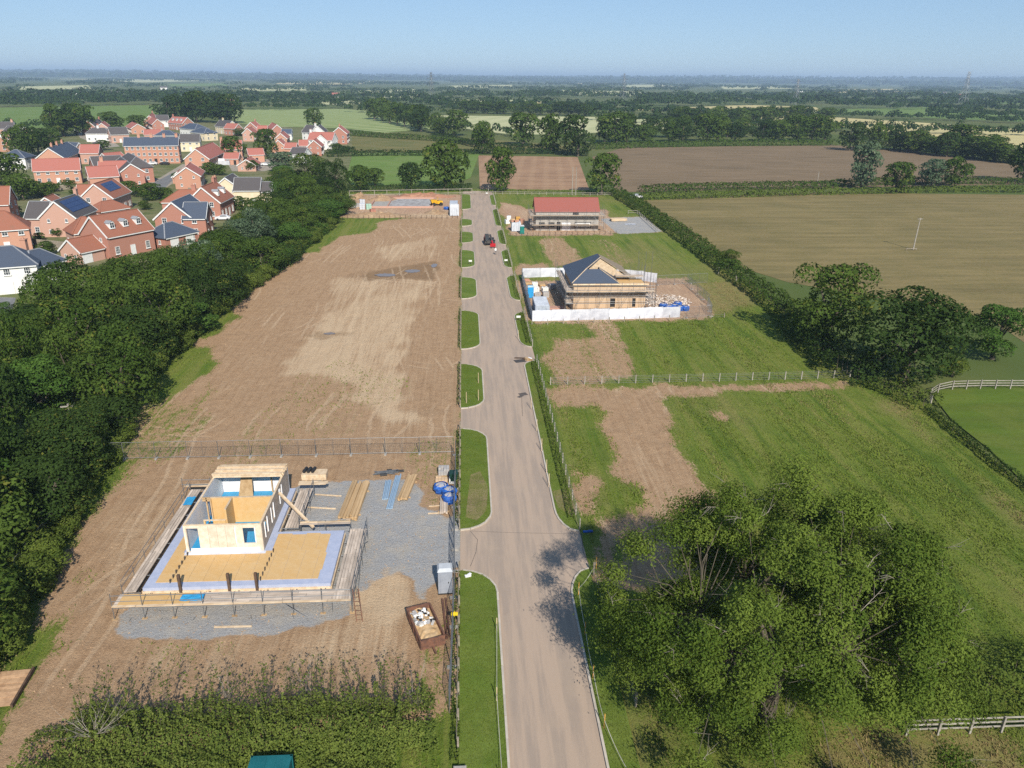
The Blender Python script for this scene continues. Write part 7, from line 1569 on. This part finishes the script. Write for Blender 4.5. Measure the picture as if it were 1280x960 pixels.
    for i, (px, py) in enumerate(((829, 385), (836, 387), (843, 386), (850, 388), (845, 393), (856, 388), (847, 383))): bulk_bag(G(px, py), labs[i], 0.62, 0.85 if i != 4 else 1.2, 20+i, group='blue bags at the hoarding end')
slate_house()

# ------------------------------------------------------------------ the red roofed house
def red_house():
    t = thing('house', 'unfinished house with a plain red tiled roof and scaffold', 'house', (27, 211, 0)); ox, oy = 27, 211
    x0, x1, y0, y1, e, zr = 18.6, 35.4, 207.2, 215.2, 5.2, 8.0; ym = (y0+y1)/2
    b = MB(); ops = [(19.4, 21.0, 0.9, 2.2), (22.0, 23.6, 0.9, 2.2), (24.2, 25.2, 0, 2.3), (25.6, 28.0, 0, 2.3), (29.0, 33.4, 0.8, 2.3)]; s = x0
    for a, c, sl, hd in ops:
        b.box(((s+a)/2-ox, y0-oy, 0), (a-s, 0.3, 2.6)); b.box(((a+c)/2-ox, y0-oy, 0), (c-a, 0.3, sl)); b.box(((a+c)/2-ox, y0-oy, hd), (c-a, 0.3, 2.6-hd)); s = c
    b.box(((s+x1)/2-ox, y0-oy, 0), (x1-s, 0.3, 2.6)); b.box((27-ox, y0-oy, 2.6), (x1-x0, 0.3, e-2.6)); b.build('front_wall', M['concrete'], t)
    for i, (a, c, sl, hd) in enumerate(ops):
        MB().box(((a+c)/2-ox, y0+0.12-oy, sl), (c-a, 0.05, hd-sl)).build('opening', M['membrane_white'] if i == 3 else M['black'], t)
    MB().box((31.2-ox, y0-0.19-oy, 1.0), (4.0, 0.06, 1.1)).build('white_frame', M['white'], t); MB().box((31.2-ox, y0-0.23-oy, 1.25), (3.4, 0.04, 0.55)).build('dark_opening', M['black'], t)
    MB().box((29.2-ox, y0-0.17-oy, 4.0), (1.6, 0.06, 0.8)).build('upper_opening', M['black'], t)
    for x in (x0+0.15, x1-0.15):
        MB().add([(x-ox+s_*0.14, y-oy, z) for s_ in (-1, 1) for y, z in ((y0+0.16, 0), (y1, 0), (y1, e), (ym, zr-0.1), (y0+0.16, e))], [(0,1,2,3,4), (9,8,7,6,5), (0,5,6,1), (1,6,7,2), (2,7,8,3), (3,8,9,4), (4,9,5,0)]).build('gable', M['block_tan'], t)
    MB().box((27-ox, y1-oy, 0), (x1-x0-0.6, 0.3, e)).build('back_wall', M['block_tan'], t)
    sl = (zr-e)/(ym-y0)
    for s_ in (-1, 1):
        ye = ym+s_*(ym-y0+0.4); ez = e-0.4*sl; q = [(x0-0.3, ye, ez), (x1+0.3, ye, ez), (x1+0.3, ym, zr), (x0-0.3, ym, zr)]; q = q if s_ < 0 else q[::-1]
        P = [(x-ox, y-oy, z) for x, y, z in q]; P2 = [(x, y, z+0.15) for x, y, z in P]
        MB().add(P+P2, [(3,2,1,0), (4,5,6,7), (0,1,5,4), (1,2,6,5), (2,3,7,6), (3,0,4,7)]).build('roof', M['tile_new'], t)
    MB().beam((x0-0.3-ox, ym-oy, zr+0.18), (x1+0.3-ox, ym-oy, zr+0.18), 0.25, 0.12).build('ridge', M['tile_new'], t)
    s = thing('scaffold', 'steel tube scaffold along the red roofed house', 'scaffold', (27, 205, 0))
    scaffold_side(s, (17.4, 205.4), (36.6, 205.4), 1.3, 4.2, 5.9, 5, 2.4, (0.5, 1.0), lifts=[1.7, 4.2], toe=True)
    scaffold_side(s, (17.0, 214), (17.0, 205.6), 1.1, 4.2, 6.4, 4, 2.4, (0.5, 1.0), lifts=[2.0, 4.2], toe=False)
    scaffold_side(s, (37.0, 205.6), (37.0, 214), 1.1, 4.2, 6.4, 4, 2.4, (0.5, 1.0), lifts=[4.2], toe=False)
    pole(s, (33.8, 204.9, 4.0), (37.8, 204.0, 0.1), 'brace')
    for i, (px, py, c) in enumerate(((636, 275, 'white'), (641, 279, 'timber'), (647, 276, 'stake_orange'), (634, 280, 'white'), (652, 279, 'brick_orange'))):
        pallet(G(px, py), ['pallet of white packs left of the red roofed house', 'pallet of tan packs above the pale container', 'pallet of yellow packs beside the red roofed house', 'second pallet of white packs by the verge', 'pallet of orange packs next to the scaffold'][i], M[c], 1.2, 1.2, 1.1, 0.1*i, 3, 3, 2)
    timber_stack((763,276.5), (783,276), 2.0, 6, 6, M['timber_pale'], 'pile of pale timber on the far gravel yard')
    laid_sheet(46, 216.5, 3.0, 1.5, 0.06, M['sheet_white'], 'pale sheet lying below the timber pile on the far gravel yard')
red_house()

# ------------------------------------------------------------------ far left plot
def far_plot():
    c = G(507, 254); t = thing('foundation_slab', 'grey stone foundation with low red brick footings on the far left plot', 'foundation', c)
    b = MB(); w, d = 19.5, 13.0
    b.box((1.5, 0, 0), (13.0, 17.5, 0.14)); b.build('stone_bed', simple('pale_stone_bed', (0.42, 0.41, 0.40), (0.25, 0.23, 0.22), 0.6), t)
    MB().box((-7.5, 0.5, 0), (5.0, 14.5, 0.13)).build('slab', M['concrete'], t)
    for a, q in (((-10.4, -9.5), (9.0, -9.5)), ((-10.4, 9.5), (9.0, 9.5)), ((-10.4, -9.3), (-10.4, 9.3)), ((9.0, -9.3), (9.0, 9.3)), ((-5.0, -9.2), (-5.0, 9.2))):
        MB().beam((*a, 0.25), (*q, 0.25), 0.35, 0.5).build('footing', M['brick_pink'], t)
    for i, (px, py, c1, h) in enumerate(((437, 259, 'render_white', 1.0), (442.5, 260, 'render_white', 1.1), (448, 259, 'block_grey', 1.0), (453, 262, 'cont_pale', 1.8), (453, 256, 'cont_pale', 1.6), (461, 262, 'pale_green', 1.6), (427, 258, 'brick_pink', 0.9), (466, 265, 'brick_red', 0.8))):
        pallet(G(px, py), ['leftmost pale pallet on the far left plot', 'second pale pallet on the far left plot', 'pallet of grey blocks on the far left plot', 'tall pale blue stack in front on the far left plot', 'tall pale blue stack behind on the far left plot', 'tall pale green stack on the far left plot', 'red brick pallet under the far trees', 'dark red brick pallet in front of the green stack'][i], M[c1], 1.6, 1.6, h, 0.05*i, 2, 2, 3)
    # earth heaps
    for px, py, rx, h, lb, mt in ((478, 250, 5.5, 1.1, 'heap of tan earth behind the far pallets', 'earth'), (530, 246, 12, 0.9, 'long ridge of red earth along the far fence', 'earth_red'), (449, 247, 4, 1.0, 'small earth heap in the far left corner', 'earth'), (470, 270, 12, 0.7, 'low bank of earth below the far pallets', 'earth'), (545, 266, 4.0, 0.6, 'low sand heap near the white container', 'earth')):
        p = G(px, py); g = np.random.default_rng(int(px)); n = 26; mrow = 8; vs = [(0, 0, h)]; fs = []
        for j in range(1, mrow+1):
            for i in range(n): a = 6.2832*i/n; q = j/mrow; vs.append((math.cos(a)*rx*q*(1+0.1*g.normal()), math.sin(a)*4.5*q*(1+0.1*g.normal()), h*1.6*(1-q)**1.2*(1+0.25*g.normal())-0.05))
        fs += [(0, 1+i, 1+(i+1) % n) for i in range(n)]
        for j in range(mrow-1):
            for i in range(n): fs.append((1+j*n+i, 1+(j+1)*n+i, 1+(j+1)*n+(i+1) % n, 1+j*n+(i+1) % n))
        o = MB().add(vs, fs).build('earth_heap', M[mt], smooth=True); o.location = (p.x, p.y, 0); tag(o, lb, 'heap')
M['earth'] = simple('tan_earth', (0.42, 0.29, 0.17), (0.30, 0.19, 0.11), 0.8, bump=0.6); M['earth_red'] = simple('red_earth', (0.44, 0.23, 0.14), (0.32, 0.16, 0.10), 0.8, bump=0.6)
M['pale_green'] = simple('pale_green_wrap', (0.40, 0.60, 0.48), None, 1)
far_plot()
bulk_bag(G(558, 262), 'single blue bag beside the white container', 0.7, 0.9, 55)
M['yellow'] = simple('machine_yellow', (0.72, 0.40, 0.02), (0.6, 0.32, 0.02), 1.5, rough=0.4); M['red_paint'] = simple('machine_red', (0.45, 0.02, 0.03), (0.35, 0.015, 0.02), 1.5, rough=0.4)
def dumper():
    p = G(546, 257); t = thing('site_dumper', 'yellow site dumper on the far left plot', 'dumper', p, 0.3)
    MB().add([(-1.7,-.8,.9),(-.2,-.8,.7),(-.2,.8,.7),(-1.7,.8,.9),(-2.1,-1.0,1.9),(-.1,-1.0,1.8),(-.1,1.0,1.8),(-2.1,1.0,1.9)], [(3,2,1,0),(0,1,5,4),(1,2,6,5),(2,3,7,6),(3,0,4,7),(4,5,6,7)]).build('tipping_skip', M['yellow'], t)
    MB().box((0.9, 0, 0.6), (1.8, 1.3, 0.9)).build('engine_cover', M['yellow'], t); MB().box((0.3, 0, 0.5), (2.8, 0.9, 0.4)).build('chassis', M['steel_dark'], t)
    for x in (-1.1, 1.2):
        for s in (-1, 1): MB().tube((x, s*0.65, 0.55), (x, s*1.05, 0.55), 0.55, None, 14).build('wheel', M['black'], t)
    for s in (-0.5, 0.5): MB().tube((0.3, s, 1.5), (0.3, s, 2.6), 0.05).build('roll_bar', M['yellow'], t)
    MB().box((0.3, 0, 2.6), (0.12, 1.1, 0.1)).build('roll_bar', M['yellow'], t); MB().box((0.35, 0, 1.5), (0.5, 0.5, 0.15)).build('seat', M['black'], t)
dumper()
def telehandler():
    p = G(612, 307); t = thing('telehandler', 'dark red telehandler standing on the road facing the camera', 'telehandler', (p.x, p.y+1.5, 0.02), 0.06)
    MB().box((0, 0.3, 0.6), (1.6, 4.4, 0.6)).build('chassis', M['steel_dark'], t); MB().box((-0.75, 1.2, 1.2), (0.7, 2.4, 0.55)).build('engine_cover', M['red_paint'], t)
    for x in (-1.05, 1.05):
        for y in (-1.2, 1.8): 
            w_ = MB().tube((x-0.2, y, 0.6), (x+0.2, y, 0.6), 0.6, None, 16).build('wheel', M['black'], t); MB().tube((x-0.22, y, 0.6), (x+0.22, y, 0.6), 0.28, None, 12).build('rim', M['red_paint'], w_)
            MB().box((x, y, 1.2), (0.5, 1.1, 0.06)).build('mudguard', M['black'], t)
    c = MB().box((-0.65, -0.3, 1.2), (0.85, 1.5, 1.2)).build('cab', M['glass'], t); MB().box((-0.65, -0.3, 2.4), (0.95, 1.6, 0.1)).build('cab_roof', M['steel_dark'], c)
    for x in (-1.06, -0.24):
        for y in (-1.04, 0.44): MB().box((x, y, 1.2), (0.08, 0.08, 1.2)).build('pillar', M['black'], c)
    MB().beam((0.35, 2.0, 1.9), (0.4, -2.2, 1.25), 0.4, 0.4).build('boom', M['steel_dark'], t); MB().beam((0.4, -2.1, 1.25), (0.45, -4.2, 0.75), 0.3, 0.3).build('boom_tip', M['red_paint'], t)
    MB().box((0.45, -4.3, 0.25), (1.3, 0.12, 0.8)).build('fork_carriage', M['red_paint'], t)
    for s in (-0.45, 0.45): MB().box((0.45+s, -4.95, 0.22), (0.14, 1.2, 0.06)).build('fork', M['steel_dark'], t)
telehandler()
def person():
    """figure of about 1.75 m grown as one skin from a jointed stick frame"""
    p = G(619.5, 318.5); t = thing('person', 'person in a white top and grey trousers walking beside the telehandler', 'person', (p.x, p.y, 0.02), 0.4)
    J = [((0,0,.95),.15), ((0,0,1.15),.14), ((0,0,1.38),.17), ((0,0,1.50),.06), ((0,-.01,1.62),.10), ((0,-.01,1.72),.085), ((.2,0,1.40),.06), ((.26,.06,1.14),.045), ((.26,-.04,.90),.035), ((.26,-.07,.82),.04), ((-.2,0,1.40),.06), ((-.26,-.04,1.14),.045), ((-.26,-.12,.92),.035), ((-.26,-.16,.84),.04), ((.1,0,.88),.095), ((.11,-.08,.48),.065), ((.11,.02,.08),.045), ((.11,-.14,.04),.04), ((-.1,0,.88),.095), ((-.11,.06,.48),.065), ((-.11,.2,.10),.045), ((-.11,.06,.05),.04)]
    E = [(0,1),(1,2),(2,3),(3,4),(4,5),(2,6),(6,7),(7,8),(8,9),(2,10),(10,11),(11,12),(12,13),(0,14),(14,15),(15,16),(16,17),(0,18),(18,19),(19,20),(20,21)]
    me = bpy.data.meshes.new('body'); me.from_pydata([j[0] for j in J], E, []); o = ob('body', me, t)
    o.modifiers.new('skin', 'SKIN'); o.modifiers.new('sub', 'SUBSURF').levels = 1; o.modifiers['sub'].render_levels = 1
    for i, v in enumerate(me.skin_vertices[0].data): v.radius = (J[i][1], J[i][1]*0.85); v.use_root = (i == 0)
    nt = NT('clothed_figure'); sep = nt.n('SeparateXYZ'); nt.l(nt.co('Object'), sep.inputs[0]); z = sep.outputs[2]
    col = nt.mix(nt.math('GREATER_THAN', z, 0.95), (0.14, 0.14, 0.15), (0.72, 0.72, 0.70)); col = nt.mix(nt.math('GREATER_THAN', z, 1.47), col, (0.45, 0.27, 0.20)); col = nt.mix(nt.math('GREATER_THAN', z, 1.69), col, (0.06, 0.04, 0.03)); col = nt.mix(nt.math('LESS_THAN', z, 0.1), col, (0.03, 0.03, 0.03))
    me.materials.append(nt.done(col, 0.8, 0.2))
person()
# ------------------------------------------------------------------ poles and pylons
def utility_pole(px, py, h, label, arm=True, lean=0.0, rz=0.2):
    t = thing('utility_pole', label, 'pole', G(px, py), rz)
    MB().tube((0, 0, -0.2), (lean*h, 0, h), 0.15, 0.10, 8).build('pole', M['fence_pale'], t)
    if arm:
        MB().box((lean*h, 0, h-0.35), (1.5, 0.12, 0.12)).build('crossarm', M['fence_pale'], t)
        for s in (-0.6, 0, 0.6): MB().tube((lean*h+s, 0, h-0.23), (lean*h+s, 0, h), 0.05).build('insulator', M['black'], t)
utility_pole(1141.5, 311.5, 7.6, 'pale wooden pole with a short crossarm in the tan field', lean=0.04)
t = thing('feeder_frame', 'low dark frame at the foot of the pole in the tan field', 'frame', G(1139, 312.5)); MB().box((0, 0, 0.3), (2.6, 0.2, 0.12)).box((-1.2, 0, 0), (0.12, 0.12, 0.3)).box((1.2, 0, 0), (0.12, 0.12, 0.3)).build('bar', M['fence_wood'], t)
utility_pole(1021, 233, 5.6, 'slim pole by the bush in the brown field', False)
utility_pole(97, 562, 5.4, 'pole with a crossarm poking out of the tree belt')
utility_pole(328, 346, 4.2, 'pole rising from the pale hedge of the tree belt', False)
utility_pole(715, 244, 9.5, 'left of the twin poles at the end of the road', False); utility_pole(719.5, 244, 9.5, 'right of the twin poles at the end of the road', False); utility_pole(610.5, 240, 7, 'single pole under the upright oak', False)
for i, (px, py) in enumerate(((184, 480), (180, 482), (898, 342), (920, 352))): utility_pole(px, py, 2.2 if i < 2 else 1.4, ['short marker post on the grass by the tree belt', 'second marker post on the grass by the tree belt', 'short white post on the right hedge bank', 'second short white post on the right hedge bank'][i], False)
def pylon(px, py, h, label):
    p = G(px, py); t = thing('pylon', label, 'pylon', p, 0.5); b = MB(); w0, w1 = h*0.11, h*0.025; r = 0.2; nz = 7; lv = []
    for k in range(nz+1): f = k/nz; z = h*(1-(1-f)**1.25); w_ = w0+(w1-w0)*min(1, f*1.35); lv.append([(s*w_, q*w_, z) for s, q in ((-1,-1),(1,-1),(1,1),(-1,1))])
    for a, c in zip(lv[:-1], lv[1:]):
        for i in range(4): b.tube(a[i], c[i], r, None, 4); b.tube(a[i], c[(i+1) % 4], r*0.55, None, 4); b.tube(a[(i+1) % 4], c[i], r*0.55, None, 4)
    b.build('tower', M['steel'], t)
    for z, s in ((0.62, 0.17), (0.76, 0.2), (0.9, 0.15)):
        c = MB(); c.tube((-h*s, 0, h*z), (h*s, 0, h*z), r*0.8, None, 4).tube((-h*s, 0, h*z), (0, 0, h*(z+0.06)), r*0.6, None, 4).tube((h*s, 0, h*z), (0, 0, h*(z+0.06)), r*0.6, None, 4); c.build('crossarm', M['steel'], t)
pylon(539.5, 124, 46, 'lattice pylon left of centre below the skyline'); pylon(779, 124, 48, 'lattice pylon above the pale central field'); pylon(994, 131, 40, 'lattice pylon right of centre in the woods'); pylon(1203, 133, 54, 'tallest lattice pylon breaking the right skyline')
# ------------------------------------------------------------------ haze
def haze():
    mt = bpy.data.materials.new('haze_air'); mt.use_nodes = True; nt = mt.node_tree; nt.nodes.clear()
    out = nt.nodes.new('ShaderNodeOutputMaterial'); v = nt.nodes.new('ShaderNodeVolumePrincipled')
    v.inputs['Color'].default_value = (0.58, 0.77, 1.0, 1); v.inputs['Density'].default_value = HAZE
    v.inputs['Anisotropy'].default_value = 0.0
    nt.links.new(v.outputs[0], out.inputs['Volume'])
    o = MB().box((0, 14500, -2.0), (54000, 31000, 142.0)).build('haze', mt); tag(o, 'thin blue summer haze over the countryside', kind='stuff')
HAZE = 1.2e-4
haze()
